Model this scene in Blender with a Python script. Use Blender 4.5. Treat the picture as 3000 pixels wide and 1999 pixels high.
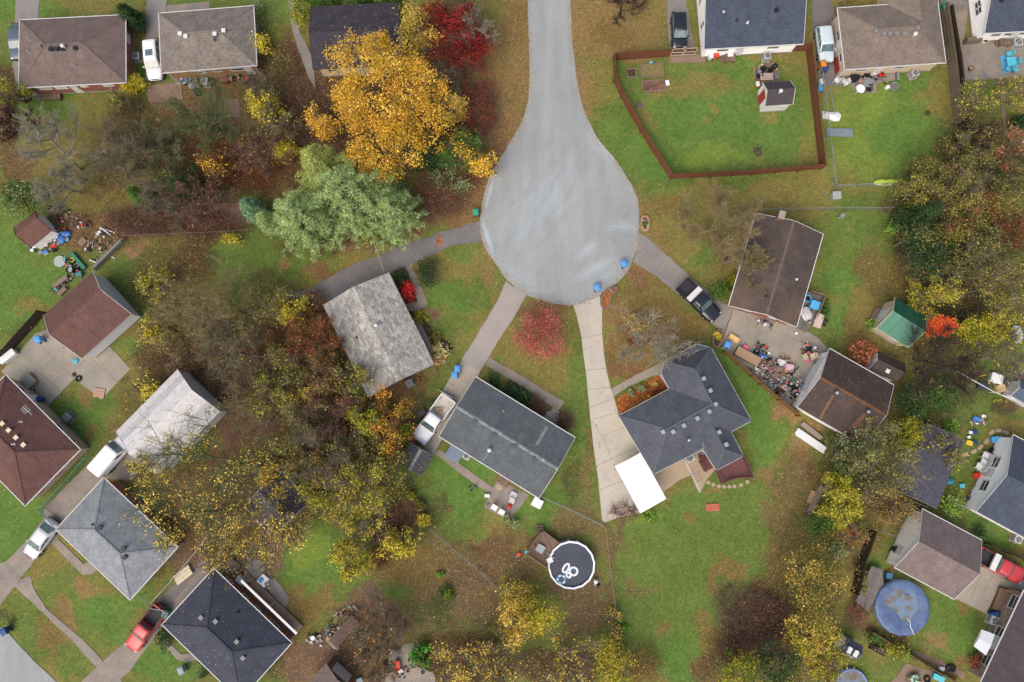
import bpy,bmesh,math,random
import numpy as np
from mathutils import Vector,Matrix
R=math.radians
PI=math.pi
for o in list(bpy.data.objects):
    bpy.data.objects.remove(o)
SC=bpy.context.scene
COL=SC.collection

# ---------------------------------------------------------------- camera, sky, sun, exposure
F,CH,TILT=2050.0,79.0,R(5.0)
cam=bpy.data.cameras.new("camera");camo=bpy.data.objects.new("camera",cam);COL.objects.link(camo)
camo.location=(0,0,CH);camo.rotation_euler=(TILT,0,0)
cam.sensor_width=36.0;cam.lens=F/3000*36.0;cam.clip_end=2000;cam.clip_start=0.5
SC.camera=camo
w=bpy.data.worlds.new("World");SC.world=w;w.use_nodes=True
SUND=Vector((-0.45,-0.72,1.15)).normalized()
nt=w.node_tree;nt.nodes.clear()
sky=nt.nodes.new('ShaderNodeTexSky');sky.sky_type='NISHITA';sky.sun_disc=False
sky.sun_elevation=math.asin(SUND.z);sky.sun_rotation=math.atan2(SUND.x,SUND.y)
sky.air_density=1.0;sky.dust_density=6.0;sky.ozone_density=0.6
bg=nt.nodes.new('ShaderNodeBackground');bg.inputs[1].default_value=0.15
out=nt.nodes.new('ShaderNodeOutputWorld')
nt.links.new(sky.outputs[0],bg.inputs[0]);nt.links.new(bg.outputs[0],out.inputs[0])
sl=bpy.data.lights.new("sun",'SUN');sl.energy=1.0;sl.angle=R(75);sl.color=(1.0,0.965,0.92)
so=bpy.data.objects.new("sun",sl);COL.objects.link(so);so.location=SUND*120
so.rotation_euler=SUND.to_track_quat('Z','Y').to_euler()
SC.view_settings.view_transform='Standard';SC.view_settings.look='None'
SC.view_settings.exposure=0.52;SC.view_settings.gamma=1.0

# ---------------------------------------------------------------- survey: points read off the photograph -> the ground plan
KS=800/2349.0
TO={r+str(c+1): (x,y) for r,y in zip('abcd',(0,500,1000,1465)) for c,x in enumerate((0,750,1500,2200))}
cT,sT=math.cos(TILT),math.sin(TILT)
def ray(u,v):
    dx=(u - 1500)/F;dy=-(v - 999.5)/F
    return dx,dy*cT+sT,dy*sT - cT
def W(t,x,y,z=0.0):
    u,v=TO[t][0]+x*KS,TO[t][1]+y*KS
    dx,dy,dz=ray(u,v);s=(CH - z)/-dz
    return Vector((dx*s,dy*s,z))
MPT=KS*CH/F*0.985       # metres on the ground for one unit of the survey tiles
def ang(p,q): d=q - p;return math.atan2(d.y,d.x)

def lin(c): c/=255.0;return c/12.92 if c<=0.04045 else ((c+0.055)/1.055)**2.4
def C(r,g,b,k=0.80): return (lin(r)*k,lin(g)*k,lin(b)*k)

# ---------------------------------------------------------------- materials
MATS={}
def nodes_of(name,rough=0.8,spec=0.3,metal=0.0):
    m=bpy.data.materials.new(name);m.use_nodes=True
    n=m.node_tree.nodes;b=n['Principled BSDF']
    b.inputs['Roughness'].default_value=rough;b.inputs['Metallic'].default_value=metal
    b.inputs['Specular IOR Level'].default_value=spec
    return m,n,m.node_tree.links,b
def mixrgb(n,l,typ,fac,a,b):
    x=n.new('ShaderNodeMix');x.data_type='RGBA';x.blend_type=typ
    for i,v in ((0,fac),(6,a),(7,b)):
        if hasattr(v,'links'): l.new(v,x.inputs[i])
        elif i==0: x.inputs[0].default_value=v
        else: x.inputs[i].default_value=(*v,1)
    return x.outputs[2]
def ramp(n,l,src,p0,p1,c0=(0,0,0),c1=(1,1,1)):
    r=n.new('ShaderNodeValToRGB');l.new(src,r.inputs[0])
    r.color_ramp.elements[0].position=p0;r.color_ramp.elements[1].position=p1
    r.color_ramp.elements[0].color=(*c0,1);r.color_ramp.elements[1].color=(*c1,1)
    return r.outputs[0]
def noise(n,l,vec,scale,detail=4,rough=0.6):
    x=n.new('ShaderNodeTexNoise');x.inputs['Scale'].default_value=scale
    x.inputs['Detail'].default_value=detail;x.inputs['Roughness'].default_value=rough
    l.new(vec,x.inputs['Vector']);return x.outputs[0]
def bumpn(n,l,b,h,strength,dist=0.05):
    x=n.new('ShaderNodeBump');x.inputs['Strength'].default_value=strength;x.inputs['Distance'].default_value=dist
    l.new(h,x.inputs['Height']);l.new(x.outputs[0],b.inputs['Normal'])
def mat(name,rgb,rough=0.8,var=0.25,scale=3.0,bump=0.0,spec=0.3,metal=0.0,stain=None,samt=0.4,sscale=0.5):
    """plain painted / stained surface: two scales of mottling and optional dirt patches"""
    if name in MATS: return MATS[name]
    m,n,l,b=nodes_of(name,rough,spec,metal)
    tc=n.new('ShaderNodeTexCoord').outputs['Object']
    f1=ramp(n,l,noise(n,l,tc,scale),0.3,0.7,(1 - var,)*3,(1+var*0.5,)*3)
    f2=ramp(n,l,noise(n,l,tc,scale*9,3),0.3,0.7,(1 - var*0.6,)*3,(1+var*0.4,)*3)
    c=mixrgb(n,l,'MULTIPLY',1.0,mixrgb(n,l,'MULTIPLY',1.0,rgb,f1),f2)
    if stain:
        sm=ramp(n,l,noise(n,l,tc,sscale,6,0.65),0.5,0.68)
        mm=n.new('ShaderNodeMath');mm.operation='MULTIPLY';mm.inputs[1].default_value=samt;l.new(sm,mm.inputs[0])
        c=mixrgb(n,l,'MIX',mm.outputs[0],c,stain)
    l.new(c,b.inputs['Base Color'])
    if bump: bumpn(n,l,b,noise(n,l,tc,scale*12,3),bump)
    MATS[name]=m;return m
def shingle(name,c1,c2,mortar,row=0.15,wid=0.32,stain=None,samt=0.5,sscale=0.35,contrast=1.0):
    """asphalt shingles: courses laid along the roof's own uv (metres), mottled and weathered"""
    if name in MATS: return MATS[name]
    m,n,l,b=nodes_of(name,0.85,0.25)
    uv=n.new('ShaderNodeUVMap').outputs[0]
    br=n.new('ShaderNodeTexBrick');l.new(uv,br.inputs['Vector'])
    br.inputs['Color1'].default_value=(*c1,1);br.inputs['Color2'].default_value=(*c2,1);br.inputs['Mortar'].default_value=(*mortar,1)
    br.inputs['Scale'].default_value=1.0;br.inputs['Mortar Size'].default_value=0.012;br.inputs['Mortar Smooth'].default_value=0.3
    br.inputs['Brick Width'].default_value=wid;br.inputs['Row Height'].default_value=row;br.offset=0.5
    f1=ramp(n,l,noise(n,l,uv,0.55,5,0.65),0.3,0.72,(0.8,)*3,(1.18,)*3)
    f2=ramp(n,l,noise(n,l,uv,7.0,3,0.7),0.3,0.7,(1 - 0.25*contrast,)*3,(1+0.25*contrast,)*3)
    c=mixrgb(n,l,'MULTIPLY',1.0,mixrgb(n,l,'MULTIPLY',1.0,br.outputs[0],f1),f2)
    mp=n.new('ShaderNodeMapping');mp.inputs['Scale'].default_value=(1.6,0.22,1);l.new(uv,mp.inputs[0])
    f3=ramp(n,l,noise(n,l,mp.outputs[0],1.0,4,0.6),0.35,0.7,(0.9,)*3,(1.08,)*3)
    c=mixrgb(n,l,'MULTIPLY',1.0,c,f3)
    if stain:
        sm=ramp(n,l,noise(n,l,uv,sscale,6,0.6),0.47,0.68)
        mm=n.new('ShaderNodeMath');mm.operation='MULTIPLY';mm.inputs[1].default_value=samt;l.new(sm,mm.inputs[0])
        c=mixrgb(n,l,'MIX',mm.outputs[0],c,stain)
    l.new(c,b.inputs['Base Color'])
    bumpn(n,l,b,br.outputs[1],0.3,0.02)
    MATS[name]=m;return m
def brickm(name,c1,c2,mortar,row=0.075,wid=0.22):
    if name in MATS: return MATS[name]
    m,n,l,b=nodes_of(name,0.85,0.2)
    uv=n.new('ShaderNodeUVMap').outputs[0]
    br=n.new('ShaderNodeTexBrick');l.new(uv,br.inputs['Vector'])
    br.inputs['Color1'].default_value=(*c1,1);br.inputs['Color2'].default_value=(*c2,1);br.inputs['Mortar'].default_value=(*mortar,1)
    br.inputs['Scale'].default_value=1.0;br.inputs['Mortar Size'].default_value=0.008
    br.inputs['Brick Width'].default_value=wid;br.inputs['Row Height'].default_value=row
    f1=ramp(n,l,noise(n,l,uv,1.2,5,0.65),0.3,0.72,(0.75,)*3,(1.2,)*3)
    l.new(mixrgb(n,l,'MULTIPLY',1.0,br.outputs[0],f1),b.inputs['Base Color'])
    MATS[name]=m;return m
def siding(name,rgb,pitch=0.18,axis=1,depth=0.25,rough=0.5,spec=0.4,metal=0.0,var=0.15):
    """boards, clapboards, corrugated sheet: a wave along one uv axis"""
    if name in MATS: return MATS[name]
    m,n,l,b=nodes_of(name,rough,spec,metal)
    uv=n.new('ShaderNodeUVMap').outputs[0]
    sx=n.new('ShaderNodeSeparateXYZ');l.new(uv,sx.inputs[0])
    a=n.new('ShaderNodeMath');a.operation='DIVIDE';a.inputs[1].default_value=pitch;l.new(sx.outputs[axis],a.inputs[0])
    fr=n.new('ShaderNodeMath');fr.operation='FRACT';l.new(a.outputs[0],fr.inputs[0])
    fl=n.new('ShaderNodeMath');fl.operation='FLOOR';l.new(a.outputs[0],fl.inputs[0])
    wn=n.new('ShaderNodeTexWhiteNoise');wn.noise_dimensions='1D';l.new(fl.outputs[0],wn.inputs['W'])
    g=ramp(n,l,fr.outputs[0],0.0,0.14,(1 - depth,)*3,(1,1,1))
    v=ramp(n,l,wn.outputs[0],0,1,(1 - var,)*3,(1+var,)*3)
    f=ramp(n,l,noise(n,l,uv,1.5,5,0.7),0.3,0.7,(1 - var,)*3,(1+var*0.6,)*3)
    c=mixrgb(n,l,'MULTIPLY',1.0,mixrgb(n,l,'MULTIPLY',1.0,mixrgb(n,l,'MULTIPLY',1.0,rgb,g),v),f)
    l.new(c,b.inputs['Base Color']);bumpn(n,l,b,fr.outputs[0],0.3,0.03)
    MATS[name]=m;return m
def glassm(name,rgb=(0.02,0.03,0.035),rough=0.06):
    if name in MATS: return MATS[name]
    m,n,l,b=nodes_of(name,rough,0.8)
    tc=n.new('ShaderNodeTexCoord').outputs['Object']
    f=ramp(n,l,noise(n,l,tc,2.0),0.3,0.7,tuple(v*0.6 for v in rgb),tuple(v*1.5 for v in rgb))
    l.new(f,b.inputs['Base Color']);MATS[name]=m;return m
def leafm(name='leaf_surface',trans=0.25):
    if name in MATS: return MATS[name]
    m,n,l,b=nodes_of(name,0.65,0.15)
    at=n.new('ShaderNodeAttribute');at.attribute_name='Col'
    l.new(at.outputs[0],b.inputs['Base Color'])
    tr=n.new('ShaderNodeBsdfTranslucent');l.new(at.outputs[0],tr.inputs[0])
    mx=n.new('ShaderNodeMixShader');mx.inputs[0].default_value=trans
    l.new(b.outputs[0],mx.inputs[1]);l.new(tr.outputs[0],mx.inputs[2])
    l.new(mx.outputs[0],n['Material Output'].inputs[0])
    MATS[name]=m;return m

# ---------------------------------------------------------------- objects and meshes
def setp(o,label=None,cat=None,group=None,kind=None):
    if label: o['label']=label
    if cat: o['category']=cat
    if group: o['group']=group
    if kind: o['kind']=kind
    return o
def thing(name,label,cat,loc,rz=0.0,group=None):
    o=bpy.data.objects.new(name,None);COL.objects.link(o);o.empty_display_size=0.3
    o.location=loc;o.rotation_euler=(0,0,rz)
    return setp(o,label,cat,group)
def ring8(hx,hy,r=0.25):
    """rounded rectangle, 12 points"""
    pts=[]
    for sx,sy,a0 in ((1,1,0),(-1,1,90),(-1,-1,180),(1,-1,270)):
        for k in (0,45,90):
            a=R(a0+k);pts.append((sx*(hx - r)+r*math.cos(a),sy*(hy - r)+r*math.sin(a)))
    return pts
class MB:
    def __init__(s): s.v=[];s.f=[];s.m=[];s.uv={}
    def face(s,pts,mi=0,uv=None):
        i=len(s.v);s.v+=[tuple(p) for p in pts]
        if uv: s.uv[len(s.f)]=uv
        s.f.append(tuple(range(i,i+len(pts))));s.m.append(mi);return s
    def box(s,c,d,rz=0.0,mi=0,taper=1.0):
        ca,sa=math.cos(rz),math.sin(rz);i=len(s.v)
        for z,k in ((-1,1.0),(1,taper)):
            for x,y in ((-1,-1),(1,-1),(1,1),(-1,1)):
                X,Y=x*d[0]/2*k,y*d[1]/2*k
                s.v.append((c[0]+X*ca - Y*sa,c[1]+X*sa+Y*ca,c[2]+z*d[2]/2))
        for q,dims in (((3,2,1,0),(0,1)),((4,5,6,7),(0,1)),((0,1,5,4),(0,2)),((1,2,6,5),(1,2)),((2,3,7,6),(0,2)),((3,0,4,7),(1,2))):
            a,b=d[dims[0]],d[dims[1]];s.uv[len(s.f)]=((0,0),(a,0),(a,b),(0,b))
            s.f.append(tuple(i+k for k in q));s.m.append(mi)
        return s
    def bar(s,p0,p1,wd,h,mi=0):
        p0,p1=Vector(p0),Vector(p1);d=(p1 - p0);L=d.length;d.normalize()
        up=Vector((0,0,1)) if abs(d.z)<0.95 else Vector((1,0,0))
        sd=d.cross(up).normalized()*wd/2;u=sd.cross(d).normalized()*h/2;i=len(s.v)
        for p in (p0,p1): s.v+=[tuple(p - sd - u),tuple(p+sd - u),tuple(p+sd+u),tuple(p - sd+u)]
        for q in ((0,1,2,3),(7,6,5,4),(0,4,5,1),(1,5,6,2),(2,6,7,3),(3,7,4,0)):
            s.uv[len(s.f)]=((0,0),(L,0),(L,wd),(0,wd));s.f.append(tuple(i+k for k in q));s.m.append(mi)
        return s
    def cyl(s,p0,p1,r0,r1=None,n=12,caps=True,mi=0):
        r1=r0 if r1 is None else r1
        p0,p1=Vector(p0),Vector(p1);d=(p1 - p0).normalized()
        a=d.orthogonal().normalized();b=d.cross(a);i=len(s.v)
        for p,r in ((p0,r0),(p1,r1)):
            for k in range(n):
                t=2*PI*k/n;s.v.append(tuple(p+a*(r*math.cos(t))+b*(r*math.sin(t))))
        for k in range(n):
            j=(k+1) % n;s.f.append((i+k,i+j,i+n+j,i+n+k));s.m.append(mi)
        if caps:
            s.f.append(tuple(i+k for k in reversed(range(n))));s.m.append(mi)
            s.f.append(tuple(i+n+k for k in range(n)));s.m.append(mi)
        return s
    def tube(s,pts,r,n=8,mi=0):
        for a,b in zip(pts[:-1],pts[1:]): s.cyl(a,b,r,r,n,True,mi)
        return s
    def lathe(s,prof,c=(0,0,0),n=20,mi=0,close=False):
        i=len(s.v);m=len(prof)
        for r,z in prof:
            for k in range(n):
                t=2*PI*k/n;s.v.append((c[0]+r*math.cos(t),c[1]+r*math.sin(t),c[2]+z))
        rows=list(range(m - 1))+([m - 1] if close else [])
        for q in rows:
            q2=(q+1) % m
            for k in range(n):
                j=(k+1) % n;s.f.append((i+q*n+k,i+q*n+j,i+q2*n+j,i+q2*n+k));s.m.append(mi)
        return s
    def loft(s,rings,caps=True,mi=0):
        i=len(s.v);n=len(rings[0])
        for r in rings: s.v+=[tuple(p) for p in r]
        for q in range(len(rings) - 1):
            for k in range(n):
                j=(k+1) % n;s.f.append((i+q*n+k,i+q*n+j,i+(q+1)*n+j,i+(q+1)*n+k));s.m.append(mi)
        if caps:
            s.f.append(tuple(i+k for k in reversed(range(n))));s.m.append(mi)
            e=i+(len(rings) - 1)*n;s.f.append(tuple(e+k for k in range(n)));s.m.append(mi)
        return s
    def prism(s,poly,z0,z1,mi=0):
        i=len(s.v);n=len(poly)
        s.v+=[(p[0],p[1],z0) for p in poly]+[(p[0],p[1],z1) for p in poly]
        s.f.append(tuple(i+k for k in reversed(range(n))));s.m.append(mi)
        s.uv[len(s.f)]=[(p[0],p[1]) for p in poly]
        s.f.append(tuple(i+n+k for k in range(n)));s.m.append(mi)
        for k in range(n):
            j=(k+1) % n;s.f.append((i+k,i+j,i+n+j,i+n+k));s.m.append(mi)
        return s
    def blob(s,c,rx,ry,rz,seed=0,rough=0.25,n=9,mi=0):
        rg=random.Random(seed);i=len(s.v);m=n//2+1
        for q in range(m+1):
            th=PI*q/m
            for k in range(n):
                ph=2*PI*k/n;f=1+rough*(rg.random() - 0.5)*2
                s.v.append((c[0]+rx*f*math.sin(th)*math.cos(ph),c[1]+ry*f*math.sin(th)*math.sin(ph),max(0.004,c[2]+rz*f*math.cos(th))))
        for q in range(m):
            for k in range(n):
                j=(k+1) % n;s.f.append((i+q*n+k,i+(q+1)*n+k,i+(q+1)*n+j,i+q*n+j));s.m.append(mi)
        return s
    def build(s,name,m,parent=None,smooth=False,loc=None,rz=0.0,fixn=True):
        me=bpy.data.meshes.new(name);me.from_pydata(s.v,[],s.f)
        for x in (m if isinstance(m,(list,tuple)) else [m]): me.materials.append(x)
        me.polygons.foreach_set('material_index',s.m)
        if s.uv:
            ul=me.uv_layers.new(name='UVMap')
            for fi,uv in s.uv.items():
                st=me.polygons[fi].loop_start
                for k,c in enumerate(uv): ul.data[st+k].uv=c
        if smooth: me.polygons.foreach_set('use_smooth',[True]*len(me.polygons))
        if fixn:
            b=bmesh.new();b.from_mesh(me)
            bmesh.ops.remove_doubles(b,verts=b.verts,dist=0.0004) if smooth else None
            bmesh.ops.recalc_face_normals(b,faces=b.faces);b.to_mesh(me);b.free()
        me.update()
        o=bpy.data.objects.new(name,me);COL.objects.link(o)
        if parent: o.parent=parent
        if loc is not None: o.location=loc
        o.rotation_euler=(0,0,rz)
        return o
def big_mesh(name,verts,nper,mats,cols=None,parent=None,smooth=False,loc=None):
    """many separate n-gons from one numpy array (used for leaves, needles, chips)"""
    v=np.asarray(verts,dtype=np.float32).reshape(-1,3);nv=len(v);nf=nv//nper
    me=bpy.data.meshes.new(name)
    me.vertices.add(nv);me.vertices.foreach_set('co',v.ravel())
    me.loops.add(nv);me.loops.foreach_set('vertex_index',np.arange(nv,dtype=np.int32))
    me.polygons.add(nf);me.polygons.foreach_set('loop_start',np.arange(0,nv,nper,dtype=np.int32))
    if cols is not None:
        ca=me.color_attributes.new('Col','FLOAT_COLOR','POINT')
        c4=np.ones((nv,4),dtype=np.float32);c4[:,:3]=np.repeat(np.asarray(cols,dtype=np.float32),nper,axis=0)
        ca.data.foreach_set('color',c4.ravel())
    me.materials.append(mats);me.update();me.validate()
    o=bpy.data.objects.new(name,me);COL.objects.link(o)
    if parent: o.parent=parent
    if loc is not None: o.location=loc
    return o


# ================================================================ GROUND
def vnoise(x,y,seed):
    rg=np.random.RandomState(seed);T=rg.rand(256,256).astype(np.float32)
    xi=np.floor(x).astype(int);yi=np.floor(y).astype(int);fx=x - xi;fy=y - yi
    fx=fx*fx*(3 - 2*fx);fy=fy*fy*(3 - 2*fy)
    a=T[xi % 256,yi % 256];b=T[(xi+1) % 256,yi % 256];c=T[xi % 256,(yi+1) % 256];d=T[(xi+1) % 256,(yi+1) % 256]
    return (a*(1 - fx)+b*fx)*(1 - fy)+(c*(1 - fx)+d*fx)*fy
def fbm(x,y,seed,o=4):
    s=0;a=0.5
    for k in range(o): s=s+a*vnoise(x*2**k+17.3*k,y*2**k+5.1*k,seed+k);a*=0.5
    return s/(1 - 0.5**o)
GC={'G': ((95,116,57),.08),'L': ((90,121,58),.02),'Y': ((114,135,62),.03),'O': ((122,117,66),.32),'T': ((134,113,76),.75),
      'B': ((100,78,58),.55),'D': ((70,54,42),.4),'P': ((110,86,82),.65),'R': ((122,92,68),.8),'K': ((74,86,48),.3),
      'M': ((104,98,64),.65),'S': ((95,82,68),.8),'U': ((146,116,88),.35),'X': ((92,62,54),.55),'H': ((118,102,60),.6),'N': ((98,94,54),.45)}
BL=[
 ('a1',900,200,1500,700,'G'),('a1',450,50,500,130,'L'),('a1',30,60,150,200,'L'),('a1',800,60,350,90,'O'),('a1',600,940,420,230,'L'),('a1',900,1080,330,220,'O'),('a1',60,950,160,500,'D'),
 ('a1',480,1330,450,260,'O'),('a1',150,1450,220,200,'B'),('a1',1120,900,60,300,'N'),('a1',1210,830,80,220,'L'),('a1',1230,200,50,300,'O'),('a1',1600,1000,450,280,'B'),('a1',1230,1250,420,260,'N'),
 ('a1',1800,1350,600,260,'B'),('a1',2000,720,380,120,'B'),('a1',1900,1000,200,120,'P'),('a1',2280,700,120,700,'N'),('a1',1620,40,260,60,'L'),('a1',400,1030,60,40,'U'),('a1',820,815,50,30,'U'),('a1',1000,1450,250,160,'N'),
 ('a2',150,180,110,260,'G'),('a2',230,500,130,250,'N'),('a2',420,880,230,460,'P'),('a2',320,560,60,300,'X'),('a2',950,850,700,700,'D'),('a2',1650,700,330,700,'X'),('a2',2080,650,230,900,'T'),('a2',2230,300,120,400,'H'),('a2',2200,1100,90,300,'T'),
 ('a2',1850,1350,400,300,'R'),('a2',500,1350,500,320,'D'),('a2',150,1400,350,300,'B'),('a2',1950,100,200,150,'O'),
 ('a3',60,600,110,800,'T'),('a3',60,200,60,160,'H'),('a3',900,250,470,330,'T'),('a3',950,260,240,120,'H'),('a3',560,700,70,700,'T'),('a3',730,850,130,400,'O'),('a3',640,1080,60,240,'T'),('a3',950,1200,260,450,'G'),
 ('a3',1600,1080,750,620,'L'),('a3',1500,720,450,130,'O'),('a3',1000,730,130,190,'G'),('a3',1120,950,90,120,'O'),('a3',1720,1340,260,170,'Y'),('a3',1740,920,80,40,'O'),('a3',2170,1080,100,40,'O'),('a3',1300,1440,250,120,'L'),('a3',1950,560,330,90,'L'),
 ('a4',1050,1050,520,480,'Y'),('a4',1350,1150,300,300,'L'),('a4',1400,700,250,140,'L'),('a4',440,200,60,320,'O'),('a4',1520,750,130,120,'O'),('a4',300,1000,260,460,'L'),('a4',140,1040,90,40,'O'),('a4',1880,900,200,300,'O'),('a4',2050,1000,300,300,'G'),
 ('a4',1850,1080,120,200,'K'),('a4',2100,1300,400,350,'N'),('a4',1700,1450,300,200,'N'),('a4',1000,30,350,60,'N'),('a4',300,1545,500,50,'O'),
 ('b3',1650,110,1000,90,'G'),('b3',1600,420,560,330,'O'),('b3',1250,250,120,160,'H'),('b3',1200,470,80,260,'O'),('b3',1450,730,260,130,'O'),('b3',1600,800,120,130,'G'),('b3',1240,560,70,130,'T'),('b3',1120,330,50,250,'T'),('b3',1200,1080,330,300,'H'),('b3',1050,850,130,130,'R'),('b3',1320,1120,180,140,'O'),('b3',1350,1350,350,220,'H'),('b3',1800,700,180,220,'N'),
 ('b3',920,1300,120,260,'T'),('b3',250,1250,260,200,'H'),('b3',250,1120,160,50,'R'),('b3',100,1400,200,200,'O'),('b3',480,1400,90,250,'O'),('b3',90,1170,60,60,'L'),('b3',1100,1500,300,120,'R'),
 ('b4',350,220,700,120,'O'),('b4',900,270,300,90,'G'),('b4',850,650,320,420,'G'),('b4',1100,850,180,330,'N'),('b4',1120,500,140,200,'G'),('b4',800,1000,220,140,'L'),('b4',900,1320,200,160,'N'),('b4',760,1250,110,120,'L'),('b4',1000,1100,140,120,'O'),('b4',1300,1000,150,180,'N'),('b4',1330,870,60,60,'R'),
 ('b4',1850,750,560,900,'D'),('b4',1400,450,250,400,'D'),('b4',2200,1200,200,350,'N'),
 ('b1',200,850,380,450,'L'),('b1',330,700,200,130,'G'),('b1',250,1150,200,80,'O'),('b1',60,1250,150,170,'L'),('b1',850,520,330,190,'N'),('b1',750,600,160,120,'B'),('b1',600,430,200,90,'P'),('b1',1080,850,170,150,'G'),('b1',1100,680,100,50,'U'),('b1',700,150,350,160,'O'),('b1',1500,420,900,150,'B'),
 ('b1',1800,560,350,60,'D'),('b1',1500,900,330,450,'N'),('b1',1650,780,150,150,'B'),('b1',2150,760,300,380,'G'),('b1',2000,720,180,110,'L'),('b1',1700,1400,500,250,'D'),('b1',1150,1400,160,150,'O'),('b1',1050,1500,120,50,'L'),
 ('b2',250,740,520,200,'G'),('b2',290,740,60,60,'U'),('b2',530,730,70,50,'P'),('b2',850,640,90,60,'R'),('b2',650,860,230,60,'R'),('b2',1150,660,130,50,'L'),('b2',1330,570,110,50,'R'),('b2',950,700,90,40,'P'),('b2',100,1000,260,140,'K'),('b2',1700,1050,330,480,'O'),('b2',1680,1080,200,160,'L'),('b2',1960,1000,120,200,'G'),('b2',2050,850,90,120,'T'),('b2',1960,670,60,60,'R'),('b2',1650,1350,220,110,'G'),('b2',1700,640,230,70,'G'),('b2',2070,1300,60,260,'T'),('b2',1520,1220,60,50,'P'),
 ('b2',1600,280,330,260,'R'),('b2',1550,260,200,150,'B'),('b2',1960,180,60,230,'R'),('b2',1850,60,140,100,'X'),('b2',600,400,550,250,'D'),('b2',500,1400,450,300,'B'),('b2',2250,1350,90,170,'O'),
 ('c1',650,700,330,260,'L'),('c1',700,440,130,80,'T'),('c1',830,800,40,130,'T'),('c1',880,520,160,100,'G'),('c1',130,1400,280,230,'L'),('c1',700,1080,130,160,'G'),('c1',1230,520,220,330,'N'),('c1',1080,160,180,120,'O'),('c1',1650,200,420,250,'D'),('c1',2100,600,300,420,'P'),('c1',1850,1250,500,330,'B'),('c1',1150,1050,100,120,'B'),('c1',2150,150,200,160,'N'),('c1',60,230,80,100,'N'),
 ('c2',600,750,720,830,'N'),('c2',500,450,350,250,'B'),('c2',0,680,230,260,'P'),('c2',100,1250,260,260,'P'),('c2',1000,850,200,300,'H'),('c2',1480,600,120,130,'K'),('c2',1280,330,230,80,'X'),('c2',1250,450,180,110,'R'),('c2',1400,580,120,140,'K'),('c2',1330,690,80,120,'B'),('c2',1560,320,80,110,'G'),('c2',1380,1150,260,200,'G'),('c2',1700,1150,220,200,'L'),('c2',1750,1300,250,120,'L'),('c2',1450,1420,230,160,'K'),('c2',1900,1130,130,90,'L'),('c2',1600,900,60,60,'L'),('c2',2020,1180,60,40,'T'),('c2',1640,1440,70,60,'B'),
 ('c2',2150,230,200,90,'O'),('c2',2030,270,90,60,'L'),('c2',1950,80,30,200,'T'),('c2',300,100,400,200,'N'),
 ('c3',220,200,330,330,'O'),('c3',540,260,100,400,'G'),('c3',560,900,110,450,'G'),('c3',580,1150,120,180,'K'),('c3',680,1000,45,520,'M'),('c3',420,1320,220,100,'L'),('c3',560,1420,180,130,'M'),('c3',150,1480,200,110,'L'),('c3',110,480,220,100,'K'),
 ('c3',1050,130,300,200,'H'),('c3',1000,240,130,120,'R'),('c3',850,120,70,200,'O'),('c3',1900,250,130,260,'L'),('c3',2130,620,200,380,'L'),('c3',2160,880,180,130,'Y'),('c3',2250,1140,110,160,'T'),('c3',1700,1120,60,60,'L'),('c3',1950,1330,300,110,'G'),('c3',1450,1400,200,120,'L'),('c3',1720,1340,80,50,'T'),('c3',1540,1500,70,50,'H'),('c3',1730,1150,30,30,'L'),('c3',2020,900,60,60,'H'),
 ('c4',80,650,170,420,'L'),('c4',100,1020,110,100,'L'),('c4',170,1180,120,100,'T'),('c4',100,1380,180,250,'G'),('c4',350,640,60,120,'U'),('c4',430,920,130,160,'U'),('c4',470,1050,120,100,'R'),('c4',380,1280,180,250,'M'),('c4',550,1130,90,110,'X'),('c4',1200,900,650,700,'N'),('c4',1850,1000,130,330,'G'),('c4',1750,400,350,260,'K'),('c4',1700,80,400,160,'N'),('c4',2150,120,250,150,'G'),('c4',2000,560,250,80,'G'),('c4',2250,640,130,80,'L'),('c4',900,20,200,50,'N'),('c4',1250,1450,140,120,'N'),('c4',2100,1530,150,80,'L'),
 ('d1',120,380,230,330,'L'),('d1',450,640,160,200,'O'),('d1',650,750,60,80,'U'),('d1',700,980,330,420,'G'),('d1',820,800,120,130,'T'),('d1',560,1000,60,130,'T'),('d1',950,1020,200,230,'L'),('d1',1180,830,150,120,'L'),('d1',250,1150,260,320,'G'),('d1',60,1010,80,80,'K'),('d1',450,1120,110,160,'H'),('d1',650,1450,160,100,'G'),('d1',1350,1430,320,200,'L'),('d1',1250,640,130,130,'N'),('d1',1650,480,250,160,'P'),('d1',2200,560,260,330,'P'),('d1',1700,200,500,230,'B'),('d1',1450,760,60,130,'G'),('d1',280,700,50,60,'B'),
 ('d2',470,520,330,300,'L'),('d2',400,420,180,130,'Y'),('d2',400,900,200,200,'H'),('d2',280,1080,130,150,'L'),('d2',150,200,260,170,'H'),('d2',60,500,120,160,'P'),('d2',80,800,160,130,'P'),('d2',860,200,160,180,'N'),('d2',890,250,90,70,'L'),('d2',1130,200,170,170,'D'),('d2',950,800,150,120,'P'),('d2',1000,1000,450,130,'P'),('d2',1500,500,480,330,'M'),('d2',1350,600,330,200,'H'),('d2',1750,850,400,300,'S'),('d2',1560,950,200,200,'K'),('d2',1700,190,250,150,'G'),('d2',1780,90,120,80,'L'),('d2',2080,430,230,240,'B'),('d2',1850,370,90,60,'X'),('d2',500,1380,450,250,'P'),('d2',150,1450,120,150,'K'),('d2',1050,1350,350,250,'B'),('d2',1750,1400,450,230,'D'),('d2',1980,650,170,110,'S'),
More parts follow.
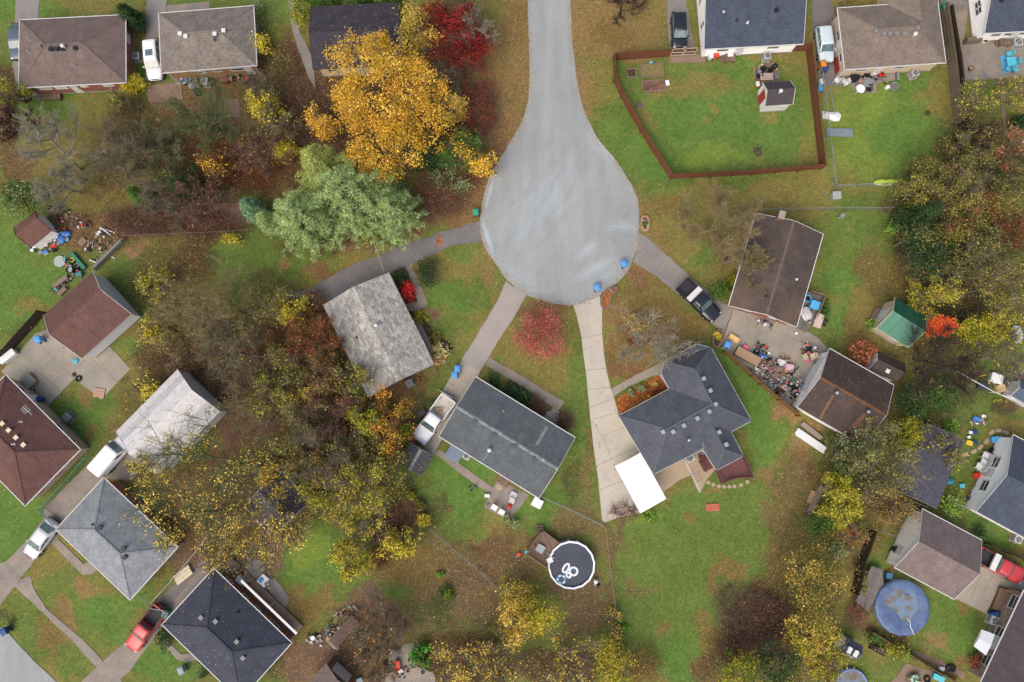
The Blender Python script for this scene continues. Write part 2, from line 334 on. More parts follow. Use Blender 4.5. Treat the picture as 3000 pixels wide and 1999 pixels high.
 ('d3',300,260,360,110,'M'),('d3',600,150,130,130,'M'),('d3',250,200,110,60,'L'),('d3',150,600,180,200,'S'),('d3',620,850,260,330,'S'),('d3',720,500,90,330,'M'),('d3',760,700,60,120,'G'),('d3',1100,420,200,220,'Y'),('d3',900,420,80,300,'S'),('d3',1450,560,560,560,'G'),('d3',1080,780,130,130,'M'),('d3',1250,150,80,80,'L'),('d3',1180,180,50,80,'Y'),('d3',1780,250,430,230,'G'),('d3',1600,180,200,130,'G'),('d3',1560,130,60,50,'H'),('d3',1080,1100,260,300,'G'),('d3',1480,1330,260,260,'L'),('d3',1400,1050,250,200,'G'),('d3',2000,620,180,120,'L'),('d3',1850,620,110,90,'H'),('d3',1780,750,60,100,'R'),('d3',2050,1130,330,420,'X'),('d3',2080,1000,260,250,'D'),('d3',1650,1150,130,130,'H'),('d3',1750,1350,110,230,'B'),('d3',400,1430,420,200,'D'),('d3',1250,1120,60,60,'H'),('d3',950,1450,260,130,'N'),('d3',2300,550,60,300,'O'),
 ('d4',90,250,130,500,'G'),('d4',230,450,130,500,'M'),('d4',170,900,180,150,'B'),('d4',450,900,330,700,'N'),('d4',60,1150,230,330,'X'),('d4',1080,470,130,110,'L'),('d4',1180,230,110,110,'O'),('d4',1050,250,70,200,'N'),('d4',1680,1080,300,330,'L'),('d4',1650,1000,160,200,'G'),('d4',1860,900,80,100,'H'),('d4',1100,1440,230,130,'G'),('d4',960,1050,150,160,'B'),('d4',1150,1150,300,60,'B'),('d4',1450,1290,200,50,'U'),('d4',1280,1270,200,70,'G'),('d4',1900,250,150,160,'K'),('d4',2130,330,150,90,'L'),('d4',1950,120,160,100,'L'),('d4',870,520,60,130,'D'),('d4',1300,620,200,50,'B'),('d4',1750,1450,100,100,'H')]
def make_ground():
    st=0.25
    gx=np.concatenate([[-700,-350,-180,-110],np.arange(-72,72.01,st),[110,180,350,700]])
    gy=np.concatenate([[-700,-350,-160,-80],np.arange(-40,60.01,st),[100,180,350,700]])
    X,Y=np.meshgrid(gx,gy);nx,ny=len(gx),len(gy);X=X.ravel();Y=Y.ravel()
    dy=Y*cT - (-CH)*-sT                                # back to the survey plan
    yc=Y*cT+(-CH)*sT;zc=-Y*sT+(-CH)*cT
    yc=Y*cT - CH*sT;zc=-Y*sT - CH*cT
    u=np.clip(1500+F*X/-zc,-400,3400);v=np.clip(999.5 - F*yc/-zc,-400,2400)
    u2=u+(fbm(X*.35,Y*.35,3) - .5)*130+(fbm(X*1.5,Y*1.5,9) - .5)*40
    v2=v+(fbm(X*.35,Y*.35,23) - .5)*130+(fbm(X*1.5,Y*1.5,29) - .5)*40
    base=np.array([lin(c)*.8 for c in GC['O'][0]]);col=np.tile(base,(len(X),1));lit=np.full(len(X),.24)
    gm=fbm(X*.12,Y*.12,40);col=col+(np.array([lin(c)*.8 for c in GC['G'][0]]) - col)*np.clip((gm - .4)*4,0,1)[:,None]
    for t,x,y,rx,ry,k in BL:
        cu,cv=TO[t][0]+x*KS,TO[t][1]+y*KS
        d=np.sqrt(((u2 - cu)/(rx*KS))**2+((v2 - cv)/(ry*KS))**2)
        a=np.clip((1.25 - d)/.6,0,1);a=a*a*(3 - 2*a)*.9
        c=np.array([lin(q)*.8 for q in GC[k][0]])
        col+=(c - col)*a[:,None];lit+=(GC[k][1] - lit)*a
    n1=fbm(X*.5,Y*.5,61) - .5;n2=fbm(X*2.2,Y*2.2,71) - .5
    col*=(1+n1*.35+n2*.3)[:,None]
    lit=np.clip(lit*(1+n1*1.2+n2*.9),0,1)
    Z=(fbm(X*.25,Y*.25,90) - .5)*0.03 - 0.03
    me=bpy.data.meshes.new('ground')
    vv=np.stack([X,Y,Z],1).astype(np.float32)
    me.vertices.add(len(vv));me.vertices.foreach_set('co',vv.ravel())
    ii=np.arange((nx - 1)*(ny - 1));r=ii//(nx - 1);c=ii % (nx - 1);a=r*nx+c
    q=np.stack([a,a+1,a+nx+1,a+nx],1).astype(np.int32)
    me.loops.add(q.size);me.loops.foreach_set('vertex_index',q.ravel())
    me.polygons.add(len(q));me.polygons.foreach_set('loop_start',np.arange(0,q.size,4,dtype=np.int32))
    ca=me.color_attributes.new('Col','FLOAT_COLOR','POINT')
    ca.data.foreach_set('color',np.concatenate([col,lit[:,None]],1).astype(np.float32).ravel())
    me.update();me.validate()
    o=bpy.data.objects.new('ground',me);COL.objects.link(o);o['kind']='structure'
    # material: turf of fine mottled blades, speckled with fallen leaves where the ground is littered
    m,n,l,b=nodes_of('turf',0.9,0.15)
    at=n.new('ShaderNodeAttribute');at.attribute_name='Col'
    tc=n.new('ShaderNodeTexCoord').outputs['Object']
    g1=noise(n,l,tc,2.2,6,0.75);g2=noise(n,l,tc,9.0,4,0.8)
    c0=mixrgb(n,l,'MULTIPLY',1.0,at.outputs[0],ramp(n,l,g1,0.25,0.75,(.62,.66,.6),(1.32,1.28,1.2)))
    c0=mixrgb(n,l,'MULTIPLY',1.0,c0,ramp(n,l,g2,0.3,0.7,(.42,.46,.42),(1.6,1.52,1.42)))
    for k,(sc,rad,amt) in enumerate(((8.5,.42,.75),(4.6,.34,.42),(13.0,.45,.55))):
        vo=n.new('ShaderNodeTexVoronoi');vo.inputs['Scale'].default_value=sc;l.new(tc,vo.inputs['Vector'])
        sp=n.new('ShaderNodeSeparateColor');l.new(vo.outputs['Color'],sp.inputs[0])
        th=n.new('ShaderNodeMath');th.operation='MULTIPLY';th.inputs[1].default_value=amt;l.new(at.outputs['Alpha'],th.inputs[0])
        lt=n.new('ShaderNodeMath');lt.operation='LESS_THAN';l.new(sp.outputs[0],lt.inputs[0]);l.new(th.outputs[0],lt.inputs[1])
        ds=n.new('ShaderNodeMath');ds.operation='LESS_THAN';ds.inputs[1].default_value=rad;l.new(vo.outputs['Distance'],ds.inputs[0])
        mu=n.new('ShaderNodeMath');mu.operation='MULTIPLY';l.new(lt.outputs[0],mu.inputs[0]);l.new(ds.outputs[0],mu.inputs[1])
        cr=n.new('ShaderNodeValToRGB');l.new(sp.outputs[1],cr.inputs[0]);e=cr.color_ramp.elements
        cs=[C(92,62,44),C(150,112,74),C(168,140,100),C(140,98,66),C(112,84,66),C(184,160,110)] if k<2 else [C(70,58,40),C(120,96,66),C(96,92,52),C(140,110,74),C(84,62,50),C(110,112,60)]
        e[0].position=0;e[0].color=(*cs[0],1);e[1].position=1;e[1].color=(*cs[5],1)
        for i in range(1,5): q_=e.new(i/5);q_.color=(*cs[i],1)
        c0=mixrgb(n,l,'MIX',mu.outputs[0],c0,cr.outputs[0])
    l.new(c0,b.inputs['Base Color'])
    bumpn(n,l,b,g2,0.6,0.08)
    me.materials.append(m)
make_ground()

# ---------------------------------------------------------------- pavements (sheets a few mm above one another)
def asphalt(name,rgb,pale,dark,sc=0.35,streak=None,litter=0.0):
    m,n,l,b=nodes_of(name,0.72,0.3)
    tc=n.new('ShaderNodeTexCoord').outputs['Object']
    f1=ramp(n,l,noise(n,l,tc,sc,6,0.65),0.3,0.7,dark,pale)
    c=mixrgb(n,l,'MULTIPLY',1.0,rgb,f1)
    if streak:
        mp=n.new('ShaderNodeMapping');mp.inputs['Scale'].default_value=streak;l.new(tc,mp.inputs[0])
        c=mixrgb(n,l,'MULTIPLY',1.0,c,ramp(n,l,noise(n,l,mp.outputs[0],1.0,5,0.6),0.3,0.7,(.9,)*3,(1.08,)*3))
    c=mixrgb(n,l,'MULTIPLY',1.0,c,ramp(n,l,noise(n,l,tc,14,3,0.8),0.3,0.7,(.8,)*3,(1.16,)*3))
    c=mixrgb(n,l,'MULTIPLY',1.0,c,ramp(n,l,noise(n,l,tc,1.1,6,.7),0.25,0.42,(.88,)*3,(1,)*3))
    vo=n.new('ShaderNodeTexVoronoi');vo.feature='DISTANCE_TO_EDGE';vo.inputs['Scale'].default_value=0.33;l.new(tc,vo.inputs['Vector'])
    # wobbling hairline cracks
    nz=n.new('ShaderNodeTexNoise');nz.inputs['Scale'].default_value=1.2;l.new(tc,nz.inputs['Vector'])
    va=n.new('ShaderNodeMix');va.data_type='VECTOR';va.inputs[0].default_value=0.35;l.new(tc,va.inputs[4]);l.new(nz.outputs[1],va.inputs[5]);l.new(va.outputs[1],vo.inputs['Vector'])
    cm=ramp(n,l,noise(n,l,tc,0.12,2,0.5),0.56,0.6)
    ck=ramp(n,l,vo.outputs[0],0.002,0.007,(.82,.82,.82),(1,1,1))
    c=mixrgb(n,l,'MULTIPLY',cm,c,ck)
    if litter:
        vl=n.new('ShaderNodeTexVoronoi');vl.inputs['Scale'].default_value=5.5;l.new(tc,vl.inputs['Vector'])
        sp=n.new('ShaderNodeSeparateColor');l.new(vl.outputs['Color'],sp.inputs[0])
        pa=ramp(n,l,noise(n,l,tc,0.25,3,0.6),0.42,0.7,(0,0,0),(litter,)*3)
        lt=n.new('ShaderNodeMath');lt.operation='LESS_THAN';l.new(sp.outputs[0],lt.inputs[0]);l.new(pa,lt.inputs[1])
        ds=n.new('ShaderNodeMath');ds.operation='LESS_THAN';ds.inputs[1].default_value=0.4;l.new(vl.outputs['Distance'],ds.inputs[0])
        mu=n.new('ShaderNodeMath');mu.operation='MULTIPLY';l.new(lt.outputs[0],mu.inputs[0]);l.new(ds.outputs[0],mu.inputs[1])
        c=mixrgb(n,l,'MIX',mu.outputs[0],c,C(150,100,62))
    l.new(c,b.inputs['Base Color']);bumpn(n,l,b,noise(n,l,tc,40,2),0.15)
    MATS[name]=m;return m
def smear(m,spots,rgb):
    """pale worn and wet-dried patches with their own places on the road"""
    n,l=m.node_tree.nodes,m.node_tree.links;b=n['Principled BSDF'];c=b.inputs['Base Color'].links[0].from_socket
    tc=n.new('ShaderNodeTexCoord').outputs['Object']
    for t,x,y,rx,ry,a,amt in spots:
        p=W(t,x,y);mp=n.new('ShaderNodeMapping');mp.vector_type='TEXTURE';mp.inputs[1].default_value=(p.x,p.y,0);mp.inputs[2].default_value=(0,0,R(a));mp.inputs[3].default_value=(rx*MPT,ry*MPT,1);l.new(tc,mp.inputs[0])
        g=n.new('ShaderNodeTexGradient');g.gradient_type='SPHERICAL';l.new(mp.outputs[0],g.inputs[0])
        m2=n.new('ShaderNodeMapping');m2.inputs[3].default_value=(1.3,3.2,1);l.new(mp.outputs[0],m2.inputs[0])
        mu=n.new('ShaderNodeMath');mu.operation='MULTIPLY';l.new(g.outputs[1],mu.inputs[0]);l.new(ramp(n,l,noise(n,l,m2.outputs[0],1.6,6,.7),.36,.62),mu.inputs[1])
        c=mixrgb(n,l,'MIX',ramp(n,l,mu.outputs[0],.03,.5,(0,0,0),(amt,)*3),c,rgb)
    l.new(c,b.inputs['Base Color'])
ROADM=asphalt('road_asphalt',C(150,154,153),(1.09,1.09,1.08),(.9,.91,.91),.18,(.9,.12,1))
smear(ROADM,(('b3',640,690,170,60,46,.45),('b3',700,850,260,75,32,.5),('b3',790,920,150,45,25,.35),('b3',940,480,190,80,5,.4),('b2',1985,560,240,32,-70,.9),('b2',2010,190,240,24,76,.8),('b3',250,330,700,420,60,.3),('a3',320,500,900,60,88,.2),('a3',780,1250,260,110,-50,.35),('b3',60,900,400,120,-30,.25)),C(178,190,200))
DARKM=asphalt('dark_asphalt',C(112,110,110),(1.3,1.25,1.18),(.78,.8,.84),.4,None,.35)
MIDM=asphalt('worn_asphalt',C(134,131,127),(1.18,1.16,1.1),(.82,.82,.84),.4,None,.25)
CONC=asphalt('pale_concrete',C(188,181,168),(1.1,1.09,1.07),(.86,.86,.86),.3,None,.06)
CONC2=asphalt('grey_concrete',C(154,148,136),(1.15,1.12,1.06),(.76,.77,.8),.35,None,.2)
CONC3=asphalt('weathered_concrete',C(142,135,126),(1.2,1.15,1.1),(.72,.72,.74),.5,None,.35)
BROWNS=asphalt('brown_slab',C(138,118,104),(1.15,1.1,1.05),(.75,.75,.75),.6,None,.4)
JOINT=mat('joint_dirt',C(112,103,90),.9)
MULCH=None
def mulchm(name,cols,sc=7.0):
    m,n,l,b=nodes_of(name,.95,.1);tc=n.new('ShaderNodeTexCoord').outputs['Object']
    vo=n.new('ShaderNodeTexVoronoi');vo.inputs['Scale'].default_value=sc;l.new(tc,vo.inputs['Vector'])
    sp=n.new('ShaderNodeSeparateColor');l.new(vo.outputs['Color'],sp.inputs[0])
    cr=n.new('ShaderNodeValToRGB');l.new(sp.outputs[0],cr.inputs[0]);e=cr.color_ramp.elements
    e[0].color=(*cols[0],1);e[1].color=(*cols[-1],1)
    for i in range(1,len(cols) - 1): q=e.new(i/(len(cols) - 1));q.color=(*cols[i],1)
    c=mixrgb(n,l,'MULTIPLY',1.0,cr.outputs[0],ramp(n,l,noise(n,l,tc,1.2,4),.3,.7,(.7,)*3,(1.25,)*3))
    l.new(c,b.inputs['Base Color']);bumpn(n,l,b,vo.outputs['Distance'],.8,.05);MATS[name]=m;return m
MULCH=mulchm('orange_mulch',[C(120,72,42),C(176,104,52),C(150,84,44),C(196,132,72),C(96,60,40)])
BEDM=mulchm('dark_bed',[C(60,48,40),C(84,66,52),C(104,84,60),C(70,72,44),C(52,42,36)])
ORED=mulchm('leaf_drift',[C(176,104,62),C(150,84,52),C(196,128,84),C(126,72,50),C(168,96,60)],6)
def sheet(name,pts,z,m,joints=(),wob=0.0,thick=0.0):
    """pts: (tile,x,y) outline"""
    P=[W(t,x,y) for t,x,y in pts];rg=random.Random(len(pts)*7+int(z*1000));Q=[]
    for a,b in zip(P,P[1:]+P[:1]):
        L=(b - a).length;k=max(1,int(L/0.7)) if wob else 1;nn=Vector((-(b - a).y,(b - a).x,0)).normalized()
        for i in range(k):
            q=a.lerp(b,i/k);Q.append(q+nn*(rg.uniform(-wob,wob) if wob else 0))
    mb=MB()
    if thick: mb.prism([(q.x,q.y) for q in Q],-0.05,z+thick)
    else: mb.prism([(q.x,q.y) for q in Q],-0.06,z)
    for (t1,x1,y1),(t2,x2,y2) in joints:
        a,b=W(t1,x1,y1,z+thick+.004),W(t2,x2,y2,z+thick+.004);n_=Vector((-(b - a).y,(b - a).x,0)).normalized()*.017
        mb.face([a - n_,b - n_,b+n_,a+n_],1)
    o=mb.build(name,[m,JOINT],fixn=True);o['kind']='structure';return o
def smooth_poly(pts,it=2):
    for _ in range(it):
        q=[]
        for (t,x,y),(t2,x2,y2) in zip(pts,pts[1:]+pts[:1]):
            a=(TO[t][0]+x*KS,TO[t][1]+y*KS);b=(TO[t2][0]+x2*KS,TO[t2][1]+y2*KS)
            for f in (.25,.75): q.append(('a1',(a[0]+(b[0] - a[0])*f)/KS,(a[1]+(b[1] - a[1])*f)/KS))
        pts=q
    return pts
def T(t,*xy): return [(t,xy[i],xy[i+1]) for i in range(0,len(xy),2)]
Z0=0.012
road=T('a3',480,-2200,497,-500,510,200,525,400,545,600,570,770,610,920,660,1050,740,1200,850,1330,930,1430,1010,1560)+T('b3',1060,180,1090,280,1100,400,1092,520,1075,660,1035,790,960,920,850,1010,700,1105,600,1146,520,1160,370,1148,240,1110,100,1060)+T('b2',2155,945,2110,870,2060,800,1985,700,1945,610,1930,520,1925,400,1945,300,1975,160,2005,50)+T('a2',2090,1380,2200,1200,2290,1050,2340,880)+T('a3',130,920,150,750,150,500,140,200,118,-500,100,-2200)
ROAD_EDGE=[W(*p) for p in smooth_poly(road,1)]
sheet('road',smooth_poly(road,1),Z0+.008,ROADM,wob=.05)
sheet('driveway',T('b2',1928,430,1600,530,1240,650,1050,740,900,780,700,880,450,1020,270,1070,560,1190,640,1110,900,1010,1140,890,1290,825,1500,730,1700,640,1948,605),Z0,DARKM,[(('b2',1790,470),('b2',1810,590)),(('b2',580,960),('b2',640,1110))],wob=.08)
sheet('leaf_drift',smooth_poly(T('b2',1560,560,1590,555,1600,620,1560,680,1550,620),2),Z0+.006,ORED,wob=.1)
sheet('path',T('b2',1290,825,1335,805,1400,960,1480,1140,1420,1200,1310,1215,1290,1140,1390,1140),Z0 - .002,CONC3)
sheet('driveway',T('b2',2150,950,2330,1070,2290,1140,2200,1290,2080,1470)+T('c2',2000,140,1930,255,1760,165,1880,-15)+T('b2',1990,1270,2100,1080),Z0 - .003,asphalt('pale_asphalt',C(158,152,145),(1.1,1.09,1.06),(.9,.9,.9),.4),wob=.05)
sheet('driveway',T('c2',1930,250,1900,330,1700,640,1590,860,1540,945,1520,985,1370,840,1500,580,1610,420,1660,330,1768,170),Z0 - .007,asphalt('cracked_concrete',C(176,166,154),(1.1,1.08,1.06),(.82,.81,.8),.5),[(('c2',1640,345),('c2',1790,430)),(('c2',1600,425),('c2',1735,480))])
sheet('path',T('c2',1975,205,2005,140,2349,335)+T('c3',120,320,340,462,452,520,400,595,345,560,0,335),Z0,CONC3,[(('c3',345,560),('c3',400,490))])
sheet('path',T('c2',1530,960,1580,930,1800,1090,2070,1280,2040,1340,1760,1140),Z0 - .002,CONC3,[(('c2',1700,1040),('c2',1670,1080)),(('c2',1800,1090),('c2',1770,1135)),(('c2',1930,1180),('c2',1900,1225))])
sheet('patio',T('c2',1960,1430,2020,1300,2080,1190,2349,1320)+T('c3',110,1370,60,1450,0,1490)+T('c2',2250,1540,2130,1520),Z0+.003,CONC3,[(('c2',2010,1330),('c2',2300,1500)),(('c2',2150,1230),('c2',2060,1400)),(('c2',2260,1290),('c2',2180,1450))])
cj=[(('b3',600,1440),('b3',775,1408)),(('c3',640,248),('c3',808,235)),(('c3',650,415),('c3',845,400)),(('c3',670,570),('c3',875,492)),(('c3',690,672),('c3',915,610)),(('c3',690,680),('c3',780,830)),(('c3',780,830),('c3',860,1020)),(('c3',780,815),('c3',960,740)),(('c3',720,1075),('c3',1060,920)),(('c3',750,1280),('c3',950,1200))]
sheet('driveway',T('b3',528,1160,640,1128,755,1078,775,1180,775,1400,790,1567)+T('c3',812,250,850,410,875,480,925,650,1000,760,1110,960,1180,1190,1100,1480,900,1520,800,1562,775,1540,740,1180,700,900,670,620,640,300,612,100)+T('b3',600,1440,560,1260),Z0 - .002,CONC,cj)
sheet('path',T('c3',850,412,1050,300,1200,225,1300,180,1290,285,1200,300,1000,390,872,478),Z0+.002,CONC2,[(('c3',945,365),('c3',975,430)),(('c3',1105,275),('c3',1130,330))])
sheet('patio',T('c3',1150,1140,1460,1000,1640,920,1760,1090,1680,1180,1625,1290,1600,1295,1545,1150,1440,1195,1310,1290,1105,1400),Z0+.004,asphalt('tan_concrete',C(170,152,128),(1.08,1.06,1.04),(.88,.87,.86),.4),[(('c3',1545,1150),('c3',1640,1105)),(('c3',1590,1210),('c3',1670,1165)),(('c3',1600,1115),('c3',1650,1230))])
sheet('flower_bed',T('c3',885,490,1090,385,1270,285,1345,415,1130,535,925,640),Z0+.006,MULCH,wob=.04)
sheet('flower_bed',T('b2',1150,880,1280,830,1340,960,1390,1120,1300,1150,1240,1030),Z0+.004,BEDM,wob=.04)
sheet('flower_bed',T('b2',1310,1210,1420,1200,1480,1310,1560,1420,1660,1480,1690,1540)+T('c2',1700,60,1560,130,1500,60,1440,-100),Z0+.004,BEDM,wob=.08)
sheet('driveway',T('b3',1092,530,1160,570,1300,700,1550,930,1800,1130,1905,1190,1820,1400,1700,1300,1480,1110,1250,915,1040,790,1078,660),Z0 - .002,MIDM,[(('b3',1225,890),('b3',1320,770)),(('b3',1255,905),('b3',1350,785))],wob=.05)
sheet('driveway',T('b3',1905,1190,1960,1150)+T('b4',250,1250,560,1425)+T('c4',662,62,640,300,385,575,200,470,0,310)+T('c3',1800,55)+T('b3',1835,1390),Z0+.003,CONC2,[(('b3',2140,1345),('b3',2050,1520)),(('b3',2158,1350),('b3',2068,1525)),(('b3',2220,1370),('b4',480,1490)),(('b3',1905,1195),('b3',1835,1390))])
sheet('driveway',T('a3',1325,-400,1480,-400,1495,0,1570,430,1360,432,1335,200),Z0,MIDM,wob=.05)
sheet('path',T('a3',1355,490,1660,470,1660,535,1365,545),Z0 - .003,BROWNS,wob=.06)
sheet('driveway',T('a4',500,-400,690,-400,695,30,760,200,800,640,840,735,600,742,570,590,530,250),Z0,DARKM,wob=.05)
sheet('patio',T('a4',780,640,1240,612,1240,690,1080,720,1078,800,900,800,860,735),Z0+.003,CONC3,wob=.03)
sheet('patio',T('a4',1625,40,1700,-200,1900,-200,1830,380,2349,290,2500,290,2500,660,2330,665,1740,695,1690,450),Z0,CONC3,[(('a4',1815,390),('a4',1852,688)),(('a4',1985,400),('a4',2010,680)),(('a4',1690,450),('a4',1830,405))])
sheet('path',T('a4',2130,680,2160,675,2215,1170,2180,1170),Z0 - .002,BROWNS,wob=.04)
sheet('patio',T('a4',20,570,200,540,245,690,230,720,40,730),Z0,BROWNS,wob=.05)
sheet('driveway',T('a1',140,-300,345,-300,330,160,320,300,250,900,150,780,110,560,130,160),Z0,MIDM,wob=.05)
sheet('driveway',T('a1',1285,-300,1440,-300,1432,110,1400,640,1420,700,1255,700,1250,260),Z0,MIDM,[(('a1',1255,292),('a1',1380,288))],wob=.05)
sheet('path',T('a1',1432,48,1800,14,1798,75,1440,112),Z0 - .004,CONC3,[(('a1',1610,30),('a1',1614,95))])
sheet('patio',T('a1',1250,740,1560,705,1575,860,1510,862,1470,830,1440,880,1280,880),Z0,BROWNS,wob=.06)
sheet('patio',T('a1',1930,862,2060,852,2066,1010,1935,1005),Z0,BROWNS,wob=.08)
sheet('patio',T('b1',1895,280,2075,275,2105,460,1898,465),Z0,BROWNS,wob=.08)
sheet('patio',T('a1',270,770,365,765,360,860,285,860),Z0,CONC3)
sheet('driveway',T('a2',262,-100,312,-100,330,150,380,290,445,400,500,560,510,770,440,650,360,420,310,240),Z0,MIDM,wob=.07)
sheet('patio',T('c1',8,265,140,120,300,-60,480,-130,760,130,930,30,1122,238,872,500,640,322,410,560,250,420,160,345),Z0,CONC2,[(('c1',310,0),('c1',640,325)),(('c1',580,20),('c1',300,315)),(('c1',760,130),('c1',620,280)),(('c1',880,200),('c1',1005,345)),(('c1',800,160),('c1',1000,350)),(('c1',345,275),('c1',520,430)),(('c1',820,140),('c1',930,50)),(('c1',880,205),('c1',965,130))])
sheet('driveway',T('c1',1030,790,1200,950,1330,1105,1100,1200,900,1180,700,1380,540,1560)+T('d1',560,160,490,330,310,510,185,665,0,910,-200,1050,-200,650,0,545,55,530,220,365,375,160)+T('c1',380,1440,800,1010),Z0,CONC3,[(('d1',0,520),('d1',190,680)),(('d1',50,530),('d1',130,620))],wob=.04)
sheet('sidewalk',T('d1',122,742,190,680,262,655,290,760,400,935,560,1070,720,1210,885,1385,832,1440,620,1210,370,970),Z0+.004,CONC3,[(('d1',370,970),('d1',410,930)),(('d1',185,685),('d1',210,700)),(('d1',610,1200),('d1',655,1150))],wob=.04)
sheet('road',T('d1',-600,980,-40,1060,80,1150,150,1230,280,1370,390,1480,520,1600,760,1850,-600,1850),Z0+.006,ROADM,wob=.05)
sheet('driveway',T('d1',690,1570,882,1388,1060,1240,1330,945,1480,895,1640,700,1760,560,1830,620,1480,1010,1395,1090,1110,1480,1040,1535,1065,1620,1000,1750,640,1750),Z0,CONC3,[(('d1',880,1385),('d1',1040,1530)),(('d1',885,1390),('d1',820,1450))],wob=.04)
sheet('driveway',T('d1',1340,880,1480,740,1680,600,1740,520,1900,560,1640,720,1480,900),Z0 - .004,DARKM,wob=.1)
sheet('path',T('d1',440,370,500,335,720,555,790,500,860,570,790,640,710,645),Z0+.003,CONC3)
sheet('path',T('d1',1370,1200,1400,1180,1560,1330,1640,1320,1700,1370,1600,1400,1520,1370),Z0+.003,CONC3)
sheet('patio',smooth_poly(T('d1',2090,540,2180,540)+T('d2',60,620,190,690,300,860,240,935,130,780,20,740)+T('d1',2150,640),1),Z0,MIDM,wob=.1)
sheet('patio',T('d2',-80,500,40,530,80,600,0,620),Z0 - .005,MIDM,wob=.1)
sheet('patio',T('d2',1150,1300,1260,1245,1360,1235,1385,1430,1540,1500,1540,1650,1080,1650,1130,1480),Z0,CONC3,wob=.06)
sheet('driveway',T('d4',1925,560,2080,600,2349,690,2500,700,2500,800,2230,760,2140,745,2080,860,2025,980,1760,850),Z0,CONC2,[(('d4',1990,610),('d4',1890,850)),(('d4',2080,640),('d4',2010,800))])
sheet('patio',T('d4',1180,1600,1330,1410,1560,1470,1545,1600),Z0,BROWNS,wob=.06)
sheet('sidewalk',T('d4',1380,1290,1500,1330,1700,1420,1850,1500,1820,1540,1650,1450,1470,1360),Z0 - .004,BROWNS,wob=.1)


# ================================================================ BUILDINGS
WHITE=mat('white_paint',C(216,216,214),.5,.06,2,spec=.4)
CREAM=mat('cream_paint',C(214,200,172),.6,.1,2)
GREYT=mat('grey_trim',C(130,130,128),.6,.1,2)
DARKT=mat('dark_trim',C(56,48,44),.6,.1,2)
METAL=mat('galvanised_metal',C(170,176,180),.4,.12,4,metal=.6)
DKMET=mat('dark_metal',C(48,50,54),.5,.15,4,metal=.3)
GLASS=glassm('window_glass')
CURT=glassm('curtained_glass',C(205,208,206),.2)
REDB=brickm('red_brick',C(158,92,70),C(134,76,60),C(150,130,118))
TANB=brickm('tan_brick',C(172,130,92),C(150,110,78),C(160,140,116))
PALEB=brickm('pale_brick',C(190,164,132),C(168,140,112),C(176,164,148))
STONEB=brickm('stone_veneer',C(168,146,128),C(120,100,92),C(170,160,150),.12,.4)
SIDW=siding('white_siding',C(248,248,247,.93),.16,1,.18,var=.04)
SIDG=siding('grey_white_siding',C(224,226,224),.16,1,.2,var=.06)
SIDT=siding('tan_siding',C(206,188,160),.16,1,.2,var=.06)
SIDC=siding('cream_siding',C(246,243,234,.95),.3,0,.2,var=.06)
def SH(n,c,d=0.14,**k):
    a=tuple(v*(1+d) for v in c);b=tuple(v*(1 - d) for v in c);return shingle(n,a,b,tuple(v*.7 for v in c),**k)
def roofloc(hs,t,x,y,lift=0.0):
    """where a point seen on the roof lies, in the house's own frame"""
    z=hs['ze']
    for _ in range(6):
        p=hs['inv'] @ W(t,x,y,z);z=hs['zf'](p.x,p.y)
    return Vector((p.x,p.y,z+lift))
def frame(t,A,B,D,z):
    a,b,d=(W(*(p if isinstance(p[0],str) else (t,*p)),z) for p in (A,B,D))
    u=(b - a);L=u.length;u.normalize();n=Vector((-u.y,u.x,0));wd=(d - a).dot(n)
    return (a+b)/2+n*wd/2,L,abs(wd),math.atan2(u.y,u.x)
def window(par,x,y,z,a,wd=.9,h=1.1,fm=None,pm=None,name='window'):
    """window on a wall whose outward normal points along angle a (house frame)"""
    f=MB();ca,sa=math.cos(a),math.sin(a);tx,ty=-sa,ca
    for dx,dz,sx,sz in ((0,h/2,wd+.12,.08),(0,-h/2,wd+.12,.08),(-wd/2,0,.08,h),(wd/2,0,.08,h),(0,0,wd,.05)):
        f.box((x+ca*.03+tx*dx,y+sa*.03+ty*dx,z+dz),(.07,sx,sz),a)
    o=f.build(name,fm or WHITE,par)
    MB().box((x+ca*.012,y+sa*.012,z),(.03,wd - .08,h - .08),a).build('pane',pm or GLASS,o);return o
def door(par,x,y,z0,a,wd=.95,h=2.05,m=None,garage=False):
    f=MB();ca,sa=math.cos(a),math.sin(a);tx,ty=-sa,ca
    f.box((x+ca*.02,y+sa*.02,z0+h/2),(.06,wd,h),a)
    if garage:
        for k in range(4):
            for j in (-.25,.25): f.box((x+ca*.055+tx*j*wd,y+sa*.055+ty*j*wd,z0+h*(.14+.24*k)),(.02,wd*.44,h*.17),a)
    else:
        for k in (.3,.7): f.box((x+ca*.055,y+sa*.055,z0+h*k),(.02,wd*.65,h*.3),a)
    o=f.build('garage_door' if garage else 'door',m or WHITE,par)
    hm=MB();hm.box((x+ca*.1+tx*wd*.4,y+sa*.1+ty*wd*.4,z0+(.5 if garage else 1.0)),(.06,.1,.05),a);hm.build('handle',DKMET,o)
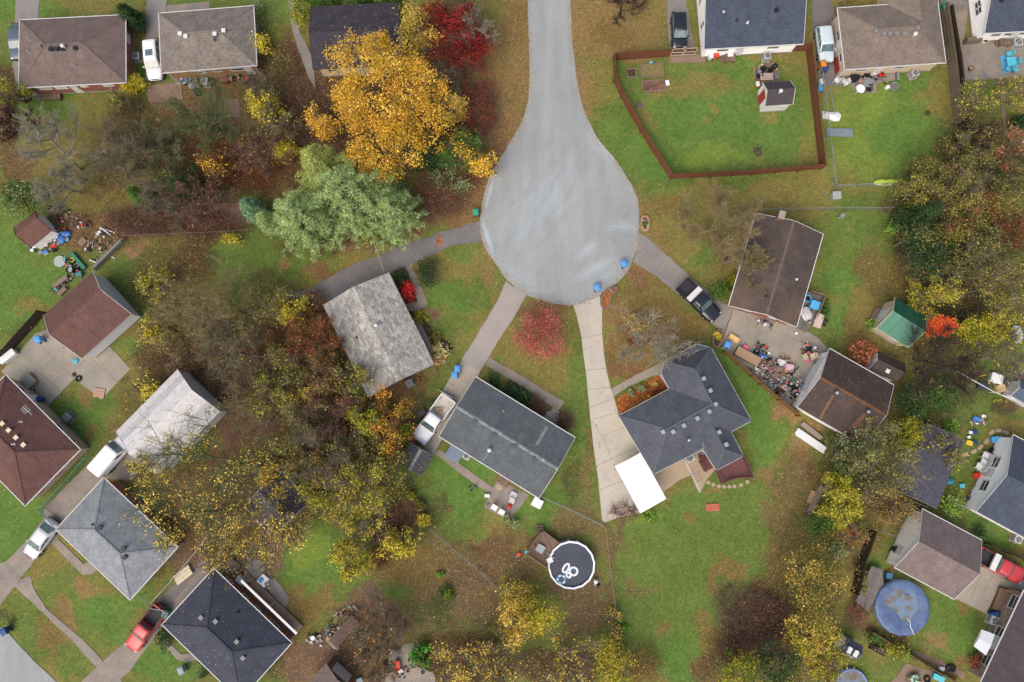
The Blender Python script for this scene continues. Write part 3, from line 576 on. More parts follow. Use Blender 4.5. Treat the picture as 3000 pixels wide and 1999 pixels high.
def finish_house(hs,vents,roof):
    for v in vents:
        t,x,y,k=v[:4];p=roofloc(hs,t,x,y)
        m=v[4] if len(v)>4 else (DKMET if 'd' in k else METAL)
        mb=MB()
        if 'b' in k:
            mb.box((p.x,p.y,p.z+.1),(.34,.34,.22),0,taper=.85);mb.box((p.x,p.y,p.z+.23),(.44,.44,.05),0)
            mb.build('roof_vent',m,roof)
        elif 'p' in k:
            mb.cyl((p.x,p.y,p.z - .1),(p.x,p.y,p.z+.35),.07,.07,10);mb.lathe([(.16,0),(.08,.12)],(p.x,p.y,p.z),10)
            mb.build('vent_pipe',m,roof,True)
        elif 't' in k:
            mb.cyl((p.x,p.y,p.z - .1),(p.x,p.y,p.z+.5),.1,.1,12);mb.lathe([(.12,.42),(.22,.5),(.24,.62),(.1,.74),(0,.76)],(p.x,p.y,p.z),12)
            mb.build('flue_cap',m,roof,True)
def walls_auto(par,L,Wd,ov,ze,wins,doors,pm=None,fm=None):
    hx,hy=L/2 - ov,Wd/2 - ov
    for side,f,wd,h in wins:
        if side in 'NS': window(par,f*hx,hy if side=='N' else -hy,ze - .95,PI/2 if side=='N' else -PI/2,wd,h,fm,pm)
        else: window(par,hx if side=='E' else -hx,f*hy,ze - .95,0 if side=='E' else PI,wd,h,fm,pm)
    for d in doors:
        side,f,wd,g=d[:4];m=d[4] if len(d)>4 else None
        a={'N': PI/2,'S': -PI/2,'E': 0,'W': PI}[side]
        x,y=(f*hx,hy if side=='N' else -hy) if side in 'NS' else (hx if side=='E' else -hx,f*hy)
        door(par,x,y,.08,a,wd,2.1 if not g else 2.15,m,g)
STDW=[('N',-.6,1.2,1.1),('N',.0,.9,.9),('N',.6,1.2,1.1),('S',-.65,1.0,1.0),('S',.55,1.2,1.1),('E',-.4,1.0,1.0),('E',.45,1.0,1.0),('W',-.4,1.0,1.0),('W',.4,1.0,1.0)]
def house(name,label,cat,t,A,B,D,roofm,wallm,kind='gable',ze=2.65,rise=1.5,ov=.35,trim=None,vents=(),wins=STDW,doors=(('S',0,.95,False),),ridge=None,ridgem=None,endwall=None,gutter=True,base=True,pm=None,group=None,bow=0.0):
    trim=trim or WHITE
    c,L,Wd,a=frame(t,A,B,D,ze);c.z=0
    th=thing(name,label,cat,c,a,group)
    hx,hy=L/2,Wd/2;zr=ze+rise;T_=.14
    hs={'obj': th,'ze': ze,'inv': (Matrix.Translation(c) @ Matrix.Rotation(a,4,'Z')).inverted(),'L': L,'W': Wd,'a': a,'c': c}
    sl=math.hypot(hy,rise)
    rf=MB()
    if kind=='gable':
        hs['zf']=lambda x,y: zr - abs(y)/hy*rise
        for s in (1,-1):
            p=[(-hx,s*hy,ze),(hx,s*hy,ze),(hx,0,zr),(-hx,0,zr)]
            rf.face(p,0,((0,0),(L,0),(L,sl),(0,sl)))
            q=[(x,y,z - T_) for x,y,z in p];rf.face(q[::-1],1)
            for i,j in ((0,1),(1,2),(3,0)): rf.face([p[i],q[i],q[j],p[j]],1)
        roof=rf.build('roof',[roofm,trim],th)
        wx,wy=hx - ov,hy - ov
        wz=ze+rise*ov/hy - T_ - .02;az=zr - T_ - .02
        wl=MB()
        for s in (1,-1):
            wl.face([(-wx,s*wy,0),(wx,s*wy,0),(wx,s*wy,wz),(-wx,s*wy,wz)],0,((0,0),(2*wx,0),(2*wx,wz),(0,wz)))
            wl.face([(s*wx,-wy,0),(s*wx,wy,0),(s*wx,wy,wz),(s*wx,0,az),(s*wx,-wy,wz)],1 if endwall else 0,((0,0),(2*wy,0),(2*wy,wz),(wy,az),(0,wz)))
        wall=wl.build('wall',[wallm,endwall or wallm],th)
        # ridge cap, rake boards, gutters
        rc=MB()
        for s in (1,-1):
            k=.17;rc.face([(-hx,0,zr+.018),(hx,0,zr+.018),(hx,s*k,zr+.018 - k*rise/hy),(-hx,s*k,zr+.018 - k*rise/hy)],0,((0,0),(L,0),(L,k),(0,k)))
        rc.build('ridge_cap',ridgem or roofm,roof)
        for s in (1,-1):
            rb=MB()
            for q in (1,-1): rb.bar((s*(hx+.02),q*(hy+.02),ze - .06),(s*(hx+.02),0,zr - .06),.035,.18)
            rb.build('rake_board',trim,roof)
        if gutter:
            for s in (1,-1): MB().box((0,s*(hy+.038),ze - .06),(L,.075,.12)).build('gutter',trim,roof)
    else:
        rl=ridge if ridge is not None else max(.3,L - Wd);ex=rl/2
        def zf(x,y):
            f=min((hy - abs(y))/hy,(hx - abs(x))/max(.01,hx - ex));return ze+rise*max(0,f)
        hs['zf']=zf
        for s in (1,-1):
            rf.face([(-hx,s*hy,ze),(hx,s*hy,ze),(ex,0,zr),(-ex,0,zr)],0,((0,0),(L,0),(hx+ex,sl),(hx - ex,sl)))
            se=math.hypot(hx - ex,rise)
            rf.face([(s*hx,-hy,ze),(s*hx,hy,ze),(s*ex,0,zr)],0,((0,0),(Wd,0),(hy,se)))
        rf.face([(-hx,-hy,ze - .02),(hx,-hy,ze - .02),(hx,hy,ze - .02),(-hx,hy,ze - .02)],1)
        roof=rf.build('roof',[roofm,trim],th)
        wx,wy=hx - ov,hy - ov;wz=ze - .03
        wl=MB()
        for s in (1,-1):
            wl.face([(-wx,s*wy,0),(wx,s*wy,0),(wx,s*wy,wz),(-wx,s*wy,wz)],0,((0,0),(2*wx,0),(2*wx,wz),(0,wz)))
            wl.face([(s*wx,-wy,0),(s*wx,wy,0),(s*wx,wy,wz),(s*wx,-wy,wz)],0,((0,0),(2*wy,0),(2*wy,wz),(0,wz)))
        wall=wl.build('wall',wallm,th)
        rc=MB();rc.bar((-ex,0,zr+.012),(ex,0,zr+.012),.22,.025)
        for sx in (1,-1):
            for sy in (1,-1): rc.bar((sx*ex,0,zr+.012),(sx*hx,sy*hy,ze+.016),.18,.025)
        rc.build('ridge_cap',ridgem or roofm,roof)
        if gutter:
            for s in (1,-1):
                MB().box((0,s*(hy+.038),ze - .03),(L+.15,.07,.12)).build('gutter',trim,roof)
                MB().box((s*(hx+.038),0,ze - .034),(.07,Wd,.12)).build('gutter',trim,roof)
    if base:
        MB().box((0,0,.1),(L - 2*ov+.06,Wd - 2*ov+.06,.26)).build('foundation',CONC2,th)
    for s in (-1,1):
        dp=MB();dp.box((s*(hx - ov - .12),-(hy - ov+.05),ze/2 - .15),(.08,.07,ze - .45));dp.bar((s*(hx - ov - .12),-(hy - ov+.05),ze - .38),(s*(hx - ov - .12),-(hy+.03),ze - .1),.07,.07)
        if gutter: dp.build('downpipe',trim,th)
    hs['roof']=roof;hs['wall']=wall
    walls_auto(th,L,Wd,ov,ze,wins,doors,pm)
    finish_house(hs,vents,roof)
    return hs
BRN=C(112,98,92)
R1=SH('brown_grey_shingle',C(116,102,96),.1);R2=SH('taupe_shingle',C(128,120,112),.2,contrast=1.3)
R3=SH('charcoal_shingle',C(62,59,68),.1);R4=SH('navy_shingle',C(72,80,94),.14);R5=SH('brown_shingle',C(126,114,104),.12)
R7=SH('dark_brown_shingle',C(84,74,70),.12,stain=C(136,112,90),samt=.5,sscale=.16);R8=SH('pale_grey_shingle',C(166,164,158),.34,row=.28,wid=.45,contrast=2.2,stain=C(122,116,100),samt=.55,sscale=.3)
R9=SH('slate_grey_shingle',C(92,98,102),.1);R10=SH('blue_black_shingle',C(84,88,97),.12);R12=SH('umber_shingle',C(76,64,60),.12,stain=C(128,92,62),samt=.55,sscale=.14)
R19=SH('maroon_shingle',C(98,70,66),.14,stain=C(122,86,72),samt=.4,sscale=.2);R20=SH('blue_grey_shingle',C(136,142,147),.14,contrast=1.3);R21=SH('midnight_shingle',C(66,70,83),.12)
R23=SH('rust_brown_shingle',C(112,82,76),.12,stain=C(132,92,76),samt=.4,sscale=.2);R17=SH('mauve_brown_shingle',C(122,108,106),.1);R15=SH('ink_shingle',C(80,82,94),.1)
R25=SH('graphite_shingle',C(78,80,84),.1);R27=SH('old_brown_shingle',C(120,108,102),.16)
RIDGEP=SH('pale_ridge',C(134,141,144),.25,row=.2,wid=.25,contrast=1.6)
h1=house('brick_house','red brick house with brown hipped roof and four dark vents, top left corner','house','a1',(170,175),(1080,130),(150,757),R1,REDB,'hip',rise=1.7,
           vents=[('a1',443,430,'db'),('a1',495,427,'db'),('a1',543,427,'db'),('a1',655,420,'db'),('a1',365,403,'dp'),('a1',565,415,'t',WHITE),('a1',250,447,'p'),('a1',655,570,'p'),('a1',255,340,'p')],
           wins=[('S',-.68,1.5,.9),('S',-.35,1.4,.9),('S',.12,.8,.6),('S',.6,1.2,.8),('N',-.5,1.4,1.1),('N',.5,1.4,1.1),('E',.5,1,1),('W',.3,1,1)],doors=[('S',-.1,.9,False),('N',0,.95,False)],pm=CURT)
h2=house('brick_house','tan brick house with grey taupe hipped roof beside the white station wagon','house','a1',(1367,118),(2180,52),(1383,630),R2,TANB,'hip',rise=1.6,
           vents=[('a1',1555,298,'b',WHITE),('a1',1603,320,'b',WHITE),('a1',1852,300,'b',WHITE),('a1',1928,270,'b',WHITE),('a1',1718,458,'p'),('a1',1845,352,'t',GREYT)],
           wins=[('S',-.25,.9,.8),('S',.1,.9,.8),('S',.55,1.4,1.0),('N',-.5,1.4,1.1),('N',.5,1.4,1.1),('E',.5,1,1),('E',-.3,.9,1),('W',.3,1,1)],doors=[('S',.8,.9,False),('N',0,.95,False)])
h3=house('house','house with flat toned charcoal roof half hidden behind the big yellow maple','house','a2',(475,62),(1225,25),(497,592),R3,SIDT,'gable',rise=1.1,trim=DARKT,ov=.3)
h4=house('siding_house','white sided house with navy roof above the fenced green yard','house','a3',(1598,-245),('a4',388,-290),(1618,425),R4,SIDW,'gable',rise=1.9,
           vents=[('a3',1810,125,'t'),('a3',1930,180,'dp'),('a3',2270,95,'db'),('a3',2025,198,'p',WHITE)],
           wins=[('S',-.6,1.3,.8),('S',.5,1.3,.8),('N',-.5,1.3,1),('N',.5,1.3,1),('W',-.3,.6,1.3),('W',.4,.9,1),('E',.2,.9,1)],doors=[('S',-.22,.95,False),('N',0,.95,False)])
h5=house('house','brown hipped house with a row of vents beside the silver blue hatchback','house','a4',(745,72),(1605,12),(805,600),R5,SIDT,'hip',rise=1.55,
           vents=[('a4',1068,272,'b',GREYT),('a4',1137,300,'b',GREYT),('a4',1188,298,'b',GREYT),('a4',1242,298,'b',GREYT),('a4',1310,295,'b',GREYT),('a4',1428,245,'b',GREYT),('a4',1393,312,'t',WHITE)],
           wins=[('S',-.6,1.4,.8),('S',.2,1.2,.9),('N',-.6,1.3,1),('E',.3,1,1),('W',.3,1.2,1),('W',-.5,1,1)],doors=[('S',-.2,.95,False),('W',0,.95,False)])
# the front wing of the same house, running on out of the frame
wl_=MB();L_,W_=h5['L'],h5['W'];x0,x1=L_*.0,L_*.5;ze_=2.65;xm=(x0+x1)/2;ye=W_/2+5;zr_=ze_+1.2
fr=MB();sl_=math.hypot((x1 - x0)/2,1.2)
for s,xe in ((0,x0),(1,x1)):
    fr.face([(xe,W_*.12,ze_+.03),(xe,ye,ze_+.03),(xm,ye,zr_),(xm,W_*.12,zr_)],0,((0,0),(ye,0),(ye,sl_),(0,sl_)))
fr.face([(x0,ye,ze_),(x1,ye,ze_),(xm,ye,zr_)],1)
fr.build('wing_roof',[R5,SIDT],h5['obj'])
wl_.box((xm,W_/2+2.1,ze_/2),(x1 - x0 - .7,5.2,ze_ - .06));wl_.build('wing_wall',SIDT,h5['obj'])
h6=house('siding_house','bright white house with navy roof and double gable window, top right corner','house','a4',(1950,-230),(2900,-275),(1930,290),R4,SIDW,'gable',rise=1.8,
           wins=[('W',.1,.8,1.0),('W',-.12,.8,1.0),('S',-.7,1.1,.9),('S',-.45,1.1,.9),('S',-.15,1.3,.9),('N',.5,1,1),('N',-.5,1,1)],doors=[('S',-.32,.95,False)],vents=[('a4',2150,8,'db')])
h7=house('brick_house','brown gabled house with brick end and chimney, right of the turning circle','house','b4',('b4',620,548),('b4',392,1345),('b4',50,347),R7,REDB,'gable',rise=1.35,ov=.4,
           vents=[('b4',392,935,'p',WHITE),('b4',130,1082,'dp')],wins=[('N',-.5,1.2,1),('N',.4,.9,.9),('S',-.6,1.5,1.1),('S',.5,1.5,1.1),('E',.4,.8,.7),('E',-.4,.8,.7),('W',-.4,1,1)],doors=[('S',0,.95,False),('N',.75,.9,False)],ridgem=SH('tan_ridge',C(110,96,86),.1))
h8=house('house','pale weathered grey roofed house with red shrub, left of the turning circle','house','b2',(1140,880),('c2',1530,200),(582,1160),R8,SIDG,'gable',rise=1.35,ov=.45,trim=GREYT,ridgem=R8,
           vents=[('b2',1040,1335,'t',WHITE),('b2',868,1437,'dp')],wins=[('N',-.6,1.5,1.1),('N',.5,1.3,1.1),('S',-.6,1,1),('S',.2,1,1),('E',.3,.9,.9),('W',-.3,.9,.9)],doors=[('N',-.12,.95,False),('S',.7,.9,False)])
# front porch roof: its slope breaks flatter and runs out beyond the eave
pr=MB();L_,W_=h8['L'],h8['W']
pr.face([(L_*.02,W_*.28,3.27),(L_*.36,W_*.28,3.27),(L_*.36,W_/2+.1,2.7),(L_*.02,W_/2+.1,2.7)],0,((0,0),(6,0),(6,3),(0,3)))
pr.build('porch_roof',R8,h8['obj'])
for f in (-.0,.17,.35): MB().box((L_*f,W_/2 - .1,1.28),(.12,.12,2.6)).build('porch_post',WHITE,h8['obj'])
MB().box((L_*.17,W_/2 - .1,.12),(L_*.4,1.3,.24)).build('porch_floor',CONC3,h8['obj'])
h9=house('house','slate grey gabled house with white ridge line beside the white pickup','house','c2',(1890,307),('c3',542,830),('c2',1580,822),R9,SIDG,'gable',rise=1.3,ov=.35,ridgem=RIDGEP,
           vents=[('c2',1885,690,'b',R9),('c2',2055,805,'b',R9),('c2',2215,905,'b',R9),('c3',20,905,'b',R9),('c3',190,1015,'b',R9),('c2',2010,935,'t',WHITE),('c2',2130,600,'p')],
           wins=[('N',-.7,1.4,1.1),('N',-.1,1.4,1.1),('N',.8,.9,1),('S',-.7,1.2,1),('S',-.1,.9,.9),('S',.75,1.2,1),('E',.3,.9,.9),('W',0,.9,.9)],doors=[('N',.52,.95,False),('S',.3,.95,False)])
for a_,b_,w_ in ((('c3',303,735),('c3',210,895),.34),(('c2',2003,950),('c2',1950,1030),.26)):
    p,q=roofloc(h9,*a_,.006),roofloc(h9,*b_,.006);d_=(q - p).normalized();n_=Vector((-d_.y,d_.x,0)).normalized()*w_/2
    sm_=MB();k_=7
    for i in range(k_):
        a0,a1=p.lerp(q,i/k_),p.lerp(q,(i+.86)/k_);sm_.face([a0 - n_,a1 - n_,a1+n_,a0+n_],0,((0,i),(w_,i),(w_,i+.8),(0,i+.8)))
    sm_.build('zinc_streak',RIDGEP if w_>.3 else SH('faint_streak',C(110,117,120),.1),h9['roof'])

# the big hipped house with wings: roof planes set out point by point
E,RZ=2.65,4.5
c10=W('c3',1640,600,0);t10=thing('house','rambling blue black hipped house with three wings beside the white canopy','house',c10)
V10=dict(e0=(917,642,E),e1=(1215,1145,E),e2=(1640,930,E),e3=(1757,1112,E),e4=(1992,988,E),e5=(1885,780,E),e6=(2060,685,E),e7=(1712,55,E),e8=(1590,25,E),e9=(1310,175,E),e10=(1283,278,E),e11=(1352,410,E),
           r0=(1332,758,RZ),r1=(1722,540,RZ),r2=(1575,245,RZ - .1),r3=(1722,728,3.75),r4=(1822,932,3.72))
P10={k: W('c3',x,y,z) - c10 for k,(x,y,z) in V10.items()}
F10=['e0 r0 r1 e11','e0 e1 r0','e1 e2 r3 r1 r0','r3 e5 e6 r1','e2 e3 r4 r3','e3 e4 r4','e4 e5 r3 r4','e6 e7 r2 r1','e7 e8 e9 r2','e9 e10 e11 r2','e11 r1 r2']
rf=MB()
UE={'e0 r0 r1 e11': 'e0 e11','e9 e10 e11 r2': 'e10 e11','e11 r1 r2': 'e10 e11','r3 e5 e6 r1': 'e5 e6','e7 e8 e9 r2': 'e8 e9','e4 e5 r3 r4': 'e4 e5'}
for s in F10:
    p=[P10[k] for k in s.split()];a_,b_=[P10[k] for k in (UE.get(s) or ' '.join(s.split()[:2])).split()]
    u_=(b_ - a_).normalized();n_=Vector((-u_.y,u_.x,0));rf.face(p,0,[((q - a_).dot(u_),(q - a_).dot(n_)*1.08) for q in p])
eav=['e%d' % i for i in range(12)];EP=[P10[k] for k in eav]
rf.face([p - Vector((0,0,.03)) for p in EP][::-1],1)
roof10=rf.build('roof',[R10,WHITE],t10)
ri=MB()
for s in ('r0 r1','r1 r2','r0 e0','r0 e1','r1 e6','r3 r4','r4 e3','r4 e4','r2 e7','r2 e9'):
    a_,b_=[P10[k]+Vector((0,0,.012)) for k in s.split()];ri.bar(a_,b_,.2,.03)
ri.build('ridge_cap',R9,roof10)
ed=list(zip(EP,EP[1:]+EP[:1]));cen=sum(EP,Vector())/12
for a_,b_ in ed: MB().bar(a_ - Vector((0,0,.07)),b_ - Vector((0,0,.07)),.065,.12).build('gutter',WHITE,roof10)
def inset(poly,d):
    out=[]
    for i,p in enumerate(poly):
        a,b=poly[i - 1],poly[(i+1) % len(poly)];n1=Vector((-(p - a).y,(p - a).x,0)).normalized();n2=Vector((-(b - p).y,(b - p).x,0)).normalized()
        m=(n1+n2);m=m/max(.35,m.dot(n1));out.append(p+m*d)
    return out
ar=sum(a.x*b.y - b.x*a.y for a,b in ed);WP=inset(EP,.4 if ar>0 else -.4)
wm=MB()
for a_,b_ in zip(WP,WP[1:]+WP[:1]):
    l_=(b_ - a_).length;wm.face([(a_.x,a_.y,0),(b_.x,b_.y,0),(b_.x,b_.y,E - .04),(a_.x,a_.y,E - .04)],0,((0,0),(l_,0),(l_,E),(0,E)))
wm.build('wall',PALEB,t10)
for i,fr_,wd_,h_,g in ((0,.5,4.8,2.1,1),(1,.3,1.2,1,0),(6,.3,1.2,1,0),(6,.6,1.2,1,0),(6,.85,1,1,0),(4,.5,1.2,1,0),(11,.3,1.4,1.1,0),(11,.7,1.4,1.1,0),(8,.5,1.2,1,0),(3,.5,1.6,1.2,0)):
    a_,b_=WP[i],WP[(i+1) % 12];p=a_.lerp(b_,fr_);d_=(b_ - a_);an=math.atan2(d_.y,d_.x)+(-PI/2 if ar>0 else PI/2)
    if g: door(t10,p.x,p.y,.05,an,wd_,h_,CREAM,True)
    else: window(t10,p.x,p.y,1.6,an,wd_,h_)
door(t10,*(WP[10].lerp(WP[11],.5)).xy,.1,math.atan2((WP[11] - WP[10]).y,(WP[11] - WP[10]).x)+(-PI/2 if ar>0 else PI/2))
for x,y,z,m_ in ((1645,322,4.3,1),(1702,425,4.4,1),(1748,541,4.4,1),(1694,605,4.38,1),(1591,663,4.38,1),(1475,725,4.38,1),(1295,780,4.3,1),(1383,779,4.36,1),(1778,782,3.65,1),(1838,888,3.65,1)):
    p=W('c3',x,y,z) - c10;MB().box((p.x,p.y,p.z+.08),(.34,.34,.24),.5,taper=.85).box((p.x,p.y,p.z+.21),(.42,.42,.05),.5).build('roof_vent',METAL,roof10)
p=W('c3',1517,848,3.85) - c10;MB().cyl((p.x,p.y,p.z - .3),(p.x,p.y,p.z+.35),.12,.12).lathe([(.2,.3),(.2,.42),(0,.5)],p).build('flue_cap',METAL,roof10,True)
an_=MB();p=W('c3',1625,925,3.2) - c10
an_.cyl((p.x,p.y,p.z - .5),(p.x,p.y,p.z+.9),.025)
for k in range(5): an_.bar((p.x - .5+.1*k,p.y+.25*k - .5,p.z+.9),(p.x+.5 - .1*k,p.y+.25*k - .3,p.z+.9),.03,.03)
an_.bar((p.x,p.y - .6,p.z+.88),(p.x,p.y+.7,p.z+.88),.03,.03);an_.build('aerial',METAL,roof10)
# porch railing by the front bed
pr=MB();a_,b_=W('c3',1268,288,.2) - c10,W('c3',1345,408,.2) - c10;k_=14
for i in range(k_+1): q=a_.lerp(b_,i/k_);pr.box((q.x,q.y,.65),(.04,.04,.9),.5)
for z_ in (.25,1.1): pr.bar((a_.x,a_.y,z_),(b_.x,b_.y,z_),.07,.05)
pr.build('porch_railing',WHITE,t10)
q_=[W('c3',*k_,.14) - c10 for k_ in ((1275,285),(1350,412),(1420,385),(1345,250))]
MB().prism([(k_.x,k_.y) for k_ in q_],0,.16).build('porch_floor',CONC2,t10)

h12=house('garage','umber gabled garage with two rusty streaks behind the cluttered concrete yard','garage','c4',(675,62),(1228,378),(390,562),R12,SIDC,'gable',rise=1.8,ov=.25,ridgem=SH('umber_ridge',C(112,80,58),.1),vents=[('c4',722,442,'t'),('c4',990,605,'t')],wins=[('S',0,.9,.8),('N',0,.9,.8)],doors=[('W',.15,4.2,True)])
RUSTS=mat('rust_wash',C(116,86,66),.85,.25,1.5)
for a_,b_,w_ in ((('c4',712,465),('c4',600,670),.5),(('c4',980,625),('c4',885,740),.55)):
    p,q=roofloc(h12,*a_,.006),roofloc(h12,*b_,.006);d_=(q - p).normalized();n_=Vector((-d_.y,d_.x,0)).normalized()*w_/2
    MB().face([p - n_*.7,q - n_,q+n_,p+n_*.7]).build('rust_streak',RUSTS,h12['roof'])
TIN=siding('green_tin',C(38,104,84),.28,0,.3,.4,.5,.2)
h14=house('garden_shed','shed with teal green ribbed tin roof by the right hand woods','shed','b4',(1240,1092),(1512,1262),(1105,1368),TIN,SIDT,'gable',ze=2.3,rise=1.5,ov=.2,wins=[('S',.2,.7,.6)],doors=[('W',0,1.5,False)],gutter=False,trim=CREAM,ridgem=TIN)
h15=house('outbuilding','long ink blue roofed outbuilding under the olive tree, left of the toy strewn lawn','outbuilding','c4',(1835,858),(1600,1440),(1518,697),R15,SIDG,'gable',ze=2.5,rise=.7,ov=.2,wins=[('N',.2,.9,.8),('S',-.2,.9,.8)],doors=[('S',.3,.95,False)],gutter=False,trim=GREYT)
e_=(2861 - 2200)/KS,(1499 - 1000)/KS
h16=house('siding_house','white walled house with navy roof behind the row of porch chairs, right edge','house','c4',(1938,1465),(1938+139*5.2,1465+75*5.2),(2228,790),R4,SIDW,'gable',rise=1.9,ov=.25,wins=[('W',.3,1.2,1.1),('W',-.35,1.2,1.1),('N',-.5,1,1),('S',-.4,1,1)],doors=[('W',0,.95,False)],vents=[])
h17=house('garage','large mauve brown gabled garage with white gable wall beside the covered blue pool','garage','d4',(1475,78),(1985,348),(1240,582),R17,SIDC,'gable',rise=1.9,ov=.3,endwall=SIDC,wins=[('N',.3,.8,.8)],doors=[('E',-.2,4.0,True),('W',-.5,.9,False)],ridgem=R17)
h18=house('house','dark roofed house with white gutters and stone veneer, bottom right corner','house','d4',(1980,1565),(2352,775),(2928,1970),SH('espresso_shingle',C(80,72,76),.1),STONEB,'gable',rise=1.5,ov=.3,wins=[('N',.0,1.6,1.2),('N',.75,1.5,1.2),('N',-.6,1.2,1.2)],doors=[('N',-.2,1.6,False)])
h19=house('brick_house','maroon hipped brick house at the left edge with an aerial on its roof','house','c1',(50,292),(690,932),(-418,770),R19,PALEB,'hip',rise=1.9,ov=.4,
            vents=[('c1',30,708,'b',CREAM),('c1',85,765,'b',CREAM),('c1',148,828,'b',CREAM),('c1',212,890,'b',CREAM),('c1',122,885,'p',WHITE),('c1',185,692,'p',CREAM)],wins=[('N',-.75,1.0,1),('N',-.2,.9,.8),('N',.35,1.2,.9),('N',.75,.8,.8),('E',.3,1,.9),('E',-.4,1.2,1),('S',.5,1,1)],doors=[('N',-.5,.95,False),('S',0,.95,False)])
an_=MB();p=roofloc(h19,'c1',285,600)
an_.cyl((p.x,p.y,p.z - .1),(p.x,p.y,p.z+1.0),.03)
for k in range(4): an_.bar((p.x - .55+.2*k,p.y - .4,p.z+1),(p.x - .55+.25*k,p.y+.45,p.z+1),.035,.03)
an_.bar((p.x - .7,p.y,p.z+.97),(p.x+.7,p.y+.1,p.z+.97),.04,.03);an_.build('aerial',METAL,h19['roof'])
h20=house('brick_house','blue grey hipped brick house beside the silver sedan','house','d1',(893,-190),(1528,405),(483,255),R20,REDB,'hip',rise=1.9,ov=.4,vents=[('d1',868,235,'db'),('d1',1072,418,'db'),('d1',1083,492,'db'),('d1',805,210,'dp')],
            wins=[('N',-.45,1.1,.8),('N',.15,.8,.6),('N',.6,1.1,.9),('E',.3,1,1),('E',-.3,1,1),('S',-.5,1.5,1.1),('S',.5,1.5,1.1),('W',0,1,1)],doors=[('S',0,.95,False),('N',-.1,.95,False)])
h21=house('brick_house','midnight blue hipped brick house speckled with leaves beside the red pickup','house','d1',(1840,590),('d2',305,1230),('d1',1395,1072),R21,REDB,'hip',rise=2.0,ov=.35,
            vents=[('d1',1735,1008,'b',GREYT),('d1',1860,1040,'b',GREYT),('d1',2042,1215,'b',GREYT),('d1',2095,1355,'b',GREYT),('d1',2048,965,'dp')],wins=[('N',-.7,1,.8),('N',-.25,.8,.7),('N',.1,.8,.7),('N',.55,1.2,.8),('S',-.5,1.4,1.1),('S',.5,1.4,1.1),('E',0,1,1),('W',0,1,1)])
# long white awning strip along its back wall
aw=MB();L_,W_=h21['L'],h21['W'];aw.box((L_*.12,W_/2+.85,2.2),(L_*.72,.26,.06));aw.build('awning',WHITE,h21['obj'])
for f in (-.2,.12,.44): MB().box((L_*f,W_/2+.9,1.1),(.07,.07,2.2)).build('awning_post',WHITE,h21['obj'])
MB().box((L_*.1,W_/2+.5,.1),(L_*.75,1.1,.22)).build('back_step',BROWNS,h21['obj'])
WTIN=siding('white_tin',C(214,216,220),.9,1,.1,.45,.5,.0,.07);WTINO=siding('old_white_tin',C(206,205,205),.9,1,.14,.5,.5,.0,.2)
h22=house('garage','white tin roofed garage half hidden by the tall yellow tree','garage','c1',(1525,242),(998,776),(1888,612),WTINO,SIDG,'gable',ze=2.8,rise=1.7,ov=.15,gutter=False,wins=[('N',0,.8,.7)],doors=[('E',0,4.5,True)],ridgem=WHITE)
h23=house('garage','rust brown gabled garage on the concrete yard at left','garage','b1',(800,868),('b1',375,1245),('b1',1152,1215),R23,SIDG,'gable',ze=2.7,rise=2.2,ov=.2,gutter=False,wins=[('S',-.3,1,.8),('S',.3,.9,.7)],doors=[('E',.2,3.6,True),('S',0,.95,False)],ridgem=R23)
h24=house('garden_shed','small tumbledown brown shed beside the blue tarpaulins','shed','b1',(300,345),(120,490),(468,492),SH('dull_red_shingle',C(116,84,74),.14,stain=C(120,108,84),samt=.5),SIDC,'gable',ze=2.1,rise=1.0,ov=.15,gutter=False,trim=mat('barn_red',C(110,44,42),.7,.2),wins=[],doors=[('E',0,.9,False)])
h25=house('garden_shed','graphite roofed shed with a white streaked ridge by the white pickup','shed','c2',(1525,985),(1430,1157),(1330,862),R25,SIDG,'gable',ze=2.2,rise=.9,ov=.2,gutter=False,trim=GREYT,ridgem=RIDGEP,wins=[('S',0,.6,.6)],doors=[('W',0,1.4,False)])
h26=house('garden_shed','pale sided shed with red door panel and white roof cap inside the fenced yard','shed','a4',(100,712),(337,695),(126,913),SH('plum_grey_shingle',C(78,72,76),.1),SIDG,'gable',ze=2.1,rise=1.1,ov=.12,gutter=False,wins=[('S',.5,.6,.5)],doors=[('W',.05,1.1,False,mat('red_panel',C(168,62,54),.6,.12))],vents=[('a4',243,800,'t',WHITE)],trim=WHITE)
h13=house('garden_shed','small dark brown roofed shed with white end behind the umber garage','shed','c4',(1102,88),(1320,192),(1022,242),R12,SIDW,'gable',ze=2.0,rise=.9,ov=.12,gutter=False,trim=DARKT,wins=[],doors=[('W',0,1.2,False)],vents=[('c4',1168,258,'b',WHITE)])
h27=house('garage','old brown grey roofed garage with brick side cut by the bottom edge','garage','d2',(600,1405),(430,1600),(850,1620),R27,REDB,'gable',ze=2.6,rise=1.1,ov=.2,gutter=False,trim=GREYT,wins=[],doors=[('W',0,2.2,True)])
h28=house('outbuilding','dark roofed outbuilding with white rake boards buried in yellow leaves','outbuilding','c2',(225,1122),(460,1385),(-120,1395),R15,SIDG,'gable',ze=2.6,rise=1.4,ov=.2,gutter=True,wins=[],doors=[('W',0,.95,False)])
h29=house('garden_shed','little slate roofed shed among the bushes at the bottom right','shed','d4',(818,1180),(960,1255),(755,1298),R15,SIDG,'gable',ze=1.9,rise=.6,ov=.1,gutter=False,trim=GREYT,wins=[],doors=[('S',0,.8,False)],vents=[('d4',845,1278,'b',WHITE),('d4',900,1308,'b',WHITE),('d4',888,1328,'b',WHITE),('d4',835,1298,'b',WHITE)])
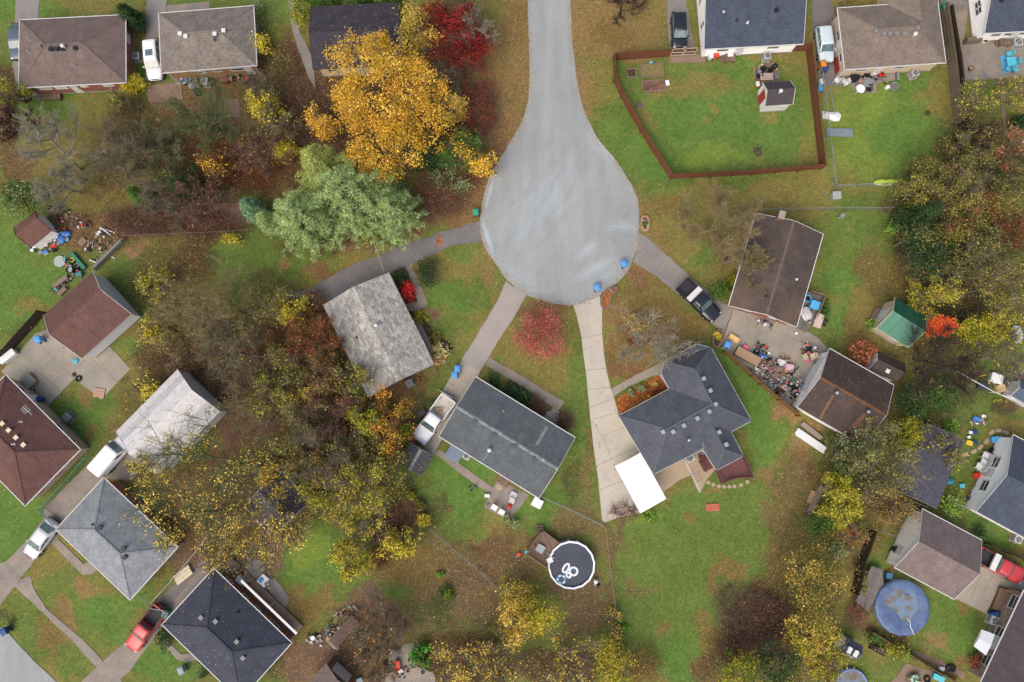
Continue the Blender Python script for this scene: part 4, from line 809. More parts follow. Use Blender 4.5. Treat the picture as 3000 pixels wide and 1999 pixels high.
h30=house('playhouse','blue grey roofed playhouse cut by the right edge beside piled toys','playhouse','c4',(2310,330),(2500,440),(2240,470),SH('denim_shingle',C(84,100,118),.1),SIDG,'gable',ze=1.8,rise=.7,ov=.1,gutter=False,wins=[],doors=[('W',0,.8,False)])
# brick chimney of the right-hand house
p=roofloc(h7,'b4',240,400);ch_=MB().box((p.x,p.y,p.z - .1),(.75,.55,1.9));c_o=ch_.build('chimney',REDB,h7['roof'])
MB().box((p.x,p.y,p.z+.9),(.9,.7,.12)).build('chimney_cap',CONC2,c_o)

# ---- carport, canopies
def canopy(name,label,cat,t,pts,z,m,frame_m,drop=0.0,post=True,thick=.07,ribs=0):
    P=[W(*(p if isinstance(p[0],str) else (t,*p)),z) for p in pts];c=sum(P,Vector())/len(P);c.z=0
    th=thing(name,label,cat,c);Q=[p - c for p in P]
    rf=MB();n=len(Q)
    i0=[Vector((q.x,q.y,z - (drop if k in (1,2) else 0))) for k,q in enumerate(Q)]
    if n==4:
        mid=[(i0[0]+i0[3])/2+Vector((0,0,.14)),(i0[1]+i0[2])/2+Vector((0,0,.14))]
        rf.loft([[i0[0],i0[1],i0[1] - Vector((0,0,thick)),i0[0] - Vector((0,0,thick))],[mid[0],mid[1],mid[1] - Vector((0,0,thick)),mid[0] - Vector((0,0,thick))],[i0[3],i0[2],i0[2] - Vector((0,0,thick)),i0[3] - Vector((0,0,thick))]])
    else: rf.prism([(q.x,q.y) for q in i0],z - thick,z)
    rf.build('roof',m,th)
    ed=MB()
    for a,b in zip(i0,i0[1:]+i0[:1]): ed.bar(a - Vector((0,0,.05)),b - Vector((0,0,.05)),.06,.1)
    ed.build('edge_trim',frame_m,th)
    if post:
        for q in i0:
            k=q*.93;MB().box((k.x,k.y,(q.z - thick)/2),(.06,.06,q.z - thick)).build('post',frame_m,th)
    return th
CARP=siding('white_sheet_roof',C(250,250,250,1.0),.4,0,.05,.4,.5,0,.02)
canopy('carport','bright white flat roofed carport at the end of the concrete drive','carport','c3',[(1108,960),(1325,1355),(1106,1478),(888,1076)],2.5,siding('carport_white',C(255,255,255,.84),.45,0,.06,.4,.5,0,.03),WHITE)
canopy('patio_awning','white ribbed awning against the dark roofed house in the bottom right','awning','d4',[(1988,1118),(2095,1162),(2022,1335),(1920,1258)],2.5,WTIN,WHITE,post=False)


# ================================================================ VEHICLES
RUB=mat('tyre_rubber',C(34,34,36),.85,.2,8)
RIM=mat('wheel_alloy',C(150,154,158),.3,.1,6,metal=.8)
LAMPW=mat('headlamp_lens',C(220,226,230),.1,.05,4,spec=.7)
LAMPR=mat('tail_lens',C(150,24,24),.2,.1,4,spec=.6)
CARGL=glassm('car_glass_sky_tint',C(86,106,108),.08)  # glass paled: bright overcast sky reflection is put into the base colour
BLACKP=mat('black_plastic',C(32,33,36),.55,.15,5)
LINER=mat('bed_liner',C(52,52,56),.7,.2,4)
CHROME=mat('chrome',C(190,194,198),.15,.05,4,metal=.9)
def paint(name,rgb,rough=.22): return mat(name,rgb,rough,.05,1.2,spec=.6)
def sect(x,w,zb,zt,k=1.0):
    h=[(w*.88,zb),(w*.99,zb+.14),(w,zb+(zt - zb)*.55),(w*.965,zb+(zt - zb)*.86),(w*.86,zt - .02),(w*.5,zt+.02*k)]
    return [(x,y,z) for y,z in h]+[(x,-y,z) for y,z in reversed(h)]
def vehicle(label,t,x,y,nose,pm,kind,L=4.6,Wd=1.82,z=.8,name='car',cat='car',group=None,bedm=None,toolbox=None,cargo=None,roofm=None,sunroof=False,rails=False):
    c=W(t,x,y,z);n=W(*(nose if isinstance(nose[0],str) else (t,*nose)),z);a=ang(c,n);c.z=.02
    th=thing(name,label,cat,c,a,group)
    hw=Wd/2;hl=L/2;pick=kind=='pickup';van=kind=='van'
    tall={'sedan': 1.45,'hatch': 1.55,'suv': 1.72,'wagon': 1.55,'pickup': 1.82,'van': 2.15}[kind]
    belt={'sedan': .92,'hatch': .98,'suv': 1.05,'wagon': .98,'pickup': 1.12,'van': 1.2}[kind]
    hood=belt - (.04 if not pick else .0)
    if pick: st=[(-hl*.2,1,belt),(-.05*L,1,belt),(.1*L,1,belt),(.22*L,1,hood),(.33*L,.985,hood - .03),(.42*L,.95,hood - .08),(.475*L,.87,hood - .17),(.5*L,.72,hood - .36)]
    else: st=[(-.5*L,.74,belt - .3),(-.475*L,.88,belt - .1),(-.42*L,.95,belt),(-.3*L,1,belt),(-.1*L,1,belt),(.12*L,1,belt),(.24*L,.99,hood),(.34*L,.97,hood - .06),(.42*L,.93,hood - .13),(.47*L,.84,hood - .22),(.5*L,.66,hood - .38)]
    b=MB().loft([sect(X,hw*f,.3,zt) for X,f,zt in st])
    body=b.build('body',pm,th,True)
    # cabin: three rings, glass panels laid over it
    if pick: xb0,xb1,xt0,xt1=-.2*hl,.44*hl,-.16*hl,.2*hl
    elif van: xb0,xb1,xt0,xt1=-.96*hl,.62*hl,-.93*hl,.38*hl
    elif kind=='sedan': xb0,xb1,xt0,xt1=-.78*hl,.5*hl,-.48*hl,.14*hl
    else: xb0,xb1,xt0,xt1=-.93*hl,.52*hl,-.78*hl,.16*hl
    wb,wt=hw*.93,hw*(.88 if van else .76)
    def cr(z_,x0,x1,w_,r): return [((x0+x1)/2+px_,py_,z_) for px_,py_ in ring8((x1 - x0)/2,w_,r)]
    cb=MB().loft([cr(belt - .06,xb0,xb1,wb,.12),cr(belt+.04,xb0+.02,xb1 - .05,wb*.985,.12),cr(tall - .1,xt0 - .04,xt1+.06,wt*1.04,.16),cr(tall - .03,xt0+.04,xt1 - .05,wt*.95,.2),cr(tall,xt0+.2,xt1 - .22,wt*.72,.2)])
    cb.build('cabin',roofm or pm,th,True)
    def gl(name,p0,p1,p2,p3,off,m=CARGL):
        P=[Vector(p) for p in (p0,p1,p2,p3)];nn=(P[1] - P[0]).cross(P[3] - P[0]).normalized();nn=nn if nn.dot(Vector(off))>0 else -nn
        g=MB();g.loft([[p+nn*.004 for p in P],[p+nn*.03 for p in P]]);g.build(name,m,th)
    zb_,zt_=belt+.05,tall - .11
    for nm,xb,xt,o in (('windshield',xb1 - .05,xt1+.06,(1,0,.6)),('rear_window',xb0+.02,xt0 - .04,(-1,0,.4))):
        if van and nm=='rear_window': continue
        if pick and nm=='rear_window': fz=(.12,.9)
        else: fz=(.04,.98)
        w0,w1=wb*.9,wt*.92;f0,f1=fz
        x_0,x_1=xb+(xt - xb)*f0,xb+(xt - xb)*f1;z_0,z_1=zb_+(zt_ - zb_)*f0,zb_+(zt_ - zb_)*f1
        gl(nm,(x_0,w0,z_0),(x_0,-w0,z_0),(x_1,-w1,z_1),(x_1,w1,z_1),o)
    for s in (1,-1):
        segs=((.04,.32),(.36,.64),(.7,.95)) if kind in ('suv','wagon','hatch') else ((.3,.62),(.66,.95)) if kind=='sedan' else ((.08,.45),(.5,.95)) if pick else ((.76,.97),)
        for f0,f1 in segs:
            def pt(f,up):
                z_=zb_+.03+(zt_ - zb_ - .06)*up;xa=xb0+.1+(xt0 - xb0)*up;xz=xb1 - .12+(xt1 - xb1)*up
                return (xa+(xz - xa)*f,s*(wb*.985+(wt*1.04 - wb*.985)*up),z_)
            gl('side_window',pt(f0,.06),pt(f1,.06),pt(f1,.92),pt(f0,.92),(0,s,.2))
        mr=MB();mr.blob((xb1 - .28,s*(hw+.09),belt+.08),.1,.1,.08,3,0,8);mr.bar((xb1 - .26,s*(hw - .06),belt+.05),(xb1 - .26,s*(hw+.06),belt+.06),.06,.05)
        mr.build('mirror',pm if not pick else BLACKP,th,True)
        MB().blob((.462*L,s*hw*.66,hood - .24),.1,.2,.1,2,0,10).build('headlight',LAMPW,th,True)
        MB().box((-.497*L+.04,s*hw*.78,belt - .17),(.06,.2,.2)).build('taillight',LAMPR,th)
        for xw in (.31*L,-.29*L):
            wh=MB().lathe([(.2,-.1),(.33,-.11),(.35,-.06),(.35,.06),(.33,.11),(.2,.1)],n=20,close=True)
            wo=wh.build('wheel',RUB,th,True);wo.location=(xw,s*(hw - .1),.34);wo.rotation_euler=(PI/2,0,0)
            MB().lathe([(0,.03),(.06,.05),(.19,.02),(.2,.08)],n=14).lathe([(0,-.03),(.06,-.05),(.19,-.02),(.2,-.08)],n=14).build('rim',RIM,wo,True)
    gr=MB();gr.box((.492*L,0,hood - .34),(.05,hw*.9,.18));gr.build('grille',BLACKP,th)
    bp=MB();bp.box((.49*L,0,.42),(.12,hw*1.7,.16));bp.box((-.49*L,0,.45),(.12,hw*1.75,.16));bp.build('bumper',CHROME if pick else BLACKP,th)
    wp=MB();zc=belt+.06
    for s in (-.1,.45): wp.bar((xb1+.03,s*hw,zc - .02),(xb1 - .16,s*hw+.3,zc+.14),.025,.02)
    wp.build('wiper',BLACKP,th)
    if pick:
        x0,x1=-hl+.05,-.2*hl;xm=(x0+x1)/2;bl=x1 - x0;zt=belt+.02
        bd=MB();bd.box((xm,0,.62),(bl,Wd - .1,.12))
        bd.build('bed',bedm or LINER,th)
        for s in (1,-1):
            sd=MB();sd.loft([[(X,s*hw*.88,.34),(X,s*hw,.5),(X,s*hw,zt - .08),(X,s*(hw - .02),zt),(X,s*(hw - .15),zt),(X,s*(hw - .17),.6)] for X in (x0,x0+.1,xm,x1)])
            sd.build('bed_side',pm,th)
            MB().box((xm,s*(hw - .085),zt+.012),(bl - .1,.1,.03)).build('bed_rail',BLACKP if bedm is None else pm,th)
            MB().box((xm - .05,s*(hw - .28),.74),(1.0,.2,.2)).build('wheel_arch',bedm or LINER,th)
        tg=MB();tg.box((x0+.03,0,(zt+.5)/2),(.08,Wd - .2,zt - .52));tg.build('tailgate',pm,th)
        MB().box((x1 - .03,0,(zt+.5)/2),(.06,Wd - .2,zt - .5)).build('bulkhead',pm,th)
        if toolbox:
            tb=MB();tb.box((x1 - .38,0,zt+.06),(.62,Wd - .06,.2));tb.box((x1 - .38,0,zt+.18),(.64,Wd - .02,.05));tb.build('toolbox',toolbox,th)
    if sunroof: MB().box((xt1 - .75,0,tall+.004),(.75,wt*1.2,.02)).build('sunroof',CARGL,th)
    if rails:
        for s in (1,-1): MB().bar((xt0+.25,s*wt*.82,tall+.03),(xt1 - .3,s*wt*.82,tall+.03),.05,.05).build('roof_rail',BLACKP,th)
    MB().box((hl*.12,0,hood+.004 if pick else .34),(.01,.01,.01)) if False else None
    return th,a,c
PW=paint('white_car_paint',C(236,238,240));PSIL=paint('silver_blue_paint',C(198,212,218),.25)
PBLK=paint('black_car_paint',C(34,38,46),.12);PRED=paint('red_car_paint',C(196,60,66),.3);PPEW=paint('pewter_paint',C(204,206,208),.25);PSLA=paint('slate_car_paint',C(84,98,112),.16)
vehicle('slate blue car half tucked under the red brick house eave, top left','a1',150,350,(145,450),PSLA,'sedan',4.5,group=None)
vehicle('white station wagon with sunroof beside the tan brick house','a1',1318,512,(1328,640),PW,'suv',4.9,1.86,sunroof=True)
vehicle('glossy black car nose to the double gate by the white sided house','a3',1440,258,(1444,380),PBLK,'hatch',4.5)
vehicle('silver blue hatchback parked beside the brown hipped house','a4',638,375,(655,500),PSIL,'hatch',4.5,1.8)
vehicle('black pickup truck with a white toolbox on the right hand drive','b3',1612,1118,(1720,1225),PBLK,'pickup',5.6,1.95,.9,'pickup_truck','pickup',toolbox=WHITE)
BEDW=mat('scuffed_white_bed',C(206,200,192),.6,.15,3,stain=C(150,120,92),samt=.6,sscale=1.5)
vehicle('white pickup truck with debris in its open bed by the slate grey house','c2',1527,670,(1440,790),PW,'pickup',5.9,2.0,.95,'pickup_truck','pickup',bedm=BEDW)
vehicle('plain white cargo van backed against the tin roofed garage','c1',950,985,(1040,880),PW,'van',4.8,1.9,1.2,'van','van')
vehicle('silver white sedan parked on the drive beside the blue grey brick house','d1',348,335,(270,440),PPEW,'sedan',4.7,1.82)
vehicle('red pickup truck with empty black bed at the lower left','d1',1250,1105,(1160,1225),PRED,'pickup',5.4,1.85,.9,'pickup_truck','pickup')
vehicle('red pickup truck with white toolbox beside the mauve brown garage','d4',2150,565,(2290,640),PRED,'pickup',5.6,1.9,.9,'pickup_truck','pickup',toolbox=WHITE)

# ================================================================ BINS, MACHINES, FENCES
def bin_(label,t,x,y,rot,m,lidm=None,s=1.0,cat='bin',group=None):
    c=W(t,x,y,.5*s);c.z=.015;th=thing('wheelie_bin',label,cat,c,R(rot),group)
    MB().loft([[(X*f,Y*f,z) for X,Y in ring8(.3*s,.33*s,.05*s)] for f,z in ((.78,.06*s),(.98,.92*s),(1.04,.94*s),(1.04,.99*s))]).build('body',m,th)
    MB().loft([[(X,Y,z) for X,Y in ring8(a,b,.07*s)] for a,b,z in ((.33*s,.36*s,.985*s),(.34*s,.37*s,1.02*s),(.26*s,.29*s,1.07*s),(.1*s,.12*s,1.09*s))]).build('lid',lidm or m,th,True)
    MB().bar((-.3*s,-.42*s,.98*s),(.3*s,-.42*s,.98*s),.05,.05).bar((-.28*s,-.34*s,.96*s),(-.28*s,-.42*s,.98*s),.04,.04).bar((.28*s,-.34*s,.96*s),(.28*s,-.42*s,.98*s),.04,.04).build('handle',m,th)
    for q in (1,-1): MB().cyl((q*.27*s,-.3*s,.12*s),(q*.33*s,-.3*s,.12*s),.12*s,n=14).build('wheel',RUB,th)
    return th
BLUB=mat('blue_bin_plastic',C(84,154,216),.5,.08,3);GRNB=mat('green_bin_plastic',C(52,150,118),.5,.08,3);NAVB=mat('navy_bin_plastic',C(40,70,128),.5,.1,3);GRYB=mat('grey_bin_plastic',C(140,156,168),.5,.1,3);ORGB=mat('orange_bin_plastic',C(214,132,52),.5,.1,3);TEALB=mat('teal_bin_plastic',C(70,130,128),.5,.1,3)
bin_('blue wheelie bin on the turning circle, nearest the right hand drive','b3',958,806,35,BLUB)
bin_('blue wheelie bin on the turning circle beside the curved leaf filled planter','b3',728,1008,15,BLUB)
bin_('upper of two blue wheelie bins above the white pickup','c2',1735,236,-5,BLUB)
bin_('lower of two blue wheelie bins above the white pickup','c2',1712,290,5,BLUB)
bin_('blue wheelie bin standing on the left concrete yard','b1',345,1452,20,BLUB)
bin_('blue wheelie bin at the corner of the cluttered yard','c3',1845,30,-25,BLUB)
bin_('green wheelie bin in the leaves left of the turning circle','b2',1892,362,5,GRNB)
bin_('grey wheelie bin on grass in front of the midnight roofed house','d1',1572,1452,25,GRYB)
bin_('blue and grey wheelie bin at the street edge, far lower left','d1',55,1118,30,NAVB)
bin_('grey bin beside the tail of the lower left red pickup','d1',1440,970,-30,TEALB)
bin_('green bin beside the gate at the top right house','a4',1655,62,0,GRNB)
bin_('orange bin behind the silver blue hatchback','a4',608,562,8,ORGB,BLUB if False else ORGB)
bin_('dark blue bin wedged behind the orange bin','a4',632,600,10,NAVB,s=.8)
bin_('black bin by the white gable of the mauve brown garage','d4',1242,425,-25,mat('black_bin_plastic',C(44,50,54),.5,.1,3))
bin_('navy bin against the maroon roofed brick house','c1',352,500,-40,NAVB,s=.9)
bin_('grey bin near the white sided house steps','a3',1705,490,0,mat('pale_bin_plastic',C(210,214,216),.5,.06,3),s=.9)
bin_('red bin beside the pale bin by the steps','a3',1752,482,0,mat('red_bin_plastic',C(226,72,52),.5,.08,3),s=.8)
bin_('blue bin at the foot of the dark roofed house in the bottom right','d4',2105,975,10,NAVB,s=.7)

def ac(label,t,x,y,rot=0,s=.8,dark=False):
    c=W(t,x,y,.7);c.z=.0;th=thing('air_conditioner',label,'air conditioner',c,R(rot))
    MB().box((0,0,.05),(s+.2,s+.2,.1)).build('pad',CONC2,th)
    m=mat('ac_case',C(176,180,176),.5,.1,3) if not dark else mat('ac_case_dark',C(92,98,100),.5,.1,3)
    b=MB().loft([[(X,Y,z) for X,Y in ring8(s/2,s/2,.1)] for z in (.1,.78,.82)])
    b.build('case',m,th)
    lv=MB()
    for k in range(7):
        for q in (0,1,2,3): lv.box((math.cos(q*PI/2)*(s/2+.008),math.sin(q*PI/2)*(s/2+.008),.2+k*.08),(.02,s*.75,.03),q*PI/2)
    lv.build('louvres',GREYT,th)
    f=MB().lathe([(s*.4,.835),(s*.4,.85),(s*.36,.85),(s*.36,.835)],n=24,close=True)
    for k in range(4): f.lathe([(s*(.08+.08*k),.845),(s*(.09+.08*k),.855),(s*(.1+.08*k),.845)],n=20)
    f.build('fan_grille',METAL,th)
    MB().cyl((0,0,.822),(0,0,.828),s*.36,n=24).build('fan_well',BLACKP,th)
    bl=MB()
    for k in range(4): a=k*PI/2+.4;bl.bar((.05*math.cos(a),.05*math.sin(a),.834),(s*.33*math.cos(a),s*.33*math.sin(a),.834),.16,.012)
    bl.build('fan_blade',GREYT,th)
for i,a in enumerate([('air conditioner on grass between the red and tan brick houses','a1',1168,482),('air conditioner among junk below the tan brick house','a1',1757,700),('small pale air conditioner behind the white sided house','a3',2197,482),('air conditioner on grass behind the brown hipped house','a4',1412,630,15),
    ('large air conditioner behind the bright white house, top right','a4',2298,362,5,.95),('dark square air conditioner beside the maroon roofed house','c1',575,655,-40,.95,True),('air conditioner in brown leaves below the weathered grey roof','c2',1320,360,28,.8,True),
    ('air conditioner against the back of the slate grey house','c2',1810,985,-30),('white air conditioner in the corner behind the blue black house','c3',1527,1003,28,.95),('air conditioner by the red steps at the far right house','d4',2298,340,-25),('pale air conditioner beside the stone veneer wall','d4',2095,1040,-25,.95)]): ac(*a)

WOODF=siding('red_brown_boards',C(116,76,56),.14,0,.45,.85,.15,0,.2)
WOODG=siding('grey_boards',C(120,108,94),.14,0,.4,.85,.15,0,.2)
WOODD=siding('dark_boards',C(66,54,48),.14,0,.4,.85,.15,0,.25)
def wood_fence(label,pts,h=1.8,m=WOODF,group=None):
    P=[W(*p,0) for p in pts];c=P[0];th=thing('wooden_fence',label,'fence',c,0,group)
    for k,(a,b) in enumerate(zip(P[:-1],P[1:])):
        a,b=a - c,b - c;d=b - a;L=d.length;u=d.normalized();n=Vector((-u.y,u.x,0));m_=MB();nb=max(1,int(L/.15));rg=random.Random(k+nb)
        for i in range(nb):
            p=a+u*(L*(i+.5)/nb)+n*.045;hh=h+rg.uniform(-.03,.03);t_=rg.uniform(-.03,.03)
            m_.box((p.x,p.y,.05+hh/2),(L/nb - .012,.025,hh),math.atan2(u.y,u.x)+t_*.3)
        m_.build('board_panel',m,th)
        r=MB()
        for z in (.35,h*.55,h - .2): r.bar(a+Vector((0,0,z)),b+Vector((0,0,z)),.05,.1)
        r.build('rail',m,th)
        np_=max(1,round(L/2.4))
        for i in range(np_+(1 if k==len(P) - 2 else 0)):
            p=a+u*(L*i/np_) - n*.06;MB().box((p.x,p.y,(h+.06)/2),(.1,.1,h+.06),math.atan2(u.y,u.x)).build('post',m,th)
    return th
def chain_fence(label,pts,h=1.2,m=METAL,mesh=True,slat=None):
    P=[W(*p,0) for p in pts];c=P[0];th=thing('chain_link_fence',label,'fence',c)
    ms=MB();rl=MB()
    for k,(a,b) in enumerate(zip(P[:-1],P[1:])):
        a,b=a - c,b - c;d=b - a;L=d.length;u=d.normalized()
        rl.cyl((a.x,a.y,h),(b.x,b.y,h),.034 if mesh else .05,n=6)
        if mesh:
            s=.2;kk=int(L/s)
            for i in range(-int(h/s),kk):
                for q in (1,-1):
                    x0,x1=(i*s,i*s+h) if q>0 else (i*s+h,i*s);z0,z1=.04,h
                    lo,hi=0,L
                    f0=0;f1=1
                    if q>0: f0=max(0,(lo - x0)/h);f1=min(1,(hi - x0)/h)
                    else: f0=max(0,(x0 - hi)/h);f1=min(1,(x0 - lo)/h)
                    if f1 - f0<.05: continue
                    A_=a+u*(x0+(x1 - x0)*f0)+Vector((0,0,z0+(z1 - z0)*f0));B_=a+u*(x0+(x1 - x0)*f1)+Vector((0,0,z0+(z1 - z0)*f1))
                    nn=Vector((-u.y,u.x,0))*.0034;ms.face([A_ - nn,A_+nn,B_+nn,B_ - nn]);v=Vector((0,0,.0034));ms.face([A_ - v,A_+v,B_+v,B_ - v])
        np_=max(1,round(L/2.6))
        for i in range(np_+(1 if k==len(P) - 2 else 0)):
            p=a+u*(L*i/np_);MB().cyl((p.x,p.y,0),(p.x,p.y,h+.05),.035,n=8).lathe([(.045,h+.04),(.02,h+.09),(0,h+.1)],(p.x,p.y,0),8).build('post',m,th)
    rl.build('top_rail',m,th)
    if mesh: ms.build('wire_mesh',m,th,fixn=False)
    return th
wood_fence('red brown board fence round the green yard of the navy roofed white house',[('a3',1350,488),('a3',868,520),('a3',872,710),('a3',935,850),('a3',1100,1145),('a3',1355,1545),('a4',0,1510),('a4',590,1460),('a4',535,980),('a4',475,440),('a4',330,440)])
def gate_leaf(label,p0,p1,h=1.7):
    a,b=W(*p0),W(*p1);c=(a+b)/2;L=(b - a).length;th=thing('wooden_gate',label,'gate',c,ang(a,b))
    m=MB()
    for i in range(12): m.box((-L/2+L*(i+.5)/12,.03,h/2+.08),(L/12 - .012,.025,h))
    m.build('board_panel',WOODF,th)
    f=MB()
    for z in (.2,h/2,h): f.box((0,-.02,z),(L,.05,.1))
    for s in (-1,1): f.box((s*(L/2 - .05),-.02,h/2+.05),(.1,.05,h))
    f.build('frame',mat('pale_gate_frame',C(190,184,170),.6,.1),th);MB().box((L/2 - .1,-.07,1.0),(.12,.06,.05)).build('latch',DKMET,th)
gate_leaf('left leaf of the double board gate in front of the black car',('a3',1355,486),('a3',1460,480));gate_leaf('right leaf of the double board gate in front of the black car',('a3',1465,480),('a3',1570,474))
wood_fence('dark board fence along the left concrete yard',[('b1',400,1225),('b1',100,1560),('c1',30,150)],1.8,WOODD)
wood_fence('weathered grey fence between the brown hipped and bright white houses',[('a4',1620,90),('a4',1690,560),('a4',1745,1090)],1.7,WOODG)
wood_fence('second weathered grey fence run close behind the first',[('a4',1660,110),('a4',1735,560),('a4',1790,1080)],1.7,WOODD)
wood_fence('dark sagging fence at the edge of the covered pool garden',[('d4',1010,250),('d4',920,500),('d4',860,780)],1.8,WOODD)
wood_fence('tan timber fence along the cluttered concrete yard',[('c3',1810,95),('c3',2040,300),('c4',60,370),('c4',385,640)],1.5,siding('ochre_boards',C(122,92,56),.14,0,.35,.85,.15,0,.2))
wood_fence('brown fence running below the covered pool',[('d4',1000,1110),('d4',1250,1265),('d4',1500,1420),('d4',1750,1560)],1.3,siding('bleached_boards',C(126,106,86),.14,0,.35,.85,.15,0,.2))
wood_fence('low dark fence beside the pool garden hedge above the bottom garage',[('d4',1260,30),('d4',1440,70)],1.5,WOODD)
wood_fence('dark green brown fence between the mauve garage and the far right house',[('d4',1990,360),('d4',2349,520)],1.6,WOODD)
chain_fence('chain link fence with white rail left of the kayak lawn',[('a4',572,620),('a4',600,800),('a4',690,1567),('b4',700,152),('b4',1340,130)],1.25)
chain_fence('chain link fence across the lawn above the chimney house',[('b4',60,352),('b4',600,345),('b4',1180,340)],1.2,GREYT)
chain_fence('chain link fence between the maroon house and the driveway',[('c1',800,985),('c1',600,1210),('c1',395,1440),('d1',540,230)],1.3,TEALB)
chain_fence('chain link fence with pale rail beside the lower left leaning panel',[('d1',1340,865),('d1',1500,690),('d1',1680,480),('d1',1850,260)],1.2)
chain_fence('short chain link run from blue grey house to the grey gate',[('d1',1240,800),('d1',1335,905)],1.2)
chain_fence('chain link fence from the slate grey house down to the pool lawn',[('c3',250,1330),('c3',500,1440),('d3',790,215)],1.2)
chain_fence('wire fence between the round pool and the wide right lawn',[('d3',795,222),('d3',820,440),('d3',850,700),('d3',890,980)],1.1,mat('rusty_wire',C(156,128,100),.8,.2))
chain_fence('wire fence along the leafy slope left of the round pool',[('d2',1495,235),('d2',1700,405),('d2',1920,590),('d2',2110,780)],1.1,GREYT)
chain_fence('wire fence across the brush from the woods to the yellow shrubs',[('b1',1080,580),('b1',1800,550),('b1',2349,520)],1.1,mat('dull_wire',C(98,92,84),.8,.2),mesh=False)
chain_fence('wire fence running down through the bare trees at left',[('b1',1090,600),('b1',1400,880),('b1',1700,1180)],1.1,mat('mossy_wire',C(112,100,78),.8,.2),mesh=False)
chain_fence('wire fence from the weathered grey roof to the white pickup',[('c2',1525,205),('c2',1578,300),('c2',1440,480),('c2',1310,640)],1.1,mat('brown_wire',C(120,96,80),.8,.2),mesh=False)
chain_fence('white railed fence bordering the toy strewn lawn at right',[('c4',1690,240),('c4',2050,440),('c4',2280,530),('c4',2400,610)],.9,WHITE,mesh=False)
chain_fence('small wire pen in the pool garden',[('d4',1220,30),('d4',1340,80),('d4',1220,300),('d4',1100,265),('d4',1220,30)],.8,GREYT,mesh=False)
chain_fence('white fence panel line behind the blue black house',[('c3',1468,1015),('c3',1535,1150),('c3',1600,1290)],1.0,WHITE)
chain_fence('low wire line crossing the left drive by the pale grey roof',[('b2',1015,600),('b2',1060,720),('b2',1115,880)],1.1,mat('drab_wire',C(170,160,140),.7,.2),mesh=False)
chain_fence('wire fence between the umber garage woods and the little shed',[('c4',1210,1300),('c4',1330,1360),('c4',1470,1420)],1.2,GREYT,mesh=False)
def bar_gate(label,p0,p1,h=1.2,n=4):
    a,b=W(*p0),W(*p1);c=(a+b)/2;L=(b - a).length;th=thing('metal_gate',label,'gate',c,ang(a,b));f=MB()
    for z in (.15,h): f.cyl((-L/2,0,z),(L/2,0,z),.03,n=8)
    for s in (-1,1): f.cyl((s*L/2,0,.1),(s*L/2,0,h),.03,n=8)
    f.build('frame',METAL,th);q=MB()
    for i in range(1,n*3): q.cyl((-L/2+L*i/(n*3),0,.15),(-L/2+L*i/(n*3),0,h),.015,n=6)
    q.build('bars',METAL,th)
bar_gate('tubular metal gate across the maroon house drive',('c1',395,1440),('d1',520,200));bar_gate('grey metal gate behind the lower left red pickup',('d1',1335,905),('d1',1450,925))
bar_gate('dark metal gate beside the bright white house',('a4',1640,90),('a4',1790,95),1.5);bar_gate('metal gate across the drive above the white pickup',('c2',1580,420),('c2',1700,490))


# ================================================================ POOLS, DECKS
DECKW=siding('deck_boards',C(122,102,86),.14,0,.4,.8,.2,0,.18);DECKR=siding('red_stained_deck',C(106,66,64),.14,0,.4,.6,.3,0,.15);DECKG=siding('grey_deck',C(116,110,106),.14,0,.4,.8,.2,0,.15)
def deck(label,pts,z,m,rails=(),rm=None,rh=.9,steps=None):
    P=[W(*p,z) for p in pts];c=sum(P,Vector())/len(P);c.z=0;th=thing('deck',label,'deck',c);Q=[p - c for p in P];u=(Q[1] - Q[0]).normalized();n=Vector((-u.y,u.x,0))
    b=MB();b.face([(q.x,q.y,z) for q in Q],0,[(q.dot(u),q.dot(n)) for q in Q]);b.build('boards',m,th)
    s=MB()
    for p,q in zip(Q,Q[1:]+Q[:1]): s.bar(Vector((p.x,p.y,z - .13)),Vector((q.x,q.y,z - .13)),.05,.24)
    s.build('rim_joist',rm or m,th)
    for q in Q:
        k=q*.94
        if z>.3: MB().box((k.x,k.y,z/2 - .02),(.1,.1,z - .04)).build('leg',rm or m,th)
    for i,j in rails:
        a,d=Q[i],Q[j];r=MB();L=(d - a).length;k=max(2,int(L/.16))
        r.bar((a.x,a.y,z+rh),(d.x,d.y,z+rh),.12,.05);r.bar((a.x,a.y,z+.12),(d.x,d.y,z+.12),.05,.06)
        for e in range(k+1): p=a.lerp(d,e/k);r.box((p.x,p.y,z+rh/2),(.04,.04,rh - .02))
        r.build('railing',rm or m,th)
    if steps:
        p0,p1=W(*steps[0]) - c,W(*steps[1]) - c;a=math.atan2(p1.y - p0.y,p1.x - p0.x)
        for k in range(3):
            q=p0.lerp(p1,(k+.5)/3);MB().box((q.x,q.y,z*(1 - (k+1)/4)),((p1 - p0).length/3+.02,.95,.06),a).build('step',m,th)
    return th
deck('grey brown timber deck beside the round pool with floats',[('d3',220,300),('d3',275,270),('d3',430,385),('d3',330,480),('d3',310,580),('d3',125,455)],1.0,DECKW,[(5,0),(4,5)],steps=(('d3',240,285),('d3',232,215)))
deck('red stained deck behind the blue black hipped house',[('c3',1750,1105),('c3',1980,990),('c3',2060,1165),('c3',1920,1170),('c3',1800,1215)],.7,DECKR,[(0,4),(4,3),(3,2),(2,1)],DECKR,.9)
deck('small red stained landing and steps beside the corner air conditioner',[('c3',1615,1040),('c3',1690,1010),('c3',1735,1085),('c3',1660,1120)],.5,DECKR,[(0,3)],steps=(('c3',1640,1020),('c3',1630,960)))
deck('grey deck beside the tarp covered pool',[('d4',1040,570),('d4',1130,600),('d4',1140,720),('d4',1080,830),('d4',1010,960),('d4',905,870)],.95,DECKG)
